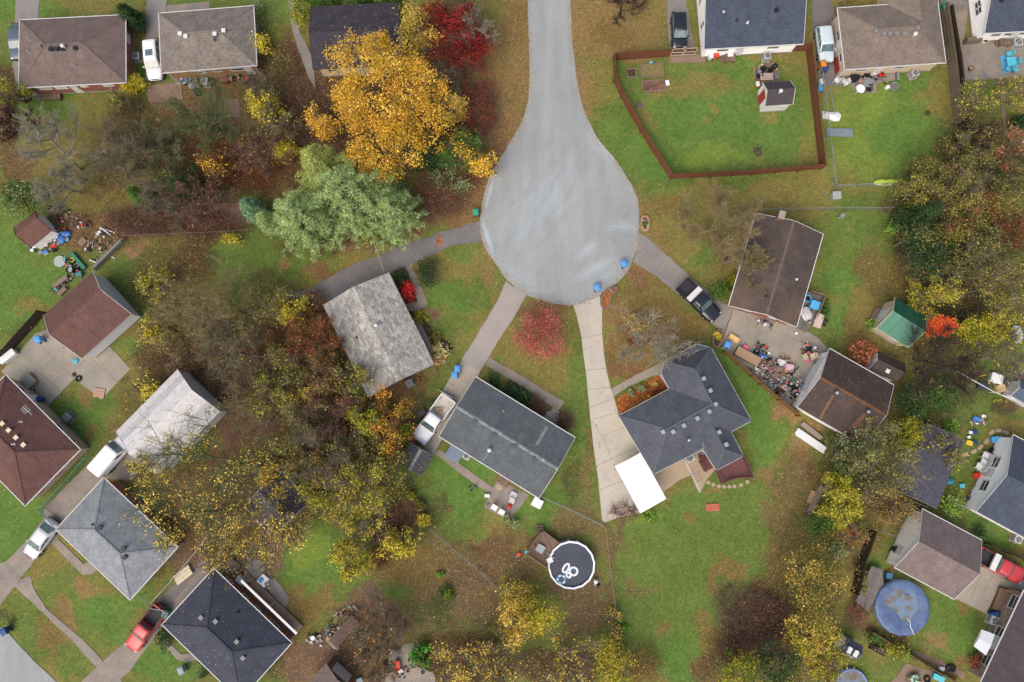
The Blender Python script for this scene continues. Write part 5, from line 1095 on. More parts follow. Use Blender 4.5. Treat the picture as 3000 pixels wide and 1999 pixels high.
deck('crowded timber deck beside the chimney house',[('b4',490,1045),('b4',615,1085),('b4',545,1260),('b4',480,1390),('b4',400,1350)],.6,DECKG,[(0,1),(1,2)],WOODG,.9)
deck('small timber stoop behind the red brick house',[('a1',365,780),('a1',515,780),('a1',515,855),('a1',365,855)],.4,DECKW)
deck('timber back steps of the white sided house',[('a3',1838,458),('a3',1922,455),('a3',1922,525),('a3',1838,528)],.6,DECKW,steps=(('a3',1838,495),('a3',1785,498)))
deck('brown timber porch floor at the bottom right house',[('d4',2150,755),('d4',2235,800),('d4',2165,960),('d4',2085,935)],.5,DECKW,[(0,1)])
deck('timber back steps of the bright white house',[('a4',2150,330),('a4',2235,328),('a4',2235,385),('a4',2150,385)],.6,DECKW,steps=(('a4',2150,360),('a4',2095,362)))
deck('concrete and brick stoop at the front of the slate grey house',[('c3',310,595),('c3',412,650),('c3',378,715),('c3',275,655)],.45,CONC2,steps=(('c3',355,625),('c3',385,590)))
deck('wooden stoop behind the slate grey house',[('c2',2090,1150),('c2',2185,1205),('c2',2155,1260),('c2',2070,1200)],.5,DECKW)
deck('timber ramp beside the teal roofed shed',[('b4',1080,1178),('b4',1165,1215),('b4',1110,1315),('b4',1030,1270)],.3,siding('ramp_boards',C(128,104,94),.14,0,.3,.8,.2,0,.15))
# round pool with floats
WATER,n_,l_,b_=nodes_of('dark_pool_cover',.35,.4);tc_=n_.new('ShaderNodeTexCoord').outputs['Object']
l_.new(ramp(n_,l_,noise(n_,l_,tc_,.8,4),.3,.7,C(38,44,58),C(52,60,76)),b_.inputs['Base Color']);bumpn(n_,l_,b_,noise(n_,l_,tc_,3,3),.15)
BLUEL=mat('blue_pool_liner',C(96,166,208),.4,.1,2);POOLW=mat('pool_white',C(236,240,244),.4,.04,2)
c=W('d3',512,562,1.25);c.z=0;pr_=199*MPT*.985*(CH - 1.25)/CH
p1=thing('swimming_pool','round above ground pool with white rim, black water and floats','pool',c,.1)
MB().lathe([(pr_*.985,0),(pr_,.02),(pr_,1.2),(pr_*.97,1.2)],n=16).build('wall',mat('pool_wall',C(196,206,214),.4,.1,1),p1)
MB().lathe([(pr_*.965,.15),(pr_*.965,1.22)],n=16).build('liner',BLUEL,p1)
MB().lathe([(pr_*.955,1.235),(pr_*1.035,1.235),(pr_*1.035,1.2),(pr_*.955,1.2)],n=16,close=True).build('rim',POOLW,p1)
MB().cyl((0,0,.1),(0,0,.95),pr_*.96,n=48).build('cover',WATER,p1)
for k in range(16): a=2*PI*k/16;MB().box((pr_*1.02*math.cos(a),pr_*1.02*math.sin(a),.6),(.07,.16,1.2),a).build('upright',POOLW,p1)
sk=MB();q=W('d3',330,500,1.2) - c;sk.box((q.x,q.y,1.15),(.62,.55,.35),.3);sk.build('skimmer',POOLW,p1)
ld=MB();q=W('d3',352,460,1.3) - c
for s in (-.2,.2): ld.tube([(q.x - .5,q.y+s+.1,1.0),(q.x - .3,q.y+s,1.75),(q.x+.15,q.y+s,1.75),(q.x+.35,q.y+s - .1,.9)],.03)
ld.build('ladder',POOLW,p1)
def ring_float(label,t,x,y,a,b,rot,m,m2=None):
    c=W(t,x,y,1.0);c.z=.93;th=thing('pool_float',label,'pool float',c,R(rot));mb=MB();n,k=22,8;tr=.13;i=0
    for q in range(n):
        th_=2*PI*q/n
        for j in range(k): ph=2*PI*j/k;mb.v.append(((a+tr*math.cos(ph))*math.cos(th_),(b+tr*math.cos(ph))*math.sin(th_),.09+tr*.8*math.sin(ph)))
    for q in range(n):
        for j in range(k): mb.f.append((q*k+j,((q+1) % n)*k+j,((q+1) % n)*k+(j+1) % k,q*k+(j+1) % k));mb.m.append(1 if m2 and q % 4<2 else 0)
    mb.build('ring',[m,m2 or m],th,True);MB().cyl((0,0,.05),(0,0,.09),1,n=16).build('mesh_seat',mat('float_mesh',C(90,96,104),.7,.2),th).scale=(a*.85,b*.85,1)
ring_float('long white oval pool float floating in the round pool','d3',465,585,.52,.26,60,POOLW);ring_float('round white pool float in the round pool','d3',530,612,.42,.42,0,POOLW)
ring_float('blue and white pool ring at the pool edge','d3',425,682,.42,.42,0,POOLW,BLUEL);ring_float('small white pool ring between the larger floats','d3',488,645,.22,.26,30,POOLW)
c=W('d3',720,700,.3);c.z=0;th=thing('pool_pump','white pool pump and hoses at the pool side','pump',c)
MB().lathe([(0,.7),(.18,.66),(.24,.5),(.24,.15),(.16,.05),(.16,0)],n=16).build('filter_tank',POOLW,th,True);MB().cyl((.1,-.5,.15),(.45,-.5,.15),.13).build('motor',DKMET,th);MB().tube([(0,-.1,.3),(-.1,-.4,.1),(.1,-.5,.15)],.04).build('hose',POOLW,th,True)
# tarp-covered pool
TARP,n_,l_,b_=nodes_of('blue_tarpaulin',.45,.4);tc_=n_.new('ShaderNodeTexCoord').outputs['Object']
l_.new(mixrgb(n_,l_,'MULTIPLY',1.0,C(84,104,140),ramp(n_,l_,noise(n_,l_,tc_,.9,5,.65),.3,.7,(.72,.74,.8),(1.3,1.28,1.2))),b_.inputs['Base Color']);bumpn(n_,l_,b_,noise(n_,l_,tc_,2.2,4),.5,.1)
PUD,n_,l_,b_=nodes_of('leafy_puddle',.2,.5);tc_=n_.new('ShaderNodeTexCoord').outputs['Object']
l_.new(mixrgb(n_,l_,'MIX',ramp(n_,l_,noise(n_,l_,tc_,1.1,6,.7),.42,.62),C(112,134,158),C(116,98,66)),b_.inputs['Base Color'])
c=W('d4',1307,930,1.2);c.z=0;r2=236*MPT*.985*(CH - 1.2)/CH
p2=thing('swimming_pool','round pool under a sagging blue tarpaulin with leaf stained puddle','pool',c)
MB().lathe([(r2*.95,0),(r2*.95,1.12)],n=18).build('wall',mat('pool_wall_tan',C(150,140,128),.5,.1,1),p2)
tm=MB();nr,na=16,54;rg=random.Random(5)
for i in range(nr+1):
    for k in range(na):
        a=2*PI*k/na;f=i/nr;w_=.035*math.sin(a*9)*f**3;rr=r2*f*(1+(.02*math.cos(a*18) if i==nr else 0))
        z=1.22 - .25*max(0,1 - f/.75)**.7+w_ - (.0 if f<.97 else .1)+(.02*rg.uniform(-1,1) if f>.6 else 0);tm.v.append((rr*math.cos(a),rr*math.sin(a),z))
for k in range(na): tm.v.append((r2*1.0*math.cos(2*PI*k/na),r2*1.0*math.sin(2*PI*k/na),.7+.12*math.sin(k*2.3)))
for i in range(nr+1):
    for k in range(na): tm.f.append((i*na+k,i*na+(k+1) % na,(i+1)*na+(k+1) % na,(i+1)*na+k));tm.m.append(0)
tm.build('tarpaulin',TARP,p2,True)
hp=[('d4',1110,900),('d4',1135,800),('d4',1200,748),('d4',1290,750),('d4',1325,835),('d4',1390,785),('d4',1425,840),('d4',1455,920),('d4',1400,980),('d4',1350,1060),('d4',1270,1010),('d4',1230,930)]
MB().prism([((W(*q,1.1) - c).x,(W(*q,1.1) - c).y) for q in smooth_poly(hp,2)],1.0,1.185).build('puddle',PUD,p2)
MB().tube([tuple(W('d4',x,y,1.25) - c+Vector((0,0,1.25 - 0))) if False else ((W('d4',x,y,1.25) - c).x,(W('d4',x,y,1.25) - c).y,1.24) for x,y in ((1345,1020),(1370,1045),(1372,1090),(1405,1160))],.03).build('rope',POOLW,p2)
# wading pool peeping in at the bottom edge
c=W('d4',870,1590,.4);c.z=0;th=thing('wading_pool','blue edged paddling pool cut by the bottom edge of the picture','pool',c);q_=130*MPT
MB().lathe([(q_,0),(q_*1.03,.3),(q_,.5),(q_*.92,.5),(q_*.9,.3)],n=28).build('rim',mat('faded_blue_vinyl',C(120,140,190),.5,.2,2),th,True);MB().cyl((0,0,.02),(0,0,.3),q_*.92,n=28).build('water',PUD,th)

# ================================================================ GARDEN AND YARD THINGS
def chair(label,t,x,y,rot,m,z0=.0,s=1.0,group=None,name='garden_chair'):
    c=W(t,x,y,.5+z0);c.z=z0+.01;th=thing(name,label,'chair',c,R(rot),group)
    MB().box((0,0,.42*s),(.5*s,.5*s,.05)).build('seat',m,th);b=MB()
    for k in range(5): b.box((-.27*s - .02*k % .05,-.2*s+.1*s*k,.7*s),(.04,.075*s,.52*s))
    b.box((-.28*s,0,.95*s),(.05,.52*s,.06));b.build('backrest',m,th)
    for q in (-1,1):
        MB().box((0,q*.27*s,.62*s),(.5*s,.06,.04)).box((.22*s,q*.27*s,.5*s),(.05,.05,.24*s)).build('armrest',m,th)
        for p in (-1,1): MB().box((p*.22*s,q*.22*s,.2*s),(.05,.05,.4*s)).build('leg',m,th)
    return th
def table(label,t,x,y,rot,lx,ly,h,m,legm=None,rnd=False,z0=0.0):
    c=W(t,x,y,h+z0);c.z=z0+.01;th=thing('garden_table',label,'table',c,R(rot))
    if rnd: MB().cyl((0,0,h - .04),(0,0,h),lx/2,n=28).lathe([(lx/2,h - .05),(lx/2+.02,h - .02),(lx/2,h+.005)],n=28).build('tabletop',m,th)
    else:
        b=MB();k=max(2,int(ly/.16))
        for i in range(k): b.box((0,-ly/2+ly*(i+.5)/k,h - .025),(lx,ly/k - .012,.05))
        b.build('tabletop',m,th)
    for p in (-1,1):
        for q in (-1,1): MB().box((p*lx*.36,q*ly*.36,(h - .05)/2),(.05,.05,h - .05)).build('leg',legm or m,th)
    return th
def crate(name,label,cat,t,x,y,rot,sx,sy,sz,m,z0=0.0,lid=None):
    c=W(t,x,y,sz+z0);c.z=z0+.01;th=thing(name,label,cat,c,R(rot))
    MB().loft([[(X*f,Y*f,z) for X,Y in ring8(sx/2,sy/2,min(sx,sy)*.08)] for f,z in ((.94,0),(.97,sz*.5),(1,sz*.93))]).build('body',m,th)
    l=MB();l.loft([[(X,Y,z) for X,Y in ring8(sx/2*f,sy/2*f,min(sx,sy)*.08)] for f,z in ((1.04,sz*.92),(1.04,sz*.98),(.94,sz))]);l.build('lid',lid or m,th);return th
def bucket(name,label,cat,t,x,y,r,h,m,z0=0.0,inm=None):
    c=W(t,x,y,h+z0);c.z=z0+.01;th=thing(name,label,cat,c)
    MB().lathe([(0,.01),(r*.8,0),(r,h),(r*1.06,h),(r*1.06,h - .04),(r*.98,h - .04)],n=18).build('body',m,th,False)
    MB().cyl((0,0,h*.7),(0,0,h*.75),r*.93,n=18).build('contents',inm or BLACKP,th);return th
def heap(name,label,cat,t,x,y,rx,ry,h,m,seed=1,z0=0.0,rot=0):
    c=W(t,x,y,h*.5+z0);c.z=z0;th=thing(name,label,cat,c,R(rot));b=MB();rg=random.Random(seed)
    b.blob((0,0,h*.35),rx,ry,h*.6,seed,.3,11)
    for k in range(4): b.blob((rg.uniform(-.5,.5)*rx,rg.uniform(-.5,.5)*ry,h*.55),rx*.45,ry*.45,h*.4,seed+k,.3,8)
    b.build('pile',m,th);return th
def tyre(label,t,x,y,r=.33,z0=0.0,m=None):
    c=W(t,x,y,.2+z0);c.z=z0+.01;th=thing('tyre',label,'tyre',c);MB().lathe([(r*.55,.02),(r*.9,0),(r,.06),(r,.16),(r*.9,.22),(r*.55,.2)],n=22,close=True).build('tread',m or RUB,th,True);return th
def plank(name,label,cat,p0,p1,wd,h,m,z0=0.0,n=1):
    a,b=W(*p0),W(*p1);c=(a+b)/2;L=(b - a).length;c.z=z0+.01;th=thing(name,label,cat,c,ang(a,b));rg=random.Random(int(L*100));q=MB()
    for i in range(n): q.box((rg.uniform(-.03,.03)*L,-wd/2+wd*(i+.5)/n,h/2+rg.uniform(0,.02)),(L,wd/n*.92,h),rg.uniform(-.01,.01))
    q.build('boards',m,th);return th
def ringbed(label,t,pts,m,fill,h=.22,wd=.3,cat='planter'):
    P=[W(*p) if isinstance(p[0],str) else W(t,*p) for p in pts];P2=[]
    for _ in range(1):
        for a,b in zip(P,P[1:]+P[:1]):
            k=max(1,int((b - a).length/.32));P2+=[a.lerp(b,i/k) for i in range(k)]
    c=sum(P2,Vector())/len(P2);th=thing('planter_bed',label,cat,c);b=MB();rg=random.Random(len(P2))
    for p,q in zip(P2,P2[1:]+P2[:1]): d=(q - p);e=(p+q)/2 - c;b.box((e.x,e.y,h/2),(d.length*.93,wd*rg.uniform(.85,1.1),h*rg.uniform(.85,1.1)),math.atan2(d.y,d.x))
    b.build('edging_blocks',m,th);f=MB().prism([((p - c).x*.96,(p - c).y*.96) for p in P2],0.0,h*.6);f.build('soil',fill,th);return th
LB=mat('light_blue_plastic',C(86,170,220),.5,.1,3);BLU=mat('bright_blue_plastic',C(66,132,216),.5,.1,3);RD=mat('red_plastic',C(214,58,50),.5,.1,3);YL=mat('yellow_plastic',C(226,196,62),.5,.1,3);WH=mat('white_plastic',C(228,230,230),.5,.06,3);PK=mat('pink_plastic',C(222,104,132),.5,.1,3);AQ=mat('aqua_plastic',C(96,194,212),.5,.1,3);GN=mat('green_plastic',C(50,120,92),.5,.1,3);OR=mat('orange_plastic',C(226,122,58),.5,.1,3)
BK=BLACKP;GY=mat('grey_plastic',C(130,136,140),.6,.12,3);TAN=mat('raw_wood',C(176,146,108),.8,.15,2);TAND=mat('weathered_wood',C(138,120,104),.85,.2,2);RSTY=mat('rusty_iron',C(128,84,66),.9,.3,3);STONE=mat('field_stone',C(176,156,132),.9,.2,3);BRK=mat('brick_paver',C(186,108,86),.9,.15,4);BAGW=mat('crumpled_plastic',C(206,204,204),.5,.25,4)
def tarp(label,pts,z,m,name='tarpaulin',cat='tarpaulin'):
    P=[W(*p,z) for p in pts];c=sum(P,Vector())/len(P);c.z=0;th=thing(name,label,cat,c);b=MB();rg=random.Random(len(pts));n=len(P);k=5
    for i in range(k+1):
        for p in P: q=(p - c)*(i/k);b.v.append((q.x,q.y,.02+z*(1 - .5*i/k)+rg.uniform(-.05,.05)*z))
    for i in range(k):
        for j in range(n): b.f.append((i*n+j,i*n+(j+1) % n,(i+1)*n+(j+1) % n,(i+1)*n+j));b.m.append(0)
    for p in P: q=p - c;b.v.append((q.x,q.y,0.0))
    for j in range(n): b.f.append((k*n+j,k*n+(j+1) % n,(k+1)*n+(j+1) % n,(k+1)*n+j));b.m.append(0)
    b.build('cloth',m,th,True);return th
# --- fenced yard of the white sided house
for lb,x,y,lx,ly,f in (('small square timber raised bed by the fence corner',1027,628,1.0,1.05,BEDM),('long raised bed with grass, nearest the board fence',1206,602,2.6,1.4,mat('bed_turf',C(128,116,74),.95,.3,4)),('long raised bed full of bare brown stalks',1220,740,2.65,1.3,mulchm('stalks',[C(110,84,74),C(138,108,92),C(90,66,58),C(126,90,80)]))):
    c=W('a3',x,y,.2);c.z=0;th=thing('raised_bed',lb,'raised bed',c,R(3));b=MB()
    for s in (-1,1): b.box((0,s*ly/2,.14),(lx+.08,.08,.28));b.box((s*lx/2,0,.139),(.08,ly - .08,.27))
    b.build('timber_frame',TAND,th);MB().box((0,0,.1),(lx - .1,ly - .1,.2)).build('soil',f,th)
crate('plastic_tub','white tub standing beside the stalk filled raised bed','tub','a3',1338,712,8,.42,.6,.3,WH);heap('toy','small aqua toy by the board fence','toy','a3',1198,537,.22,.16,.2,AQ,3);heap('fire_pit_ash','grey stone heap in the fenced grass, left side','stone heap','a3',1097,907,.33,.3,.25,mat('ash_grey',C(112,104,112),.9,.3,4),4)
c=W('a3',2118,1300,.1);c.z=0;th=thing('log_pile','dark charred log pile in the fenced grass','log pile',c);b=MB();rg=random.Random(6)
for k in range(16): a=rg.uniform(0,6.3);b.cyl((.12*math.cos(a),.12*math.sin(a),.3),(rg.uniform(.4,.7)*math.cos(a+.3),rg.uniform(.4,.7)*math.sin(a+.3),.06),.07,.06,7)
b.build('logs',mat('charred',C(96,80,76),.9,.5,5),th)
heap('dead_plant','dark dead plant clump on the kayak lawn','dead plant','a4',1522,972,.32,.3,.2,mat('charred2',C(80,70,52),.9,.35,5),8)
table('square four panel patio table beside the little shed','a4',137,660,0,1.5,.85,.74,mat('table_tan',C(176,156,142),.6,.1),BK)
for i,(x,y,r,l) in enumerate(((110,590,120,'black patio chair above the four panel table'),(170,602,60,'black patio chair right of the four panel table'),(68,655,180,'black patio chair left of the four panel table'),(222,660,0,'grey black patio chair nearest the shed roof'))): chair(l,'a4',x,y,r,BK if i<3 else GY)
c=W('a4',208,568,.9);c.z=0;th=thing('grill','round black kettle grill near the patio chairs','grill',c);MB().blob((0,0,.85),.36,.36,.3,1,0,14).build('bowl',BK,th,True);[MB().bar((0,0,.7),(.3*math.cos(k),.3*math.sin(k),0),.04,.04).build('leg',DKMET,th) for k in (0,2.1,4.2)]
crate('cushion_box','pale box at the corner of the four panel table','box','a4',76,614,40,.36,.36,.7,GY);crate('toy_box','red and white box against the little shed','box','a4',60,722,5,.4,.55,.45,RD,lid=WH)
crate('satellite_box','white wall box on the white sided house steps','box','a3',1880,470,4,.6,.4,.2,WH,.62)
# --- brown hipped house yard
for i,(x,y,r,l) in enumerate(((606,705,20,'pale plastic chair by the chain link gate end'),(742,690,150,'white plastic chair alone on the concrete'),(820,710,200,'white plastic chair near the black grill'),(806,696,60,'white plastic chair turned toward the wall'))): chair(l,'a4',x,y,r,WH)
crate('grill_cabinet','black barbecue cabinet against the brown hipped house','barbecue','a4',902,662,0,.9,.55,1.0,BK)
table('round grey patio table behind the brown hipped house','a4',1008,708,0,1.15,1.15,.74,GY,BK,True);table('round white table with umbrella hole on the grass edge','a4',945,762,0,1.0,1.0,.72,WH,WH,True)
chair('black chair above the round grey table','a4',1000,648,90,BK);chair('black chair below the round grey table','a4',1020,765,270,BK);chair('tan chair left of the round grey table','a4',952,700,180,mat('tan_sling',C(176,150,132),.7,.1))
heap('bag_heap','white bag heap against the brown hipped house wall','bag heap','a4',1065,625,.65,.3,.6,BAGW,5);c=W('a4',1130,630,.5);c.z=0
th=thing('lawn_mower','red and black lawn mower by the white bag heap','lawn mower',c,.2);MB().box((0,0,.25),(.6,.45,.25)).build('deck',RD,th);MB().box((.05,0,.44),(.25,.25,.15)).build('engine',BK,th);MB().bar((-.3,.18,.3),(-.8,.18,.95),.03,.03).bar((-.3,-.18,.3),(-.8,-.18,.95),.03,.03).bar((-.8,-.18,.95),(-.8,.18,.95),.03,.03).build('handle',BK,th);[MB().cyl((p,q - .04,.12),(p,q+.04,.12),.12,n=12).build('wheel',RUB,th) for p in (-.25,.25) for q in (-.26,.26)]
table('narrow grey bench standing on the grass by the wall','a4',1267,655,90,.95,.32,.45,GY);bucket('fire_pit','round grey fire pit full of ash on the lawn edge','fire pit','a4',1233,743,.52,.35,GY,0,mat('ash',C(120,114,106),.9,.4,6));crate('stool','pale stool beside the round fire pit','stool','a4',1180,748,30,.4,.4,.4,WH)
chair('blue and white beach chair against the chain link fence','a4',592,762,5,LB,s=1.2)
c=W('a4',705,850,.5);c.z=0;th=thing('patio_umbrella','white cantilever umbrella fallen on the lawn with its pole','umbrella',c);A_,B_=W('a4',688,760,.3) - c,W('a4',720,965,.25) - c
MB().cyl((A_.x,A_.y,.12),(B_.x,B_.y,.2),.06,n=10).build('pole',METAL,th);MB().box((A_.x*.3,A_.y*.3,.24),(.14,.5,.12),.1).build('crank_box',GY,th);b=MB();rg=random.Random(3);Q=[W('a4',*p,.3) - c for p in ((620,948),(690,962),(755,955),(782,985),(768,1035),(720,1038),(680,1020),(625,1012))];cc=sum(Q,Vector())/8
for i in range(5):
    for q in Q: e=cc+(q - cc)*i/4;b.v.append((e.x,e.y,.55 - .11*i+rg.uniform(-.06,.06)))
for q in Q: b.v.append((q.x,q.y,.01))
for i in range(5):
    for j in range(8): b.f.append((i*8+j,i*8+(j+1) % 8,(i+1)*8+(j+1) % 8,(i+1)*8+j));b.m.append(0)
b.build('canopy',WH,th)
plank('plank_stack','flat stack of grey corrugated planks across the chain link lawn','plank stack',('a4',640,1143),('a4',868,1148),.95,.18,mat('grey_blue_plank',C(124,138,146),.6,.12,2),0,6)
c=W('b4',1162,98,.25);c.z=.0;th=thing('kayak','lime and white kayak lying along the fence','kayak',c,R(2));LIM=mat('lime_plastic',C(196,218,74),.4,.08,2);k_=MB();st_=[(-1.35,.04,.2),(-1.15,.22,.22),(-.7,.34,.26),(0,.38,.26),(.7,.33,.27),(1.1,.18,.3),(1.38,.03,.34)]
k_.loft([[(x,w_*math.cos(a),.14+(h_ - .14)*(1 if math.sin(a)>0 else .0)+math.sin(a)*(.1 if math.sin(a)>0 else .13)) for a in [2*PI*j/12 for j in range(12)]] for x,w_,h_ in st_]);k_.build('hull',LIM,th,True);MB().lathe([(.22,.33),(.3,.36),(.34,.3)],n=18).build('cockpit',BK,th,True);MB().loft([[(x,w_*math.cos(a)*1.05,.1+math.sin(a)*.1) for a in [2*PI*j/10 for j in range(10)]] for x,w_,h_ in st_]).build('white_base',WH,th,True)
crate('utility_cabinet','pale green grey utility cabinet on the grass strip','utility box','b4',742,210,2,.95,.85,.75,mat('pad_green',C(158,168,160),.6,.08,2))
bucket('water_cap','small white cap in the grass near the utility cabinet','ground cap','b4',632,190,.12,.08,WH);c=W('b4',780,388,.8);c.z=0;th=thing('satellite_dish','grey satellite dish on a white post in the lawn','satellite dish',c)
MB().cyl((0,0,0),(-.1,-.25,.8),.04).build('post',WH,th);d_=MB().lathe([(0,0),(.18,.03),(.33,.1)],n=18).build('dish',GY,th,True);d_.location=(0,0,.85);d_.rotation_euler=(.5,.3,0);MB().bar((0,-.1,.85),(.05,-.45,1.0),.03,.03).build('feed_arm',GY,th)
# --- top right patio
for i,(x,y,r,l) in enumerate(((2225,465,200,'aqua patio chair, topmost on the right edge patio'),(2310,525,0,'aqua patio chair at the right of the slatted table'),(2215,590,160,'aqua patio chair at the lower left of the slatted table'),(2280,600,300,'blue patio chair at the lower right of the slatted table'))): chair(l,'a4',x,y,r,AQ)
table('aqua slatted table on the right edge patio','a4',2245,530,5,1.1,1.1,.7,AQ);plank('rug','aqua outdoor mat under the right edge patio set','mat',('a4',2175,480),('a4',2205,625),1.0,.012,LB)
bucket('fire_pit','small round fire bowl on the right hand patio','fire pit','a4',1900,585,.28,.4,RSTY,0,mat('embers',C(170,140,104),.9,.4,8))
plank('roof_rack','grey slatted rack leaning against the bright white house','rack',('a4',1822,372),('a4',1950,360),.5,.9,WOODG,0,5);bucket('planter','round white pot beside the bright white house rack','pot','a4',2022,345,.3,.4,WH)
# --- things by the hatchback
c=W('a4',760,560,.6);c.z=0;th=thing('firewood_rack','red framed rack of split firewood by the brown hipped house','firewood rack',c,R(95));MB().box((0,.3,.5),(1.7,.05,1.0)).box((0,-.3,.1),(1.7,.05,.1)).build('frame',mat('red_frame',C(150,50,46),.6,.15),th);b=MB();rg=random.Random(8)
for k in range(60): x,z=rg.uniform(-.8,.8),rg.uniform(.1,.85);b.cyl((x,-.28,z),(x+rg.uniform(-.05,.05),.24,z),rg.uniform(.05,.08),n=7)
b.build('logs',TAND,th)
bucket('planter','orange pot by the hatchback wall','pot','a4',715,268,.2,.35,OR);heap('stone_edge','grey stepping rubble along the hatchback wall','rubble','a4',738,420,.3,1.0,.15,STONE,12);heap('dead_shrub','tangle of dry stems at the hatchback house corner','dead shrub','a4',722,150,.35,.5,.5,TAND,14)
# --- junk line below the tan brick house
for l,x,y,s,m in (('bright blue tub below the tan brick house',1597,692,.4,BLU),('grey cabinet left in the junk row below the tan brick house',1650,735,.75,GY),('pale crate right of the grey cabinet in the junk row',1703,730,.65,TAND),('low dark crate at the bottom of the junk row',1690,790,.6,DKMET),('rusty box at the right end of the junk row',1930,680,.7,RSTY),('brown cabinet beside the rusty box',1975,675,.55,TAND),('red cooler at the end of the tan brick wall',2122,672,.45,RD),('grey window box by the wagon bonnet',1505,665,.5,GY)): crate('storage_box',l,'box','a1',x,y,4,s,s*.9,s,m)
c=W('a1',215,815,.5);c.z=0;th=thing('utility_trailer','dark flat utility trailer behind the red brick house','trailer',c,R(-4));MB().box((0,0,.5),(1.7,1.2,.08)).build('floor',DKMET,th);[MB().cyl((0,q*.65,.28),(0,q*.75,.28),.28).build('wheel',RUB,th) for q in (-1,1)];MB().bar((.8,0,.5),(1.7,0,.45),.08,.08).build('drawbar',METAL,th);MB().bar((-.8,-.6,.8),(.8,-.6,.8),.05,.05).bar((-.8,.6,.8),(.8,.6,.8),.05,.05).build('side_rail',METAL,th)
# --- shed yard at far left
tarp('large bright blue tarpaulin bundle beside the small brown shed',[('b1',520,520),('b1',580,515),('b1',592,545),('b1',560,565),('b1',520,555)],.5,BLU);tarp('second blue tarpaulin below the large bundle',[('b1',475,560),('b1',525,550),('b1',540,610),('b1',500,628),('b1',478,600)],.45,BLU);tarp('narrow blue tarpaulin strip along the shed eave',[('b1',362,585),('b1',405,565),('b1',408,590),('b1',368,602)],.4,LB)
for l,x,y,s,m in (('white cooler box below the small brown shed',370,630,.55,WH),('red tool case in the shed yard',452,650,.45,RD),('black box under the red tool case',458,685,.42,BK),('white lidded bin at the shed corner',290,655,.35,WH),('small white tub in front of the shed',272,685,.33,WH),('grey crate in front of the shed',347,705,.45,GY),('blue topped white box in front of the shed',387,702,.45,WH),('white paint tub by the garden frame, upper',852,528,.32,WH),('white paint tub by the garden frame, lower',836,545,.3,WH),('dark bin at the garden frame fence',740,455,.45,BK),('red box near the dark bin at the fence',702,465,.25,RD),('blue rimmed tub in the shed junk',572,590,.4,LB),('brown box between the tarpaulins',555,585,.4,RSTY),('teal tub beside the rust brown garage corner',675,890,.6,TEALB)): crate('storage_box',l,'box','b1',x,y,25,s,s*.8,s*.8,m,lid=BLU if 'blue topped' in l else None)
tarp('red fabric lump above the blue tarpaulins',[('b1',515,485),('b1',560,490),('b1',562,512),('b1',530,505)],.25,RD);bucket('bucket','red bucket in the brush above the shed yard','bucket','b1',500,425,.2,.3,RD)
c=W('b1',513,782,.05);c.z=0;th=thing('trampoline_mat','flat pale grey round disc lying on the grass','disc',c);MB().cyl((0,0,0),(0,0,.1),.66,n=36).build('disc',mat('disc_grey',C(158,172,168),.6,.08,2),th);MB().lathe([(.66,.0),(.7,.05),(.66,.11)],n=36).build('rim',GY,th,True)
bucket('barrel','black kettle barrel with shiny lid beside the grey disc','barrel','b1',594,852,.36,.8,BK,0,METAL);tyre('tyre with yellow hub beside the green planter board','b1',618,768,.28,0,YL);tyre('black tyre below the yellow hubbed one','b1',622,792,.26);tyre('grey tyre in the middle of the planter row','b1',657,816,.3,0,GY);tyre('dark tyre at the lower end of the planter row','b1',688,842,.28)
plank('garden_bed_board','long green planter board behind the tyres','board',('b1',630,720),('b1',745,850),.45,.35,GN,0,1)
plank('timber_frame','white timber rail across the old vegetable patch','timber',('b1',780,775),('b1',855,800),.12,.3,WH);plank('timber_frame','white timber at the top of the old vegetable patch','timber',('b1',885,500),('b1',965,562),.12,.4,WH);plank('timber_frame','second white timber crossing the top one','timber',('b1',885,500),('b1',995,540),.12,.2,WH)
plank('cold_frame','long grey mesh frame beside the old vegetable patch','frame',('b1',830,850),('b1',1070,610),.3,.8,GREYT,0,3);plank('pallet','old wooden pallet in the vegetable patch','pallet',('b1',690,640),('b1',735,590),.7,.14,TAND,0,4);plank('pipe','short white pipe on the grass by the mesh frame','pipe',('b1',965,742),('b1',992,760),.12,.12,WH)
plank('lumber_pile','stack of old timber along the rust brown garage','lumber pile',('b1',475,1000),('b1',595,915),.5,.4,TAND,0,4);plank('lumber_pile','shorter timber heap with red tub, by the garage corner','lumber pile',('b1',520,1070),('b1',580,1010),.5,.35,TAND,0,3);bucket('bucket','red tub on the garage timber heap','bucket','b1',502,1033,.2,.25,RD)
bucket('planter','round pale pot by the dark board fence','pot','b1',245,1335,.36,.5,STONE);crate('doghouse','white slab at the end of the left yard','slab','c1',55,130,40,1.9,.75,.8,WH);heap('bag','aqua bag lying on the left concrete yard','bag','c1',645,172,.38,.28,.3,AQ,9)
tyre('tyre standing at the corner of the left yard slab','c1',672,322,.36);bucket('drain_cover','flat round drain cover in the left yard','cover','c1',640,287,.25,.02,RSTY);plank('paver_stack','pinkish flat paver stack on the corner of the left yard slab','paver stack',('c1',812,440),('c1',905,450),1.0,.12,mat('pink_paver',C(186,150,130),.9,.12,3),0,3)
crate('bulkhead_hatch','olive cellar hatch against the maroon roofed house','hatch','c1',235,335,-45,1.5,1.2,.6,CONC2);bucket('dish','small white bowl by the cellar hatch','bowl','c1',295,422,.2,.15,WH)
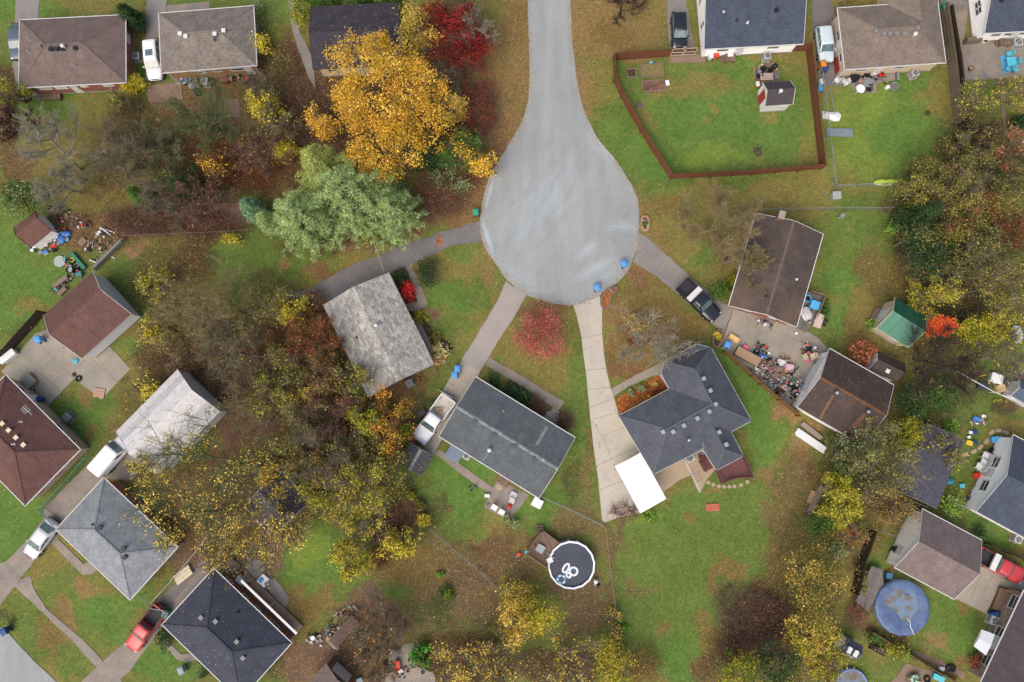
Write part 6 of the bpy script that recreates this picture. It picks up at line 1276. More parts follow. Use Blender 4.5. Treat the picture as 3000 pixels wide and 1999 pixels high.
# --- lower left
plank('leaning_panel','cream fibreglass panel leaning on the chain link fence','panel',('d1',1520,690),('d1',1650,590),1.1,.3,CREAM,0,3);crate('washer','white box shelf with blue bottles on the dirt patio','shelf','d1',2265,695,-40,1.05,1.0,.5,WH,lid=WH);crate('case','blue case on the white box shelf','case','d1',2243,690,-40,.4,.45,.12,BLU,.52);crate('case','dark case on the white box shelf','case','d1',2300,718,-40,.4,.5,.12,NAVB,.52);crate('freezer','white chest freezer against the midnight roofed house','freezer','d1',2060,695,-42,.95,.6,.8,WH);heap('white_bag','white bags below the chest freezer','bags','d1',2075,748,.45,.25,.4,BAGW,4)
crate('old_chest','brown chest beside the fallen leaves above the midnight house','chest','d1',1995,570,-40,1.4,1.2,.5,TAND);plank('planter_box','small wooden frame at the grass edge of the midnight house','frame',('d2',232,1030),('d2',285,970),.45,.25,TAND,0,3)
c=W('d2',515,1185,.3);c.z=0;th=thing('bucket_cluster','white drum beside three buckets in the lower left leaves','drum',c);MB().cyl((-.3,0,0),(-.3,0,.5),.25).build('drum',WH,th)
for l,x,y in (('upper white bucket beside the white drum',545,1175),('lower left white bucket beside the white drum',522,1218),('lower right white bucket beside the white drum',553,1212)): bucket('bucket',l,'bucket','d2',x,y,.17,.32,WH,0,GY)
c=W('d2',760,1130,.4);c.z=0;th=thing('picnic_bench','long weathered bench platform under the bare tree','bench',c,R(48));b=MB();[b.box((0,-.55+.16*k,.5),(3.6,.14,.05)) for k in range(8)];b.build('tabletop',mat('aged_plank',C(112,96,90),.9,.2,2),th);[MB().box((s,0,.24),(.1,1.0,.46)).build('leg',TAND,th) for s in (-1.5,0,1.5)]
heap('rock_border','pale rock heap at the foot of the weathered bench','rocks','d2',660,1230,.9,.4,.3,STONE,21,0,-40);plank('wire_cage','white wire frame at the head of the weathered bench','frame',('d2',840,905),('d2',895,950),.2,.3,GREYT);crate('stone_block','pale block beside the buried outbuilding','block','d2',143,472,15,.45,.4,.35,STONE)
c=W('d2',1215,1425,.4);c.z=0;th=thing('wheelbarrow','red wheelbarrow on the bottom patio','wheelbarrow',c,R(95));MB().loft([[(X*f,Y*f,z) for X,Y in ring8(.5,.32,.12)] for f,z in ((.6,.3),(1,.6),(.92,.58),(.6,.36))]).build('tray',RD,th);MB().cyl((.55,-.05,.18),(.55,.05,.18),.18).build('wheel',RUB,th);[MB().bar((.4,q*.15,.3),(-.9,q*.3,.55),.05,.05).build('handle',TAN,th) for q in (-1,1)]
crate('cooler','white cooler by the red wheelbarrow','cooler','d2',1242,1475,30,.45,.35,.35,WH);table('dark low table beside the white cooler','d2',1175,1510,30,1.0,.8,.5,TAND);bucket('pot','dark pot with white rim by the green palm leaves','pot','d2',1435,1480,.28,.4,WH);crate('blue_box','grey blue crate at the bottom edge of the brick garage','crate','d2',890,1555,20,.6,.5,.4,GRYB)
# --- the slate grey house and the round pool lawn
crate('garbage_shed','flat blue grey storage chest against the slate grey house','storage chest','c2',1705,970,-30,1.65,1.35,1.1,mat('blue_grey_lid',C(110,126,142),.5,.08,2));plank('trailer_ramp','dark grey ramp board beside the white pickup','board',('c2',1400,640),('c2',1455,590),.65,.3,mat('dark_ramp',C(92,84,92),.8,.12,2),0,3)
p=W('c2',1530,560,1.0)
heap('yard_debris','tan branches and debris in the bed of the white pickup','debris','c2',1560,600,.65,.5,.3,mulchm('debris',[C(196,168,130),C(120,92,66),C(206,200,190),C(150,112,72)]),7,.68,40);heap('black_tonneau','folded black sheet across the front of the white pickup bed','sheet','c2',1535,640,.3,.85,.4,BK,10,.75,55)
for l,x,y,r in (('left white plastic lounge chair on the back patio',2050,1430,240),('right white plastic lounge chair on the back patio',2112,1470,240),('white plastic chair against the back of the slate grey house',2214,1322,60)): chair(l,'c2',x,y,r,WH,s=1.15)
crate('side_table','pale square side table near the red ball','side table','c2',2200,1375,-25,.6,.5,.4,mat('pale_table',C(196,188,184),.6,.06));c=W('c2',2182,1422,.4);c.z=0;th=thing('play_ball','red ball chair on the back patio','ball',c);MB().blob((0,0,.36),.26,.26,.3,1,0,14).build('shell',RD,th,True);MB().cyl((0,0,0),(0,0,.12),.16).build('base',RD,th)
crate('cooler','white cooler on the grass edge of the back patio','cooler','c2',1988,1330,-5,.55,.35,.4,WH);tyre('small pale ring at the patio corner','c2',1993,1410,.2,0,STONE);crate('bench_table','white folding bench at the gable end of the slate grey house','bench','c3',218,1393,-28,1.1,.95,.5,WH);bucket('parasol_base','shell shaped pale mat by the back stoop','mat','c2',2088,1258,.36,.04,STONE,0,STONE)
c=W('c2',1865,1262,.4);c.z=0;th=thing('tricycle','dark little tricycle on the grass behind the slate grey house','tricycle',c,.4);MB().bar((-.3,0,.3),(.3,0,.4),.06,.06).bar((.3,-.2,.6),(.3,.2,.6),.04,.04).bar((.3,0,.3),(.3,0,.6),.04,.04).build('frame',NAVB,th);[MB().cyl((x,y - .03,.16),(x,y+.03,.16),.16).build('wheel',RUB,th) for x,y in ((.32,0),(-.3,.2),(-.3,-.2))]
crate('deck_chair','pale folded lounge cushion on the pool deck','cushion','d3',245,420,-30,.85,.8,.25,mat('cushion_grey',C(158,166,170),.7,.08),1.0);heap('leaf_basket','orange leaf heap in the corner of the pool deck','leaf heap','d3',185,392,.25,.25,.25,ORED,9,1.0);crate('blue_bucket','small aqua box on the corner post of the pool deck','box','d3',125,450,0,.3,.3,.3,AQ,1.0)
c=W('d3',60,468,.3);c.z=0;th=thing('garden_flag','red paddle sign on a white stick left of the pool deck','flag',c,.5);MB().cyl((-.45,-.2,.02),(0,0,.35),.02,n=6).build('stick',WH,th);MB().lathe([(0,.0),(.2,.02),(.24,.08),(.2,.14),(0,.16)],(0,0,.3),8).build('paddle',RD,th)
# --- blue black house and lawn
plank('brick_pad','small red brick pad on the wide lawn','brick pad',('c3',1668,1432),('c3',1784,1426),.8,.06,BRK,0,4);c=W('c3',1182,472,.3);c.z=.02;th=thing('pumpkin','yellow orange pumpkin ring in the orange mulch bed','pumpkin',c);MB().blob((0,0,.14),.2,.2,.16,1,.05,14).build('gourd',mat('pumpkin_gold',C(226,178,44),.5,.12),th,True);MB().cyl((0,0,.26),(.03,0,.36),.03).build('stem',GN,th)
c=W('c3',288,580,.3);c.z=.02;th=thing('pumpkin','small orange pumpkin on the slate grey house lawn','pumpkin',c);MB().blob((0,0,.12),.15,.15,.13,1,.05,14).build('gourd',OR,th,True);MB().cyl((0,0,.22),(.02,0,.3),.02).build('stem',GN,th)
for i,(x,y) in enumerate(((1689,1215),(1732,1233),(1780,1247),(1823,1251),(1868,1251),(1912,1248),(1970,1238),(2024,1211))):
    c=W('c3',x,y,.03);th=thing('stepping_stone','pale square stepping stone, %s from the left in the arc below the red deck' % ('first second third fourth fifth sixth seventh last'.split()[i]),'stepping stone',(c.x,c.y,0),i*.25,'stepping stones below the red deck');MB().loft([[(X,Y,z) for X,Y in ring8(.2,.2,.04)] for z in (-.02,.05)]).build('slab',STONE,th)
for i,(x,y) in enumerate(((1842,973),(1918,948),(1973,912),(2027,862),(2072,785),(2133,768),(2192,785))):
    c=W('c4',x,y,.03);th=thing('stepping_stone','tan oblong stepping stone, %s from the lower end of the porch chair path' % ('first second third fourth fifth sixth last'.split()[i]),'stepping stone',(c.x,c.y,0),(.3,.5,.8,1.0,.7,.0,-.4)[i],'stepping stones by the porch chairs');MB().loft([[(X,Y,z) for X,Y in ring8(.33,.2,.06)] for z in (-.02,.06)]).build('slab',STONE,th)
tr=[('b3',1140,395),('b3',1170,410),('b3',1172,460),('b3',1165,505),('b3',1142,522),('b3',1120,505),('b3',1112,450),('b3',1115,410)]
ringbed('oval brick planter at the right rim of the turning circle','b3',tr,mat('tan_block',C(176,140,112),.9,.15,3),BEDM);ringbed('curved brick planter full of orange leaves at the circle bottom','b3',[('b3',780,1060),('b3',850,1015),('b3',890,1000),('b3',905,1025),('b3',850,1070),('b3',840,1120),('b3',838,1170),('b3',800,1188),('b3',772,1165),('b3',770,1110)],mat('brown_block',C(128,104,92),.9,.15,3),MULCH)
ringbed('oval brick planter beside the right hand drive end','b3',[('b3',1750,1385),('b3',1785,1372),('b3',1812,1395),('b3',1808,1450),('b3',1785,1505),('b3',1755,1520),('b3',1725,1500),('b3',1728,1440)],mat('brown_block',C(128,104,92)),BEDM);ringbed('round brick ring with pumpkins by the chimney house front','b3',[('b3',1820,735),('b3',1870,725),('b3',1895,750),('b3',1880,785),('b3',1830,795),('b3',1808,770)],mat('brown_block',C(128,104,92)),BEDM,.2,.22)
def mailbox(label,t,x,y,rot):
    c=W(t,x,y,1.0);c.z=0;th=thing('mailbox',label,'mailbox',c,R(rot));MB().box((0,0,.5),(.1,.1,1.0)).build('post',TAND,th);b=MB();b.loft([[(X,.1*math.cos(a),1.1+.11*math.sin(a) if math.sin(a)>0 else 1.02) for a in [PI*j/6 for j in range(7)]] for X in (-.25,.25)]);b.build('box',GREYT,th);MB().box((.05,.13,1.2),(.05,.02,.16)).build('flag',RD,th)
mailbox('grey mailbox inside the oval brick planter','b3',1135,430,10);mailbox('grey mailbox in the curved leaf filled planter','b3',850,1030,-40);mailbox('dark mailbox at the bottom rim of the turning circle','b3',232,1118,60)
# --- heaps of small scrap nobody could count
SCM=[WH,BAGW,BK,GY,RSTY,BLU,PK,TAND,DKMET,RD,AQ,TAN]
def scrap(name,label,areas,seed):
    rg=random.Random(seed);b=MB()
    for t,x,y,rx,ry,rot,n,mx in areas:
        ca,sa=math.cos(R(rot)),math.sin(R(rot))
        for _ in range(n):
            q=math.sqrt(rg.random());a=rg.uniform(0,2*PI);ex,ey=rx*q*math.cos(a),ry*q*math.sin(a);p=W(t,x+ex*ca - ey*sa,y+ex*sa+ey*ca);s=rg.uniform(.07,.26);z=rg.uniform(.03,mx);k=rg.random();mi=rg.choice((0,1,1,1,2,2,2,3,3,3,4,4,4,7,7,7,8,8,8,8,11,11,rg.choice((5,6,9,10))))
            if k<.45: b.box((p.x,p.y,z),(s*rg.uniform(.6,1.6),s,s*rg.uniform(.3,1)),rg.uniform(0,3),mi)
            elif k<.75: b.blob((p.x,p.y,z),s*.8,s*.6,s*.6,rg.randint(0,999),.4,7,mi)
            else: b.bar((p.x,p.y,z),(p.x+rg.uniform(-.7,.7),p.y+rg.uniform(-.7,.7),z+rg.uniform(-.03,.2)),.05,.05,mi)
    setp(b.build(name,SCM,fixn=False),label,'scrap',None,'stuff')
scrap('yard_scrap','loose scrap and household junk heaped along the concrete yard',(('c4',60,220,130,70,35,80,.7),('c4',190,270,190,90,35,170,.7),('c4',300,210,110,60,35,70,.6),('c4',240,400,120,70,35,80,.5),('c4',390,430,60,100,10,80,.8),('c4',490,80,70,45,0,50,.5),('c3',2130,60,90,40,30,40,.4),('b4',470,1240,60,110,15,50,1.0),('b4',110,1310,110,25,22,30,.4)),3)
scrap('garden_scrap','small loose clutter lying by the sheds, porches and garden walls',(('b1',480,580,120,90,-40,110,.4),('b1',330,670,90,40,10,40,.3),('b1',900,620,190,120,-45,90,.2),('b1',640,840,50,110,-40,40,.3),('b1',540,980,110,40,-40,50,.3),('b1',600,400,200,60,25,60,.2),('a1',1690,715,150,45,3,90,.5),('a1',2000,680,130,25,0,40,.4),('a4',1010,680,190,60,0,60,.4),('a4',740,420,25,200,0,60,.4),('c4',2130,350,110,70,20,50,.3),('c4',2270,330,60,70,0,50,.5),('c4',2050,1060,70,190,35,120,.7),('c4',1930,1290,40,90,30,60,.5),('c4',1950,680,80,30,0,25,.2),('d2',480,1190,60,50,0,20,.2),('d2',690,1090,90,220,40,70,.2),('d1',2090,740,40,60,-40,40,.4),('d2',1220,1480,110,60,0,40,.3),('a4',140,610,100,60,0,25,.4)),5)
# --- crowded concrete yard
crate('table_crate','tan wooden crate top in the corner of the cluttered yard','crate','b3',1912,1442,-32,1.15,.55,.4,mat('tan_top',C(224,184,120),.6,.08));plank('door_panel','long tan door laid flat across the yard junk','door panel',('c3',1915,80),('c3',2110,185),1.15,.7,mat('door_tan',C(158,134,104),.7,.1,1,stain=C(92,70,56),samt=.6),0,1)
JK=[('pink toy car on the concrete yard','c3',2012,50,.55,PK),('small pink box beside the toy car','c3',2040,75,.3,PK),('black tub behind the tan door panel','c3',2105,95,.6,BK),('bright blue bag right of the tan door panel','c3',2158,132,.65,BLU),('brown box below the bright blue bag','c3',2205,170,.5,RSTY),('grey round bin beside the brown box','c3',2242,152,.4,GY),('pale pink bin bag in the middle of the yard junk','c4',110,215,.8,mat('pale_pink',C(206,180,180),.6,.15)),('white mattress roll in the yard junk','c4',265,185,.9,BAGW),('pink and white folded mattress in the yard junk','c4',335,225,.9,mat('pink_white',C(210,176,182),.6,.12)),('crumpled white sheet at the yard fence','c4',75,262,.8,BAGW),('grey sacks against the tan timber fence','c4',75,335,.6,GY),('rusty brown barrel heap in the yard','c4',190,345,.7,RSTY),('blue tub behind the rusty heap','c4',235,358,.4,BLU),('pale bucket pile near the ladder end','c4',295,355,.5,GY),('dark rusty machine below the barrel heap','c4',245,425,.7,mat('rust_dark',C(80,52,44),.9,.3)),('black bags piled against the umber garage','c4',375,400,.75,BK),('second black bag pile nearer the timber fence','c4',370,470,.7,BK),('clear plastic bag on the black bag pile','c4',438,378,.5,BAGW),('green crate near the umber garage wall','c4',372,330,.45,GN),('bright pink box near the green crate','c4',420,330,.4,PK),('dark scrap heap at the top of the concrete yard','c4',490,65,.7,DKMET),('pink cushion by the white chairs','c4',493,167,.45,PK),('white sack in the yard junk under the ladder','c4',255,240,.5,BAGW),('scrap tangle beside the timber fence corner','c4',130,310,.6,DKMET),('grey cloth bundle by the chimney house wall','b4',130,1320,.55,BAGW),('dark cloth bundle by the chimney house wall','b4',85,1300,.45,GY),('white dish rack on the yard edge by the deck','b4',392,1400,.3,WH)]
for i,(l,t,x,y,s,m) in enumerate(JK):
    if 'bag' in l or 'heap' in l or 'sheet' in l or 'sack' in l or 'tangle' in l or 'bundle' in l or 'pile' in l: heap('junk_heap',l,'junk',t,x,y,s*.6,s*.5,s*.8,m,i+3)
    else: crate('junk_box',l,'junk',t,x,y,-35+i*7 % 30,s,s*.75,s*.6,m)
tyre('dark tyre by the pink toy car','c3',2108,92,.36,.45);tyre('tyre at the top of the concrete yard','c4',50,92,.4)
c=W('c4',200,240,.8);c.z=.75;th=thing('ladder','rusty ladder laid across the yard junk','ladder',c,R(-32));[MB().box((0,q,.05),(2.6,.06,.08)).build('rail',RSTY,th) for q in (-.2,.2)];b=MB();[b.box((-1.2+.3*k,0,.05),(.05,.4,.04)) for k in range(9)];b.build('rungs',RSTY,th)
for l,x,y,r in (('left cream chair at the top of the concrete yard',468,132,20),('right cream chair at the top of the concrete yard',535,128,200)): chair(l,'c4',x,y,r,CREAM,s=1.1)
crate('cabinet','grey wall cabinet on the umber garage corner','cabinet','c4',585,188,-30,.6,.5,.9,GY);crate('red_case','faded red case by the umber garage corner','case','c4',622,140,-30,.5,.9,.5,mat('faded_red',C(170,96,82),.7,.15))
# deck clutter by the chimney house
c=W('b4',490,1100,.7);c.z=.6;th=thing('toddler_pool','small round blue ring on the chimney house deck','ring',c);MB().lathe([(.3,.05),(.4,.0),(.46,.1),(.4,.2),(.3,.15)],n=22,close=True).build('ring',LB,th,True);MB().cyl((0,0,.0),(0,0,.08),.3).build('centre',BK,th)
crate('play_kitchen','light blue plastic play house box on the deck','play house','b4',555,1155,-20,1.0,.9,.6,LB,.6);heap('sacks','white sacks heaped on the crowded deck','sacks','b4',480,1230,.55,.75,.5,BAGW,6,.6);crate('deck_box','pink and white box on the deck end','box','b4',585,1290,70,1.6,.85,.5,mat('rosy',C(206,182,176),.7,.15,2),0.0);bucket('pot','round pale pot below the white sacks','pot','b4',515,1300,.2,.3,CREAM,.3)
for l,x,y in (('rust coloured flower pot beside the deck, upper',652,1290),('rust coloured flower pot beside the deck, lower',632,1325)): bucket('pot',l,'pot','b4',x,y,.2,.3,RSTY)
# bin store, sheets and stack by the umber garage
plank('corrugated_stack','stack of long white corrugated sheets on bare dirt','sheet stack',('c4',385,775),('c4',630,940),.8,.35,WH,0,5);plank('board_stack','old grey board leaning beside the corrugated stack','board',('c4',430,705),('c4',600,835),.5,.3,mat('old_board',C(150,140,132),.85,.15,2),0,2)
plank('pallet','tan board pallet at the edge of the brush','pallet',('c4',525,1395) and ('c4',500,1395),('c4',540,1290),.75,.12,mat('ply',C(176,140,106),.8,.12),0,1);plank('pallet_fence','weathered slatted pallet leaning by the tan board','pallet',('c4',490,1480),('c4',610,1245),.6,.3,mat('pale_slats',C(150,138,122),.85,.15),0,5)
# right edge lawn toys and porch row
for l,x,y,s,m in (('white plastic table on the toy strewn lawn',2120,320,1.3,WH),('tan flattened box below the white plastic table',2155,405,1.0,mat('card',C(212,180,136),.8,.1)),('black cluster of bags near the blue playhouse',2270,350,.8,BK),('aqua toy by the black bags at the right edge',2290,300,.45,AQ),('red toy by the white railed fence',1880,320,.35,RD),('green toy by the white railed fence',1908,335,.35,GN),('navy sled by the white railed fence',2000,385,1.0,mat('navy_sled',C(58,66,80),.5,.1)),('blue tub in the right lawn',1938,670,.6,BLU),('grey tub beside the blue tub on the right lawn',1985,680,.5,GY),('white tub above the grey tub',2005,648,.45,WH),('dark blue chair box on the path grass',1930,785,.5,NAVB),('white pot left of the dark blue box',1892,785,.4,WH),('white round toy below the pots',1877,825,.35,WH),('yellow slide in the right lawn',1882,875,.65,YL),('blue toy beside the yellow slide',1932,870,.5,NAVB),('orange toy by the playhouse wall',2322,520,.35,OR),('clear plastic cover beside the playhouse',2222,440,.9,BAGW),('aqua cooler at the head of the porch row',2108,845,.8,LB),('purple toy box next to the aqua cooler',2140,880,.45,mat('purple_toy',C(110,84,160),.5,.1)),('black bag pile in the porch row',2085,945,.9,BK),('red seat in the porch row',1950,1155,.7,RD),('black grill box in the porch row',1960,1275,.75,BK),('dark blue bag pile at the lower end of the porch row',1888,1355,.8,mat('dusk_blue',C(44,84,108),.5,.15)),('white laundry rack in the porch row',2170,915,.6,WH),('grey metal box in the porch row',2035,1150,.6,GY),('aqua tarp by the long outbuilding',1715,1205,.8,mat('teal_tarp',C(70,150,168),.5,.12)),('aqua toy scooter near the long outbuilding',1820,1245,.55,AQ),('black round tub on the grass by the bottom garage',1815,1445,.45,BK),('pale plywood box in the pool garden',1200,1460,.75,mat('ply2',C(206,176,150),.8,.08)),('white bag in the trees above the bright table',2290,405,.4,BAGW)):
    if 'bag' in l or 'cover' in l or 'tarp' in l or 'toy by' in l: heap('yard_bundle',l,'bundle','c4',x,y,s*.55,s*.45,s*.6,m,int(x) % 50)
    else: crate('yard_box',l,'box','c4',x,y,int(x) % 40 - 20,s,s*.8,s*.5,m)
for i,(x,y,l) in enumerate(((2015,985,'upper white slatted lounger in the porch row'),(2000,1040,'middle white slatted lounger in the porch row'),(1960,1080,'lower white slatted lounger in the porch row'))): chair(l,'c4',x,y,150,WH,s=1.35)
c=W('c4',1978,278,.3);c.z=0;th=thing('climbing_toy','yellow toy frame standing on the right lawn','toy',c,.2);MB().bar((-.3,-.25,0),(-.3,-.25,.6),.06,.06).bar((.3,-.25,0),(.3,-.25,.6),.06,.06).bar((-.3,-.25,.6),(.3,-.25,.6),.06,.06).bar((-.3,.25,.1),(-.3,-.25,.4),.06,.06).bar((.3,.25,.1),(.3,-.25,.4),.06,.06).build('frame',YL,th)
for i,(x,y) in enumerate(((2105,515),(2145,512),(2190,522))): tyre('yellow green ring %s by the white railed fence' % ('left','middle','right')[i],'c4',x,y,.2,0,mat('lime_ring',C(190,190,60),.6,.1))
heap('white_bags','large white bag heap under the woods at the right edge','bags','b4',2290,1410,.6,.9,.8,BAGW,17);heap('grey_bag','grey bag lying in the right hand brush','bag','b4',2265,1075,.4,.5,.4,GY,18)
# bottom right garden
crate('bluetop','round blue barrel beside the tarp covered pool','barrel','d4',1195,655,0,.6,.6,.7,mat('barrel_blue',C(62,112,150),.5,.12));plank('picnic_bench','dark picnic bench with pots at the bottom right garden','bench',('d4',1015,1250),('d4',1140,1315),.6,.45,WOODD,0,3)
for l,x,y,m in (('white pot on the dark picnic bench end',1112,1292,WH),('blue pot beside the dark picnic bench',1140,1315,LB),('pale pot right of the dark picnic bench',1158,1288,CREAM)): bucket('pot',l,'pot','d4',x,y,.17,.5,m)
crate('toy_car','aqua toy car at the bottom edge, right','toy car','d4',1620,1535,-25,1.2,.6,.5,AQ);table('round pale green table at the bottom edge','d4',1412,1545,0,.9,.9,.6,mat('mint',C(170,214,190),.5,.08),None,True);chair('brown chair beside the round pale green table, left','d4',1370,1548,180,TAND);chair('brown chair above the round pale green table','d4',1432,1520,90,TAND);tyre('dark round tub at the bottom edge','d4',1520,1545,.4)
crate('white_tub','white tub in the bottom right hedge','tub','d4',1645,1455,-20,.5,.35,.4,WH);heap('stump','grey log pile beside the white tub in the hedge','log pile','d4',1720,1450,.5,.4,.4,DKMET,22);crate('garden_toy','blue and orange toy bundle on the stone wall corner','toy','d4',2098,985,15,.8,.45,.7,NAVB);plank('shed_ramp','red board leaning on the mauve garage gable','board',('d4',1270,330),('d4',1340,190),.18,.7,RSTY)


# ================================================================ TREES AND SHRUBS
BARKM=mat('bark_grey_brown',C(130,119,98),.9,.3,4);BARKP=mat('bark_pale',C(160,154,134),.9,.25,4,stain=C(120,130,90),samt=.5,sscale=2);BARKD=mat('bark_dark',C(74,60,54),.9,.3,4);BARKG=mat('bark_mossy',C(106,116,76),.9,.3,4);TWIGT=mat('twig_tan',C(142,122,92),.9,.25,4);TWIGR=mat('twig_red_brown',C(126,98,86),.9,.25,4);TWIGO=mat('twig_orange',C(140,92,60),.9,.25,4);TWIGV=mat('twig_olive',C(150,136,98),.9,.25,4)
LEAF=leafm()
PAL={k: [tuple(lin(q) for q in c) for c in v] for k,v in {
 'yellow': [(218,178,62),(206,162,52),(224,188,86),(194,150,50),(186,164,64),(214,160,66)],
 'gold': [(208,176,80),(192,156,64),(216,190,104),(166,142,60),(180,160,66)],
 'lemon': [(200,182,58),(180,162,46),(210,194,84),(150,142,48)],
 'ygreen': [(150,154,52),(168,160,46),(126,134,46),(186,168,60),(108,120,44)],
 'olive': [(122,120,56),(104,108,50),(142,132,66),(88,96,46),(150,140,70),(122,104,60)],
 'oliveb': [(132,112,62),(116,104,56),(150,124,74),(100,92,52),(140,100,60)],
 'green': [(84,116,52),(70,102,48),(98,130,60),(62,92,46)],
 'dgreen': [(58,82,46),(48,72,42),(70,94,52),(62,84,58)],
 'lime': [(128,164,62),(112,150,54),(146,178,80),(100,136,50)],
 'vivid': [(78,150,52),(64,134,44),(96,168,66)],
 'pine': [(150,168,106),(132,152,96),(166,180,112),(112,138,92),(158,178,130)],
 'pineblue': [(130,158,118),(108,144,108),(146,176,140),(96,130,100)],
 'pineyel': [(160,168,92),(146,158,86),(172,176,104),(130,146,80)],
 'red': [(146,42,40),(124,34,36),(160,54,48),(100,32,34)],
 'bright': [(196,44,44),(172,36,38),(208,64,58)],
 'pinkred': [(190,94,90),(174,80,76),(198,112,106),(162,82,74),(184,122,104)],
 'rust': [(146,90,60),(130,78,52),(160,104,70),(114,70,52)],
 'rustred': [(146,76,58),(130,66,52),(158,90,68),(114,60,48)],
 'orange': [(194,112,78),(176,98,66),(202,128,92),(160,92,66)],
 'flame': [(236,98,52),(226,82,44),(240,124,74)],
 'orangey': [(204,142,56),(186,120,46),(216,160,70),(160,104,48)],
 'tan': [(206,190,130),(190,172,112),(216,206,156),(168,150,96)],
 'brown': [(112,84,62),(96,72,56),(130,98,72)],
 'sage': [(142,152,104),(128,140,92),(156,166,122)],
}.items()}
def prisms(name,segs,m,parent):
    s=np.asarray(segs,dtype=np.float64);p0,p1,r0,r1=s[:,0:3],s[:,3:6],s[:,6:7],s[:,7:8]
    d=p1 - p0;d/=np.maximum(np.linalg.norm(d,axis=1,keepdims=True),1e-6)
    up=np.where(np.abs(d[:,2:3])<.9,np.array([[0,0,1.0]]),np.array([[1.0,0,0]]));a=np.cross(d,up);a/=np.linalg.norm(a,axis=1,keepdims=True);b=np.cross(d,a)
    n=len(s);V=np.empty((n,8,3))
    for k in range(4):
        t=PI/2*k;o=a*math.cos(t)+b*math.sin(t);V[:,k]=p0+o*r0;V[:,k+4]=p1+o*r1
    q=np.array([[k,(k+1) % 4,(k+1) % 4+4,k+4] for k in range(4)]);fi=(np.arange(n)[:,None,None]*8+q[None]).reshape(-1,4).astype(np.int32)
    me=bpy.data.meshes.new(name);me.vertices.add(n*8);me.vertices.foreach_set('co',V.astype(np.float32).ravel())
    me.loops.add(fi.size);me.loops.foreach_set('vertex_index',fi.ravel());me.polygons.add(len(fi));me.polygons.foreach_set('loop_start',np.arange(0,fi.size,4,dtype=np.int32))
    me.materials.append(m);me.update();me.validate();o=bpy.data.objects.new(name,me);COL.objects.link(o);o.parent=parent;return o
def leaves(name,rs,cen,size,cols,parent,upb=.5,asp=.62,jit=.22):
    n=len(cen);nrm=rs.normal(size=(n,3));nrm[:,2]+=upb*2;nrm/=np.linalg.norm(nrm,axis=1,keepdims=True)
    a=np.cross(nrm,rs.normal(size=(n,3)));a/=np.linalg.norm(a,axis=1,keepdims=True);b=np.cross(nrm,a)
    s=size*rs.uniform(.6,1.35,(n,1));V=np.stack([cen - a*s,cen - b*s*asp,cen+a*s,cen+b*s*asp],1)
    c=np.clip(np.asarray(cols)*(1+rs.normal(size=(n,1))*jit),.004,1)
    return big_mesh(name,V,4,LEAF,c,parent)
def skeleton(rg,h,Rr,nl=9,sub=6,twig=5,hair=0,bf=.22,multi=1,rt=None,rise=.75,rmin=.014):
    segs,tips=[],[];rt=rt or (.014*h+.05)
    def V3(x,y,z): return Vector((x,y,z))
    def run(p,d,L,r0,r1,k,wig,lift):
        pts=[p];q=p.copy();d=d.normalized();step=L/k
        for i in range(k):
            d=(d+Vector((rg.uniform(-1,1),rg.uniform(-1,1),rg.uniform(-.6,1)+lift))*wig).normalized();q2=q+d*step;q2.z=max(.15,q2.z)
            a,b=r0+(r1 - r0)*i/k,r0+(r1 - r0)*(i+1)/k;segs.append((*q,*q2,a,b));q=q2;pts.append(q)
        return pts,d
    for mt in range(multi):
        base=V3(rg.uniform(-.2,.2)*(multi>1),rg.uniform(-.2,.2)*(multi>1),-.1);ln=V3(rg.uniform(-.12,.12)*(1+multi),rg.uniform(-.12,.12)*(1+multi),1)
        tp,_=run(base,ln,h*.72,rt/multi**.5,rt*.3,6,.05,.1)
        for i in range(nl):
            f=bf+(1 - bf)*(i+rg.random()*.6)/nl;k=min(5,int(f*6));p=tp[k].lerp(tp[k+1],f*6 - k) if k<6 else tp[6]
            az=i*2.4+rg.uniform(-.4,.4)+mt;el=rise*(.35+f*.9)+rg.uniform(-.15,.2)
            d=V3(math.cos(az)*math.cos(el),math.sin(az)*math.cos(el),math.sin(el));L=Rr*rg.uniform(.8,1.12)*(1.15 - .35*f);r0=rt*(.55 - .3*f)
            lp,_=run(p,d,L,r0,.025,5,.16,.12)
            for j in range(sub):
                g=.25+.75*(j+rg.random()*.5)/sub;k=min(4,int(g*5));q=lp[k].lerp(lp[k+1],g*5 - k);ld=(lp[k+1] - lp[k]).normalized()
                sd=(ld+Vector((rg.uniform(-1,1),rg.uniform(-1,1),rg.uniform(-.5,.8)))*.9).normalized()
                sp,_=run(q,sd,L*rg.uniform(.28,.5)*(1.15 - g*.5),max(.02,r0*.35),.014,3,.2,.1);tips+=sp[1:]
                for t in range(twig):
                    k=rg.randint(0,2);q2=sp[k].lerp(sp[k+1],rg.random());td=((sp[k+1] - sp[k]).normalized()+Vector((rg.uniform(-1,1),rg.uniform(-1,1),rg.uniform(-.5,.9)))*.95).normalized()
                    wp,_=run(q2,td,L*rg.uniform(.12,.26),rmin*1.2,rmin*.7,2,.2,.1);tips.append(wp[-1])
                    for u in range(hair):
                        hd=(td+Vector((rg.uniform(-1,1),rg.uniform(-1,1),rg.uniform(-.6,.8)))).normalized();q3=wp[rg.randint(0,2)];segs.append((*q3,*(q3+hd*L*rg.uniform(.07,.15)),rmin*.8,rmin*.5))
    return segs,tips
TN=[0]
def pick(rs,pal,n,mix=None):
    P=np.array(PAL[pal]);return P[rs.randint(0,len(P),n)]
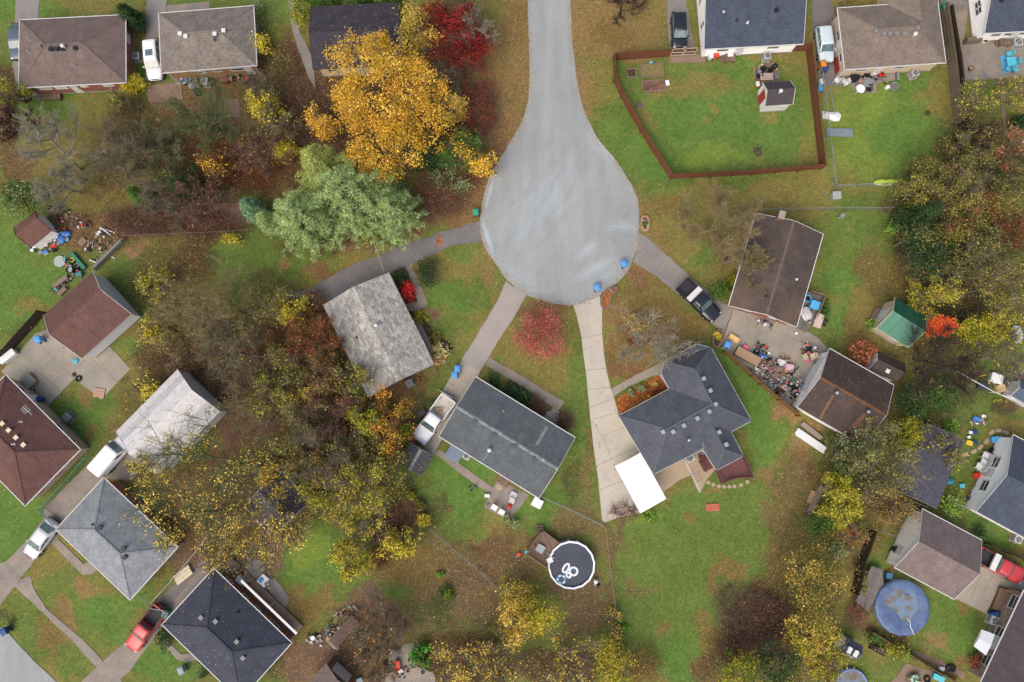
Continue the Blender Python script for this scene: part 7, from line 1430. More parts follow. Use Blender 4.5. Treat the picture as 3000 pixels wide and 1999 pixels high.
def tree(kind,label,t,x,y,rt,h,pal=None,dens=1.0,bark=None,ry=None,name=None,cat='tree',ls=None,pal2=None,f2=.25,group=None,sq=1.0,hair=None):
    TN[0]+=1;sd=TN[0]*13+7;rg=random.Random(sd);rs=np.random.RandomState(sd)
    zc=h*{'dense': .72,'pine': .6,'conifer': .55,'shrub': .5,'brush': .4}.get(kind,.66);c=W(t,x,y,zc);c.z=0;Rr=rt*MPT*(CH - zc)/CH;ryr=(ry or rt)/rt
    th=thing(name or {'dense': 'broadleaf_tree','pine': 'pine_tree','bare': 'bare_tree','sparse': 'broadleaf_tree','shrub': 'shrub','conifer': 'evergreen_tree','brush': 'bare_shrub'}[kind],label,cat,c,0,group)
    S=np.array([1,ryr,1])
    def lumps(n,hemi=-.15,rmin=.55):
        """points through a lumpy crown, most of them near its surface"""
        d=rs.normal(size=(n,3));d/=np.linalg.norm(d,axis=1,keepdims=True);d[:,2]=np.where(d[:,2]<hemi,-d[:,2],d[:,2])
        az=np.arctan2(d[:,1],d[:,0]);f=1+.16*np.sin(az*3+sd)+.12*np.sin(az*5+sd*2)+.08*np.sin(az*9+sd*3)
        r=(rmin+(1 - rmin)*rs.rand(n,1)**.6)*f[:,None];return d*r
    if kind=='dense':
        hz=h*.46;area=PI*Rr*Rr*ryr;ncl=int(area*1.6*dens)+12
        segs,tips=skeleton(rg,h*.95,Rr*.85,10,5,3,0,.25)
        cl=lumps(ncl)*np.array([Rr*.93,Rr*ryr*.93,hz])+np.array([0,0,h*.54]);k=62
        cen=np.repeat(cl,k,0)+rs.normal(size=(ncl*k,3))*np.array([.4,.4,.28])
        col=(np.repeat(pick(rs,pal,ncl),k,0)*.65+pick(rs,pal,ncl*k)*.35)*np.repeat(rs.uniform(.72,1.18,(ncl,1)),k,0)
        if pal2: w_=np.repeat(rs.rand(ncl)<f2,k);col[w_]=pick(rs,pal2,w_.sum())
        cen[:,2]=np.maximum(cen[:,2],.3);leaves('crown',rs,cen,ls or .105,col,th,.4)
        prisms('trunk',segs,bark or BARKM,th)
    elif kind in ('pine','conifer'):
        segs=[(0,0,-.1,0,0,h*.97,.02*h+.05,.03)];pts=[];lv=13 if kind=='pine' else 11
        for i in range(lv):
            f=i/(lv - 1);z=h*(.12+.84*f);rr=Rr*((1 - f)**.55*.97+.05);nb=8 if f<.6 else 6
            for j in range(nb):
                a=j*2*PI/nb+i*1.1+rg.uniform(-.25,.25);L=rr*rg.uniform(.75,1.12);e=Vector((math.cos(a)*L,math.sin(a)*L*ryr,rg.uniform(-.06,.16)*L));p=Vector((0,0,z));segs.append((*p,*(p+e),.05+.02*(1 - f),.012))
                m=max(2,int(L/.42))
                for q in range(m):
                    g=(q+.6)/m
                    if g<.28: continue
                    for _ in range(2): b=p+e*g;w_=.26*(1.15 - g)*L;pts.append((b.x+rg.uniform(-w_,w_),b.y+rg.uniform(-w_,w_),b.z+rg.uniform(-.1,.22)))
        P=np.array(pts);k=int(26*dens);n=len(P);d=rs.normal(size=(n*k,3));d[:,2]+=.5;d/=np.linalg.norm(d,axis=1,keepdims=True)
        cen=np.repeat(P,k,0)+d*rs.uniform(.08,.42,(n*k,1));col=(np.repeat(pick(rs,pal,n),k,0)*.7+pick(rs,pal,n*k)*.3)*1.25
        leaves('crown',rs,cen,ls or .16,col,th,.2,.16,.28);prisms('trunk',segs,bark or BARKD,th)
    elif kind in ('bare','sparse'):
        segs,tips=skeleton(rg,h,Rr*1.2,11,7,6,(7 if hair is None else hair+2) if kind=='bare' else 4,.2,rmin=.02 if kind=='bare' else .017)
        for i,s in enumerate(segs): segs[i]=(s[0],s[1]*ryr,s[2],s[3],s[4]*ryr,s[5],s[6],s[7])
        prisms('trunk',segs,bark or BARKM,th)
        if pal:
            T_=np.array([tuple(v) for v in tips])*S;n=len(T_);lace=np.sin(T_[:,0]*1.9+sd)*np.sin(T_[:,1]*2.1+sd*.7)+.6*np.sin(T_[:,0]*4.3+T_[:,1]*3.7+sd);sel=T_[(rs.rand(n)<min(1,dens*.62)) & (lace>-.05)];k=max(3,int(7*dens+2));m=len(sel)
            cen=np.repeat(sel,k,0)+rs.normal(size=(m*k,3))*.27;col=(np.repeat(pick(rs,pal,m),k,0)*.6+pick(rs,pal,m*k)*.4)*1.35
            if pal2: w_=np.repeat(rs.rand(m)<f2,k);col[w_]=pick(rs,pal2,w_.sum())
            cen[:,2]=np.maximum(cen[:,2],.1);leaves('crown',rs,cen,ls or .095,col,th,.4)
    elif kind=='brush':
        segs=[];n=min(2600,int(120*max(1,dens)*max(1,Rr*Rr*.6)))
        for i in range(n):
            a=rg.uniform(0,2*PI);r=Rr*rg.random()**.5;p=Vector((math.cos(a)*r,math.sin(a)*r*ryr,rg.uniform(0,h*.5)));d=Vector((math.cos(a)*.5+rg.uniform(-1,1),math.sin(a)*.5+rg.uniform(-1,1),rg.uniform(.1,1.3))).normalized()
            for k in range(3):
                q=p+d*rg.uniform(.25,.5);segs.append((*p,*q,.016 - .003*k,.012 - .003*k));p=q;d=(d+Vector((rg.uniform(-.5,.5),rg.uniform(-.5,.5),rg.uniform(-.5,.3)))).normalized()
        prisms('stems',segs,bark or TWIGR,th)
        if pal:
            n=int(PI*Rr*Rr*ryr*26*dens);P=lumps(n)*np.array([Rr,Rr*ryr,h*.5])+np.array([0,0,h*.45]);P[:,2]=np.maximum(P[:,2],.08);leaves('leaves',rs,P,ls or .085,pick(rs,pal,n),th,.4)
    else:
        ncl=int(PI*Rr*Rr*ryr*3.0*dens)+8;k=26
        cl=lumps(ncl,-.1,.5)*np.array([Rr*.9,Rr*ryr*.9,h*.5])+np.array([0,0,h*.48]);sg=min(.3,Rr*.28)
        cen=np.repeat(cl,k,0)+rs.normal(size=(ncl*k,3))*sg;cen[:,2]=np.maximum(cen[:,2],.05);col=np.repeat(pick(rs,pal,ncl),k,0)*.6+pick(rs,pal,ncl*k)*.4
        if pal2: w_=np.repeat(rs.rand(ncl)<f2,k);col[w_]=pick(rs,pal2,w_.sum())
        leaves('foliage',rs,cen,ls or .11,col,th,.45)
        segs=[]
        for i in range(14): a=i*2.4;e=Vector((math.cos(a)*Rr*.6,math.sin(a)*Rr*.6*ryr,h*rg.uniform(.5,.85)));segs.append((0,0,0,*(e*.5+Vector((0,0,h*.1))),.03,.02));segs.append((*(e*.5+Vector((0,0,h*.1))),*e,.02,.01))
        prisms('stems',segs,bark or BARKD,th)
    return th
D_,P_,B_,S_,H_,C_,R_='dense','pine','bare','sparse','shrub','conifer','brush'
TREES=[
 # --- the big ones by the road
 (D_,'huge golden yellow maple beside the charcoal roof','a2',1085,710,570,14,'yellow',dict(dens=1.25,ry=480)),(D_,'lower golden yellow maple crown overlapping the pale green pine','a2',1080,1240,400,11.5,'yellow',dict(dens=1.2,ry=350)),
 (D_,'yellow topped tree at the right end of the charcoal roof','a2',1380,215,185,10,'gold',dict(dens=.9)),(S_,'thin yellow sprig tree over the charcoal roof edge','a2',965,315,110,8,'yellow',dict(dens=1.6)),(S_,'orange yellow small tree left of the huge maple','a2',500,1040,150,6,'yellow',dict(dens=1.3,pal2='orangey')),(S_,'loose yellow tree right of the huge maple','a2',1680,930,110,7,'gold',dict(dens=1.6)),
 (D_,'dark red tree beside the road, upper','a2',1760,300,300,7,'red',dict(dens=.8,ry=290,ls=.1)),(D_,'dark red small tree behind the yellow topped tree','a2',1540,140,190,5.5,'red',dict(dens=.7,ls=.1)),(R_,'rust red bush beside the road below the dark red trees','a2',1890,940,195,3,'rustred',dict(dens=3.2,ry=250)),(B_,'pale bare tree in front of the dark red tree','a2',1830,215,190,8,None,dict(bark=BARKP)),(B_,'grey bare tree between the huge maple and rust red bush','a2',1640,640,150,7,None,{}),(B_,'leafless tree at the top edge left of the road','a2',1750,40,190,6,None,{}),
 (D_,'dark green holly with yellow flecks near the turning circle','a2',1740,1290,220,6,'green',dict(dens=1.1,pal2='yellow',f2=.22)),(C_,'blackish evergreen between holly and huge maple','a2',1480,1290,190,6,'dgreen',dict(dens=1.2)),(S_,'loose yellow leaved tree on the holly bank','a2',1920,1370,130,5,'yellow',dict(dens=1.0)),(H_,'grey green bush below the holly','a2',1640,1480,150,2.5,'sage',dict(dens=.8,pal2='green')),
 (P_,'large pale green white pine left of the turning circle','b2',800,190,560,13,'pine',dict(dens=.95,ry=470)),(P_,'blue green white pine, left companion of the large one','b2',370,390,380,10,'pine',dict(dens=1.0,ry=330)),(P_,'yellow green pine tip behind the large white pine','b2',560,-20,300,12,'pineyel',dict(dens=1.2)),(P_,'blue green pine on the right flank of the large one','b2',1160,340,280,9,'pine',dict(dens=1.0,ry=330)),(P_,'small blue green pine in the brush left of the pines','b1',2150,315,110,4.5,'pineblue',dict(dens=1.1)),(P_,'second small pine beside the left companion pine','b1',2290,430,110,5,'pine',dict(dens=1.1)),(H_,'olive green yew skirt below the large white pine','b2',960,500,170,2.5,'pineyel',dict(dens=.9,pal2='olive')),
 (R_,'brown twiggy bush between the pines and turning circle','b2',1560,210,230,3,'brown',dict(dens=1.2,bark=TWIGR)),(H_,'sage tufted bush at the leafy rim of the circle','b2',1770,160,90,2,'sage',dict(dens=.6)),
 # --- top left gardens
 (C_,'dark rounded evergreen at the corner of the red brick house','a1',1110,140,115,4,'dgreen',dict(dens=1.3)),(S_,'yellowing shrub tree at the left edge below the red brick house','a1',50,780,150,5,'ygreen',dict(dens=1.3,pal2='olive')),(B_,'dark bare thicket tree at the left edge','a1',60,1080,200,6,'brown',dict(dens=.5,bark=BARKD)),(B_,'tall pale bare tree leaning across the left lawn','a1',330,1270,330,11,None,dict(bark=BARKP)),(B_,'second bare tree low on the left lawn','b1',440,60,200,8,None,dict(bark=BARKP)),
 (B_,'mossy green limbed tree behind the tan brick house','a1',1790,990,330,8,'green',dict(dens=.35,bark=BARKG)),(H_,'ivy dark heart of the mossy limbed tree','a1',1820,1080,150,4,'dgreen',dict(dens=.5)),(S_,'bright yellow shrub right of the mossy limbed tree','a1',2290,950,140,4,'lemon',dict(dens=.9)),(S_,'small yellow shrub by the tan brick corner','a1',2250,400,80,3,'lemon',dict(dens=.8)),(R_,'orange and yellow leaved brush below the mossy tree','a1',2030,1390,300,3,'rust',dict(dens=.8,bark=TWIGO)),(S_,'golden leaved thin tree in the orange brush','a1',1830,1440,170,4.5,'yellow',dict(dens=.5,bark=TWIGO)),(S_,'dark olive juniper tangle in the middle brush','a1',1430,1420,200,5,'dgreen',dict(dens=1.0,pal2='olive')),(S_,'dark juniper left of the orange brush','a1',1240,1250,210,5,'dgreen',dict(dens=.8,pal2='olive')),(R_,'grey brown bramble along the garden boundary','a1',1060,1080,150,2,'brown',dict(dens=1.2,ry=220)),(S_,'yellow green shrub on the boundary of the left lawn','a1',1010,890,110,3.5,'olive',dict(dens=.55,pal2='ygreen')),(S_,'bright yellow shrub between the two top left houses','a1',1130,700,60,2,'lemon',dict(dens=2)),(D_,'round leafy laurel at the left edge above the small shed','b1',150,220,180,4,'green',dict(dens=1.2,pal2='sage')),(H_,'grey spiky yucca at the tan brick house corner','a1',2220,70,55,1,'sage',dict(dens=1.2)),(B_,'bare shrub tangle right of the tan brick house','a1',2200,720,150,5,None,{}),
 (H_,'olive hedge left of the charcoal roof','a2',390,90,110,3,'ygreen',dict(dens=1.2,ry=170,pal2='green')),(C_,'green yew at the top left of the charcoal roof','a2',590,-10,120,3,'green',dict(dens=1.2)),(C_,'green yew behind the middle of the charcoal roof','a2',880,-30,140,3,'green',dict(dens=1.2)),(C_,'green yew behind the right of the charcoal roof','a2',1110,-30,130,3,'green',dict(dens=1.2)),(R_,'green brown hedge beside the narrow drive','a2',240,560,110,2.5,'olive',dict(dens=1.6,ry=180)),(S_,'yellow shrub left of the maple in the brush','a2',90,930,140,4,'lemon',dict(dens=1.2)),(S_,'lemon yellow little tree above the pines','a2',235,1290,80,4,'lemon',dict(dens=1.3)),(B_,'bare grey tree in the brush left of the maple','a2',200,1060,190,6,'lemon',dict(dens=.3)),(R_,'purple brown bramble below the narrow drive','a2',380,870,170,1.6,'brown',dict(dens=1.0)),(R_,'rusty bramble under the yellow sprigs left of the pines','a2',90,1450,180,2,'rust',dict(dens=1.0,bark=TWIGO)),(B_,'bare tree at the top edge right of the road','a3',980,-40,180,6,None,dict(bark=BARKD)),
 # --- middle left woods
 (C_,'dark cedar mass in the brush, right of centre left','b1',1580,160,180,6,'dgreen',dict(dens=.8)),(C_,'green cedar spray in the brush, left','b1',1210,220,120,5,'green',dict(dens=.6)),(B_,'bare tree over the dark cedar mass','b1',1420,230,230,7,None,{}),(R_,'brown bramble belt above the wire fence','b1',1300,430,380,1.8,'brown',dict(dens=1.0,ry=110)),(R_,'red brown bramble belt near the slab','b1',1800,470,280,1.6,'rust',dict(dens=.8,ry=80)),(H_,'yellow leaved hedge strip above the left back lawn','b1',2020,590,170,1.5,'lemon',dict(dens=.5,ry=30)),
 (B_,'large dusky leafless tree with lichen limbs, centre left','b1',1830,1280,420,10,None,dict(bark=TWIGV,hair=4)),(B_,'leafless companion below the dusky tree','c1',2050,120,300,8,'olive',dict(dens=.25)),(S_,'yellow shrub beside the wire fence at left','b1',1330,950,130,3,'ygreen',dict(dens=.8,pal2='lemon')),(S_,'yellow leaved shrub right of the rust brown garage','b1',1310,1390,110,3,'lemon',dict(dens=.7)),(R_,'dark brown bramble under the dusky tree','b1',1650,800,170,1.6,'olive',dict(dens=1.0)),(R_,'rust bramble at the right of the dusky tree','b1',2250,1480,170,2,'rust',dict(dens=1.2,bark=TWIGO)),
 (R_,'brown twig thicket above the tin roofed garage','c1',1360,120,220,2.5,'brown',dict(dens=1.0,bark=TWIGR)),(R_,'green brown undergrowth right of the tin roofed garage','c1',2120,300,230,2,'olive',dict(dens=1.0)),(S_,'yellow shrub at the tin garage upper left eave','c1',1240,430,100,3,'lemon',dict(dens=.6)),
 (S_,'tall yellow leaved tree arching over the tin roofed garage','c1',1900,1130,560,12,'gold',dict(dens=.75,bark=BARKG,pal2='lemon')),(S_,'second yellow tree crowding the blue grey brick house','d1',1700,180,420,10,'gold',dict(dens=1.0,bark=BARKG)),(S_,'yellow tree crown over the buried outbuilding','d1',2200,230,380,10,'gold',dict(dens=1.0,pal2='ygreen')),(S_,'yellow spray over the white van','c1',1230,1130,160,7,'lemon',dict(dens=.6)),
 (S_,'yellow shrub below the weathered grey roof left','b2',330,1220,170,4,'lemon',dict(dens=1.4,pal2='ygreen')),(R_,'orange brown shrub at the weathered roof corner','b2',500,1130,100,2.5,'orangey',dict(dens=1.5,bark=TWIGO)),(B_,'rust brown bare tree left of the weathered grey roof','b2',480,1470,260,7,'rust',dict(dens=.5,bark=TWIGO)),(S_,'olive yellow thicket tree at the left of the woods','c2',180,480,230,7,'ygreen',dict(dens=.8,pal2='lemon')),(S_,'yellow flecked tree in the middle of the woods','c2',480,500,180,7,'gold',dict(dens=1.0,pal2='ygreen')),(B_,'red brown bare tree in the middle of the woods','c2',640,650,260,8,'rust',dict(dens=.45,bark=TWIGR)),(S_,'green yellow tree near the weathered roof bottom','c2',910,620,170,7,'ygreen',dict(dens=1.3)),(S_,'orange tinged vine covered tree beside the white pickup','c2',1090,760,180,8,'orangey',dict(dens=1.2,ry=300,pal2='ygreen',f2=.5,bark=TWIGO)),(H_,'bright yellow green shrub at the graphite shed','c2',1250,790,85,2.5,'lime',dict(dens=1.0,pal2='lemon')),(H_,'yellow green ivy creeping on the weathered roof corner','c2',880,405,70,3,'lime',dict(dens=1.0)),(B_,'bare limbed tree across the middle woods','c2',520,900,330,9,None,dict(hair=2)),(S_,'big olive yellow tree left of the back lawn','c2',880,1200,300,9,'ygreen',dict(dens=1.2,pal2='lemon')),(S_,'yellow green tree above the buried outbuilding','c2',540,1250,190,7,'ygreen',dict(dens=1.0)),(R_,'deep brown brush in the woods hollow','c2',460,1180,130,2,'brown',dict(dens=1.0,bark=TWIGR)),(S_,'yellow tree at the lower left of the woods','c2',90,1050,200,8,'gold',dict(dens=1.1)),(S_,'olive tree filling the woods below the weathered roof','c2',760,990,220,8,'olive',dict(dens=.9,pal2='ygreen')),(R_,'orange brown undergrowth beside the graphite shed','c2',1080,980,150,2.5,'oliveb',dict(dens=1.6,bark=TWIGO)),
 (D_,'right flank crown of the huge golden maple','a2',1370,980,270,11,'yellow',dict(dens=1.1)),(D_,'maroon tree below the dark red one beside the road','a2',1850,470,190,5,'red',dict(dens=.7,ls=.1,pal2='brown')),
 (S_,'olive tree at the top of the middle woods','c2',240,180,230,7,'olive',dict(dens=1.0,pal2='ygreen')),(S_,'rusty olive tree above the red brown bare tree','c2',560,250,240,7,'oliveb',dict(dens=1.0,pal2='rust')),(S_,'yellow olive tree left of the weathered roof eave','c2',780,380,210,7,'ygreen',dict(dens=.8,pal2='oliveb')),(B_,'twiggy olive tree in the heart of the woods','c2',350,720,260,8,'olive',dict(dens=.5,bark=TWIGV,hair=1)),(S_,'dull green tree beside the deep brown brush','c2',330,950,220,8,'olive',dict(dens=1.1,pal2='gold')),(S_,'mixed yellow brown tree in the lower woods','c2',640,1130,220,7,'oliveb',dict(dens=1.1,pal2='lemon')),(S_,'olive tree right of the bare limbed tree','c2',960,1000,200,7,'olive',dict(dens=1.2,pal2='ygreen')),(B_,'brown twigged tree behind the tin roofed garage','c1',2180,560,270,8,'oliveb',dict(dens=.3,bark=TWIGV,hair=1)),(B_,'olive twigged tree right of the rust brown garage','b1',1560,1380,260,7,'olive',dict(dens=.5,bark=TWIGV,hair=1)),(B_,'olive twigged tree left of the yellow weathered roof shrub','b1',2130,1230,250,7,'olive',dict(dens=.6,bark=TWIGV,hair=1)),(B_,'tangled bare tree in the upper left brush','a1',1050,1330,280,7,'oliveb',dict(dens=.25)),(B_,'twiggy bare tree right of the orange brush','a1',2200,1350,230,6,'oliveb',dict(dens=.4,bark=TWIGR)),(B_,'brown twigged tree above the wire fence brush','b1',1750,280,270,6,'brown',dict(dens=.35,bark=TWIGR)),
 (S_,'yellow green tree at the lower edge of the woods','c2',880,1450,260,7,'ygreen',dict(dens=1.2,pal2='orangey')),
 (H_,'round olive shrub behind the graphite shed, topmost of three','c2',1260,1265,38,1.2,'olive',dict(dens=2)),(H_,'round olive shrub behind the graphite shed, middle of three','c2',1325,1330,40,1.2,'ygreen',dict(dens=2)),(H_,'round olive shrub behind the graphite shed, lowest of three','c2',1408,1405,44,1.3,'olive',dict(dens=2)),
 (D_,'round dark bush on the small front lawn','b2',1465,880,108,2.2,'dgreen',dict(dens=2.2,name='shrub',ls=.09,pal2='oliveb')),(H_,'green shrub bed at the top of the red shrub','b2',1235,920,70,1.2,'dgreen',dict(dens=1.2)),(H_,'bright red burning bush beside the weathered grey roof','b2',1300,1050,72,1.6,'bright',dict(dens=2.2,ry=95,ls=.09)),(H_,'pale straw grass clump at the bed end','c2',1595,75,70,1.2,'tan',dict(dens=1.6)),(H_,'second straw grass clump below the first','c2',1580,150,55,1.0,'tan',dict(dens=1.2,pal2='orange')),(H_,'green leafy plants in the long dark bed','b2',1540,1440,60,.6,'olive',dict(dens=1.0)),(H_,'yellow speckled ground shrub in the long dark bed','b2',1410,1260,60,.6,'ygreen',dict(dens=.7)),
 (H_,'dark foundation shrub, leftmost by the slate grey house front','c2',2060,340,55,1.3,'dgreen',dict(dens=1.6)),(H_,'dark foundation shrub, second by the slate grey house front','c2',2190,420,62,1.4,'dgreen',dict(dens=1.6)),(H_,'dark foundation shrub, third by the slate grey house front','c2',2310,490,60,1.4,'dgreen',dict(dens=1.6)),(H_,'dark foundation shrub, fourth by the slate grey house front','c3',90,460,62,1.4,'dgreen',dict(dens=1.6)),(R_,'red brown foundation shrub nearest the front stoop','c3',205,555,60,1.2,'brown',dict(dens=3,bark=TWIGR)),(R_,'brown shrub right of the front stoop','c3',450,690,50,1.1,'brown',dict(dens=2.5)),
 # --- centre
 (D_,'round pinkish red small tree on the middle lawn','b3',255,1420,235,3.4,'pinkred',dict(dens=2.0,ls=.075,bark=TWIGR)),(B_,'wide tan twigged leafless tree beside the chimney house','b3',1730,430,330,8,'oliveb',dict(dens=.22,bark=TWIGV,hair=11,ls=.08)),(B_,'low tan twigged limbs over the chimney house roof','b3',2040,760,190,7,'oliveb',dict(dens=.22,bark=TWIGV,hair=11,ls=.08)),(H_,'green shrub at the chimney house corner','b3',1785,1030,85,1.6,'green',dict(dens=1.8)),(H_,'yellow green shrub touching the chimney house eave','b3',1870,1070,50,1.6,'ygreen',dict(dens=1.6)),(H_,'yellow leafed plants along the chimney house front','b3',1895,950,40,1.2,'ygreen',dict(dens=1.2,ry=70)),
 (B_,'pale barked bare birch in front of the blue black house','b3',1250,1440,290,6.5,None,dict(bark=BARKP,hair=2)),(S_,'small yellow sapling beside the bare birch','b3',1060,1330,70,2.5,'gold',dict(dens=.6)),(H_,'rust coloured ground patch shrub at the birch foot','b3',1045,1450,60,.5,'rust',dict(dens=.8)),(H_,'sage tussock on the left of the orange mulch bed','c3',1025,450,32,.7,'sage',dict(dens=3)),(H_,'sage tussock at the top of the orange mulch bed','c3',1112,405,30,.7,'sage',dict(dens=3)),(H_,'pale tuft at the right of the orange mulch bed','c3',1230,368,18,.4,'tan',dict(dens=3)),(H_,'red leaved shrub by the pumpkin','c3',1250,440,42,.7,'rustred',dict(dens=1.5)),(H_,'flower planting inside the oval planter by the drive','b3',1770,1420,28,.6,'lemon',dict(dens=1.2,ry=40)),(H_,'green plant in the oval planter at the circle rim','b3',1140,460,22,.5,'green',dict(dens=1.5)),(R_,'brown leaf choked hedge below the carport','c3',960,1460,110,.7,'red',dict(dens=1.2,ry=45,bark=TWIGR)),
 (H_,'yellow green bush clinging to the carport corner','c3',1190,1500,45,.4,'lime',dict(dens=1.4,ry=60)),
 # --- right woods
 (D_,'dense dark green tree at the edge of the right woods','b4',1450,560,180,7,'dgreen',dict(dens=1.1,pal2='olive')),(D_,'dark green lower tree beside the chimney house back lawn','b4',1500,770,170,6,'dgreen',dict(dens=1.1,pal2='olive')),(C_,'near black spruce inside the right woods','b4',1470,380,150,8,'dgreen',dict(dens=1.0)),(S_,'olive tree at the kayak fence end','b4',1480,170,170,7,'olive',dict(dens=1.4,pal2='ygreen')),(S_,'olive brown tall tree behind the kayak','b4',1780,200,250,10,'olive',dict(dens=1.5,pal2='oliveb')),(D_,'russet tinged crown in the right woods','b4',2080,300,170,9,'olive',dict(dens=.9,pal2='rust',f2=.3)),(D_,'brownish crown in the middle of the right woods','b4',1790,460,170,9,'olive',dict(dens=.9,pal2='rust',f2=.25)),(H_,'light green shrub at the lawn edge of the right woods','b4',1205,500,62,2,'lime',dict(dens=1.0)),(R_,'rust orange brush at the far right','b4',2260,520,170,3,'rust',dict(dens=1.4,bark=TWIGO)),(S_,'olive thicket tree in the deep right woods','b4',1960,720,270,9,'olive',dict(dens=1.7,pal2='dgreen',f2=.4)),(D_,'dark leafy crown low in the right woods','b4',1720,680,150,6,'dgreen',dict(dens=.9,pal2='olive')),(S_,'yellow olive tree above the orange leaved sapling','b4',1600,1050,170,6,'ygreen',dict(dens=1.2,pal2='gold')),(S_,'thin olive tree in the right edge thicket','b4',2130,980,270,8,'olive',dict(dens=1.3,pal2='ygreen')),(B_,'bare tree in the right edge thicket','b4',1900,900,250,8,'olive',dict(dens=.6,hair=1)),(S_,'yellow green shrub left of the white bag heap','b4',2110,1330,170,4,'ygreen',dict(dens=1.3,pal2='lemon')),(S_,'yellow shrub by the orange leaved sapling','b4',1860,1340,120,3.5,'ygreen',dict(dens=1.2)),(S_,'flame orange sapling at the teal roofed shed','b4',1590,1340,85,4,'flame',dict(dens=2.4,ls=.11)),(H_,'green weeds below the crowded deck','b4',640,1180,40,.8,'green',dict(dens=1.0,ry=110)),(R_,'salmon orange shrub above the small brown roofed shed','c4',945,95,115,3,'orange',dict(dens=2.2,bark=TWIGO,ls=.1)),(H_,'greenery around the teal shed doorstep','b4',1040,1330,40,.8,'lime',dict(dens=1.0,ry=60)),(S_,'leafy vine sprays on the teal shed roof','b4',1460,1140,60,3.5,'ygreen',dict(dens=.8)),
 (B_,'wide dark bare tree behind the small brown roofed shed','c4',1640,130,300,8,'olive',dict(dens=.25,bark=BARKD)),(S_,'dull orange tree at the right edge above the patio lawn','a4',2230,1250,190,7,'orange',dict(dens=.8,pal2='oliveb',f2=.5)),(C_,'small dark conifer at the right edge','a4',2330,1040,70,3,'dgreen',dict(dens=1.2)),(S_,'thin yellow tree beside the right hand patio lawn','a4',2000,830,190,7,'ygreen',dict(dens=.6,pal2='lemon')),(S_,'second thin yellow tree at the top right edge','a4',2300,780,140,6,'ygreen',dict(dens=.7,pal2='lemon')),(S_,'olive thicket at the foot of the grey fences','a4',1830,1290,190,5,'olive',dict(dens=1.2)),(B_,'dead leaning tree over the foot of the grey fences','a4',1950,1150,190,6,None,dict(bark=BARKD)),(S_,'grey green tree where the kayak lawn meets the woods','a4',1520,1490,130,5,'olive',dict(dens=1.0)),(S_,'olive tree at the upper right woods','a4',1900,1480,200,8,'olive',dict(dens=1.6,pal2='dgreen')),(S_,'dark olive tree at the right edge of the woods','b4',2300,130,180,8,'olive',dict(dens=1.1,pal2='dgreen')),
 (H_,'round yellow green bush behind the umber garage','c4',1350,790,165,3.5,'ygreen',dict(dens=1.5)),(D_,'dark green ivy bank right of the umber garage','c4',1400,510,170,3,'dgreen',dict(dens=1.0,pal2='green')),(D_,'leafy green undergrowth behind the ivy bank','c4',1660,450,150,2.5,'green',dict(dens=.8)),(S_,'grey olive tree between garage and long outbuilding','c4',1080,1060,300,7,'olive',dict(dens=1.5,pal2='sage')),(S_,'sage sprays over the umber garage eave','c4',860,800,140,5,'sage',dict(dens=.8,pal2='green')),(S_,'yellow olive bush at the edge of the wide lawn','c4',790,1270,170,5,'ygreen',dict(dens=1.8,pal2='lemon')),(S_,'dark leaved thicket above the yellow olive bush','c4',830,980,170,5,'dgreen',dict(dens=1.3,pal2='olive')),(S_,'thin leaved vines over the long outbuilding roof','c4',1640,930,170,5,'ygreen',dict(dens=.35)),(H_,'bright green shrub by the long outbuilding','c4',1720,735,60,1.2,'lime',dict(dens=1.5)),(H_,'leafy pale green shrub beside the bottom garage','c4',1715,1410,110,2,'lime',dict(dens=1.4,pal2='sage')),(R_,'dark plum flower stalks at the right lawn edge','c4',2180,580,110,.8,'brown',dict(dens=1.0,ry=50)),(S_,'bare spotted tree above the right lawn toys','c4',2150,130,220,6,'ygreen',dict(dens=.35)),(S_,'olive vines along the wire fence by the pool garden','c4',1150,1380,190,4,'oliveb',dict(dens=1.0)),(H_,'green clump of ivy below the round yellow bush','c4',1020,830,90,2,'dgreen',dict(dens=1.0)),
 # --- bottom right
 (S_,'yellow bush standing over the dark board fence','d4',800,130,150,5,'ygreen',dict(dens=1.6,pal2='lemon')),(D_,'green bush at the brush edge beside the wide lawn','d4',590,240,130,4,'green',dict(dens=1.0,pal2='olive')),(H_,'pale green shrub in the dark corner','d4',745,440,62,2,'sage',dict(dens=1.6)),(D_,'large yellow olive tree left of the pool deck','d4',570,680,250,7,'olive',dict(dens=1.2,pal2='gold',f2=.3)),(S_,'rust brown tangle below the green bush','d4',800,300,130,3,'oliveb',dict(dens=1.4,pal2='rust')),(D_,'golden orange tree left of the little slate shed','d4',530,1140,230,7,'gold',dict(dens=.7,pal2='ygreen',f2=.4)),(D_,'dark green tree at the bottom edge, right','d4',230,1420,220,6,'dgreen',dict(dens=1.0,pal2='olive')),(S_,'yellow green shrub at the bottom edge below the golden tree','d4',620,1400,170,4,'ygreen',dict(dens=1.3,pal2='gold')),(R_,'dark purple brown bramble beside the golden tree','d4',150,1080,210,2.5,'brown',dict(dens=1.6,bark=TWIGR)),(H_,'yellow leaved hedge below the brown fence','d4',1240,1290,110,1.6,'ygreen',dict(dens=1.2,ry=60)),(H_,'rust brown grass bush against the dark roofed house','d4',1945,1395,62,1.2,'rust',dict(dens=2)),(R_,'red brown bramble on the grey pool deck end','d4',920,950,90,1.5,'rustred',dict(dens=1.2,bark=TWIGR)),(H_,'mossy hedge top along the pool deck','d4',950,690,45,1.6,'olive',dict(dens=1.2,ry=140)),(H_,'dark green shrub strip beside the mauve garage','d4',1950,270,60,1.0,'dgreen',dict(dens=1.2)),(H_,'green weeds between fence and bottom garden','d4',1060,1180,60,1,'green',dict(dens=1.0)),
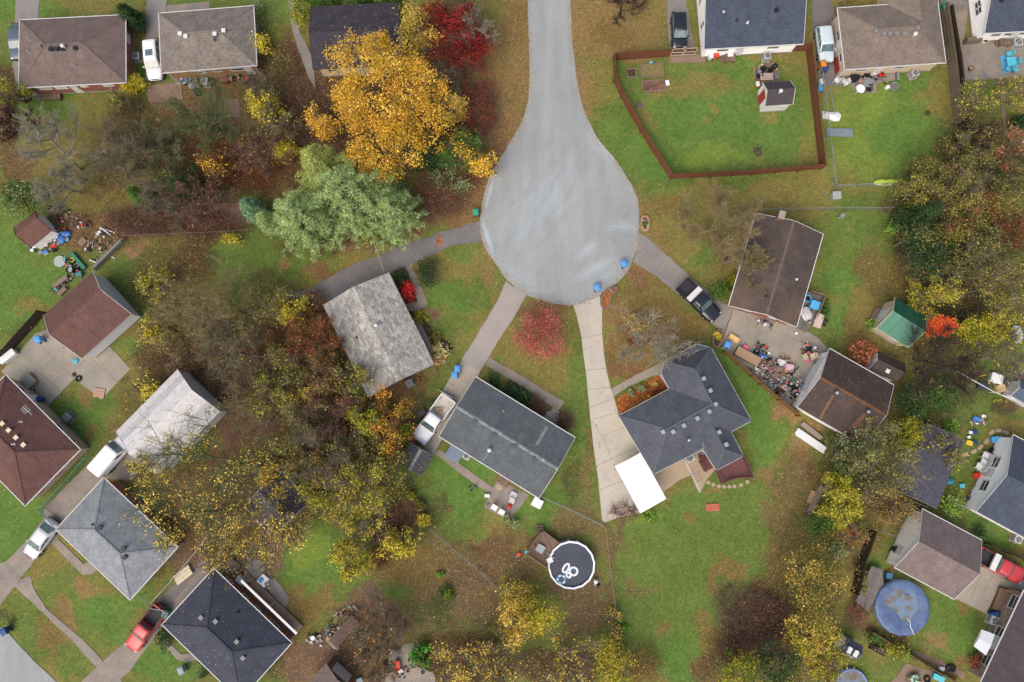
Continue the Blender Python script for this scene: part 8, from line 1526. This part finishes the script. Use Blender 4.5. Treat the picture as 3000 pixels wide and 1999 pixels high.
 (D_,'yellow bush at the bottom beside the round pool lawn','d3',40,850,130,4,'gold',dict(dens=1.0,pal2='lemon')),(D_,'yellow green tree below the yellow bush','d3',230,990,170,5,'ygreen',dict(dens=1.0,pal2='lemon',f2=.5)),(S_,'yellow tree left of the bottom slope','d2',2180,1040,180,5,'gold',dict(dens=1.3)),(S_,'sparse yellow thicket at the bottom centre','d3',470,1360,240,5,'gold',dict(dens=.7)),(S_,'orange yellow vine column along the wire fence','d3',870,1070,65,2.4,'gold',dict(dens=.5,ry=120,pal2='ygreen')),(S_,'lower yellow vine tangle along the wire fence','d3',890,1250,70,2.4,'gold',dict(dens=.5,ry=120,pal2='ygreen')),(D_,'yellow green tree at the bottom below the vine column','d3',880,1460,190,5,'ygreen',dict(dens=1.0,pal2='lemon',f2=.4)),(R_,'pinkish bare brush right of the bottom tree','d3',1130,1430,130,3,'rust',dict(dens=.8,bark=TWIGO)),(R_,'broad dark bramble thicket at the lower right of the wide lawn','d3',2130,1150,270,1.6,None,dict(dens=1,bark=TWIGR,ry=300)),(R_,'smaller dark bramble at the top of the broad thicket','d3',1980,930,200,1.4,None,dict(dens=1,bark=BARKM,ry=160)),(R_,'lower left bramble spur of the broad thicket','d3',1900,1230,150,1.3,None,dict(dens=1,bark=TWIGR,ry=130)),(R_,'rust orange fern patch at the bramble foot','d3',1885,1345,60,1,'rust',dict(dens=2.0,bark=TWIGO)),(D_,'dark green yellow tree at the bottom edge below the bramble','d3',1960,1500,170,5,'green',dict(dens=1.0,pal2='ygreen',f2=.5)),(H_,'tiny bright green shoot on the wide lawn','d3',980,1100,26,.4,'lime',dict(dens=1.5)),
 # --- bottom left and centre
 (S_,'yellow green shrub tree on the lower left lawn','d2',830,560,170,5,'ygreen',dict(dens=1.6,pal2='gold',ry=210)),(S_,'bright yellow shrub on the leafy slope','d2',1235,385,140,3.5,'lemon',dict(dens=1.3,pal2='ygreen')),(R_,'pale pinkish brown vine tangle above the bright yellow shrub','d2',1290,110,110,1.6,None,dict(dens=3,bark=mat('twig_pink',C(150,112,98),.9,.2))),(R_,'dark brown brush heap beside the vine tangle','d2',1120,200,140,1.4,'brown',dict(dens=1.6,bark=TWIGR,ry=170)),(R_,'reddish dry weed patch below the bright yellow shrub','d2',1050,510,60,.8,'rust',dict(dens=2,bark=TWIGO)),(H_,'yellow green shrub at the wire fence head','d2',1440,170,60,1.4,'lemon',dict(dens=1.3)),(H_,'low green shrub alone on the leafy slope','d2',1645,795,56,.6,'green',dict(dens=1.4,pal2='ygreen')),(H_,'tiny green sprout above the low green shrub','d2',1585,640,28,.4,'lime',dict(dens=1.4)),(B_,'bare tree with rusty leaves over the weathered bench','d2',1050,1110,300,7,'orangey',dict(dens=.35,bark=BARKM)),(B_,'grey bare tree over the bottom patio','d2',1000,1380,240,6,'rust',dict(dens=.3)),(H_,'big leaved bright green plant on the bottom patio edge','d2',1425,1330,100,1.6,'vivid',dict(dens=.5,ls=.2,pal2='green',f2=.5)),(S_,'yellow leaved thicket right of the green plant','d2',1760,1400,230,5,'gold',dict(dens=1.0)),(S_,'sparse yellow thicket at the bottom middle','d2',2120,1420,220,5,'gold',dict(dens=.6)),(H_,'pale grey green bush at the patio foot','d2',2215,205,40,.9,'sage',dict(dens=1.6)),(H_,'second pale bush by the patio chairs','d2',2155,150,32,.8,'sage',dict(dens=1.4)),(S_,'yellow leaf spray beside the brick garage wall','d2',300,210,190,6,'gold',dict(dens=.8)),(H_,'dark hedge at the front of the midnight roofed house','d1',1430,1180,70,1.2,'dgreen',dict(dens=1.2,ry=100)),(H_,'dark shrub row at the lower front of the midnight roofed house','d1',1770,1440,60,1.2,'dgreen',dict(dens=1.0,ry=90)),(S_,'yellow spray tree above the cream panel','d1',1900,480,150,6,'gold',dict(dens=.6)),
]
for k_,l_,t_,x_,y_,r_,h_,p_,kw in TREES:
    kw=dict(kw);
    if kw.get('name') is None: kw.pop('name',None)
    tree(k_,l_,t_,x_,y_,r_,h_,p_,cat='shrub' if k_ in (H_,R_) or kw.get('name')=='shrub' else 'tree',**kw)

# ---- undergrowth: tangled stems and low leaves that read as one mass
UG=[(t,x,y,rx,ry,p,d) for t,x,y,rx,ry,p,d in (('a1',1600,1000,500,200,'brown',.5),('a1',1250,1250,380,260,'oliveb',1),('a1',1850,1380,520,230,'rust',1),('a1',2250,800,130,600,'oliveb',1),('a1',60,1050,150,420,'brown',1.2),('a1',820,1350,380,220,'oliveb',.5),('b1',1000,100,400,160,'oliveb',.7),('a2',1750,700,280,500,'rustred',.7),('a2',400,1200,360,330,'brown',1),('a2',1750,1400,330,200,'rust',1),('b1',1500,260,800,260,'brown',1),('b1',1450,470,900,90,'rust',1),('b1',850,450,300,120,'brown',.7),('b1',1600,950,420,430,'olive',.9),('b1',1750,1350,520,260,'oliveb',1.1),('b2',150,1000,260,160,'olive',.8),('b2',450,1380,330,250,'rust',1.1),('b2',600,420,600,200,'brown',.6),('b2',1560,250,260,170,'rust',.8),
 ('c1',1650,170,460,240,'brown',1.1),('c1',2150,350,260,260,'oliveb',1),('c1',2050,750,330,330,'brown',.6),('c1',1900,1300,480,260,'oliveb',.9),('c1',1250,480,160,260,'ygreen',.6),('c2',350,250,420,250,'oliveb',1.2),('c2',650,650,480,420,'oliveb',1.3),('c2',600,1050,520,300,'olive',1.3),('c2',1050,850,170,400,'rust',1.2),('c2',850,1380,300,200,'ygreen',1.1),('c2',1250,420,190,90,'rust',.9),('d1',2000,250,400,250,'gold',.6),('d2',250,200,280,170,'gold',.5),('d2',1150,180,170,170,'brown',1.2),('d2',1000,1080,420,250,'rust',.7),('d2',1850,1400,420,220,'oliveb',1.1),('d2',2150,950,190,330,'ygreen',.8),
 ('d3',350,1380,400,230,'oliveb',1),('d3',1000,1430,300,170,'oliveb',1),('d3',2060,1120,330,400,'brown',.7),('d3',1780,1280,160,160,'oliveb',.7),('d3',1850,1480,350,130,'olive',1),('d4',420,850,330,750,'oliveb',1.2),('d4',830,250,170,300,'oliveb',1),('d4',1200,1240,260,70,'olive',.8),('b4',1850,700,520,850,'dgreen',1.2),('b4',1450,500,260,420,'dgreen',1),('a4',1950,1250,380,300,'olive',1),('c4',1150,950,560,380,'olive',1.2),('c4',1650,300,430,280,'dgreen',.9),('c4',900,1350,330,200,'oliveb',1.1),('c4',1500,60,450,120,'olive',1))]
def undergrowth():
    rg=random.Random(99);rs=np.random.RandomState(99);S,L_,CC_=[],[],[]
    for t,x,y,rx,ry,p,d in UG:
        A_=PI*rx*ry*MPT*MPT;n=int(A_*5.0*d);pal=PAL[p]
        for _ in range(n):
            q=rg.random()**.55;an=rg.uniform(0,2*PI);b=W(t,x+rx*q*math.cos(an),y+ry*q*math.sin(an));b.z=rg.uniform(0,.7);e=Vector((rg.uniform(-1,1),rg.uniform(-1,1),rg.uniform(-.1,.9))).normalized()
            for k in range(2): c_=b+e*rg.uniform(.3,.65);S.append((*b,*c_,.014 - .003*k,.011 - .003*k));b=c_;e=(e+Vector((rg.uniform(-.6,.6),rg.uniform(-.6,.6),rg.uniform(-.5,.2)))).normalized()
            c0=pal[rg.randint(0,len(pal) - 1)]
            if rg.random()<.8:
                for k in range(5): L_.append((b.x+rg.gauss(0,.22),b.y+rg.gauss(0,.22),max(.03,b.z+rg.gauss(0,.2))));CC_.append(c0)
    L_=np.array(L_);leaves('undergrowth_leaves',rs,L_,.085,np.array(CC_)*1.3,None,.4)
    o=bpy.data.objects['undergrowth_leaves'];setp(o,'low leaves of the tangled undergrowth between the trees','undergrowth',None,'stuff')
    o=prisms('undergrowth_stems',S,BARKM,None);setp(o,'bare stems of the tangled undergrowth between the trees','undergrowth',None,'stuff')
undergrowth()
# ---- fallen leaves: lying on roofs, and loose on the ground under the trees
def scatter_roof(hs,n,cols,seed,f=lambda x,y,L,W_: True):
    rs=np.random.RandomState(seed);rg=random.Random(seed);P=[]
    M=hs['inv'].inverted()
    while len(P)<n:
        x,y=rg.uniform(-.5,.5)*hs['L'],rg.uniform(-.5,.5)*hs['W']
        P.append(tuple(M @ Vector((x,y,hs['zf'](x,y)+.03))))
    return np.array(P),np.array([[lin(c) for c in cols[rg.randint(0,len(cols) - 1)]] for _ in P])
PP,CC=[],[]
for hs,n,cols in ((h3,380,[(176,130,70),(196,160,96),(150,96,60)]),(h21,170,[(190,170,130),(206,196,170),(150,120,80)]),(h12,260,[(150,126,84),(176,156,110),(120,100,72)]),(h15,320,[(150,110,70),(180,150,90),(120,90,60)]),(h28,900,[(196,160,90),(150,110,70),(206,180,110),(120,90,70)]),(h22,1100,[(170,130,70),(140,96,60),(196,160,80)]),(h20,420,[(150,96,60),(170,120,80),(190,150,80)]),(h9,60,[(170,150,110)]),(h27,80,[(150,110,80)]),(h7,80,[(160,120,80)]),(h25,50,[(206,170,80)])):
    p,c=scatter_roof(hs,n,cols,n);PP.append(p);CC.append(c)
PP=np.concatenate(PP);CC=np.concatenate(CC);rs=np.random.RandomState(4);nrm=rs.normal(size=PP.shape)*.15;nrm[:,2]+=1;nrm/=np.linalg.norm(nrm,axis=1,keepdims=True)
a=np.cross(nrm,rs.normal(size=PP.shape));a/=np.linalg.norm(a,axis=1,keepdims=True);b=np.cross(nrm,a);s=.042*rs.uniform(.4,1.4,(len(PP),1))
o=big_mesh('roof_leaves',np.stack([PP - a*s,PP - b*s*.6,PP+a*s,PP+b*s*.6],1),4,LEAF,CC);setp(o,'fallen leaves scattered over the roofs','leaves',None,'stuff')
PP,CC=[],[];rg=random.Random(77)
LC=[(168,128,84),(188,156,100),(142,104,70),(116,88,68),(198,172,116),(156,112,74),(172,132,76)]
for t,x,y,rx,ry,k in BL:
    li=GC[k][1]
    if li<.5: continue
    n=int(rx*ry*MPT*MPT*3.0*li)
    for _ in range(min(n,1500)):
        q=math.sqrt(rg.random());an=rg.uniform(0,2*PI);w_=W(t,x+rx*q*math.cos(an),y+ry*q*math.sin(an));PP.append((w_.x,w_.y,rg.uniform(.0,.04)));CC.append([lin(v) for v in LC[rg.randint(0,6)]])
for p,q in zip(ROAD_EDGE,ROAD_EDGE[1:]+ROAD_EDGE[:1]):
    for _ in range(int((q - p).length*26)):
        f=rg.random();d=(q - p).normalized();n_=Vector((-d.y,d.x,0));e=p.lerp(q,f)+n_*(rg.gauss(-.12,.22));e.z=.03
        if e.x>-70: PP.append(tuple(e));CC.append([lin(v) for v in LC[rg.randint(0,6)]])
PP=np.array(PP);CC=np.array(CC);rs=np.random.RandomState(5);nrm=rs.normal(size=PP.shape)*.35;nrm[:,2]+=1;nrm/=np.linalg.norm(nrm,axis=1,keepdims=True)
a=np.cross(nrm,rs.normal(size=PP.shape));a/=np.linalg.norm(a,axis=1,keepdims=True);b=np.cross(nrm,a);s=.06*rs.uniform(.6,1.4,(len(PP),1))
o=big_mesh('ground_leaves',np.stack([PP - a*s,PP - b*s*.6,PP+a*s,PP+b*s*.6],1),4,LEAF,CC);setp(o,'fallen autumn leaves lying over lawns and verges','leaves',None,'stuff')
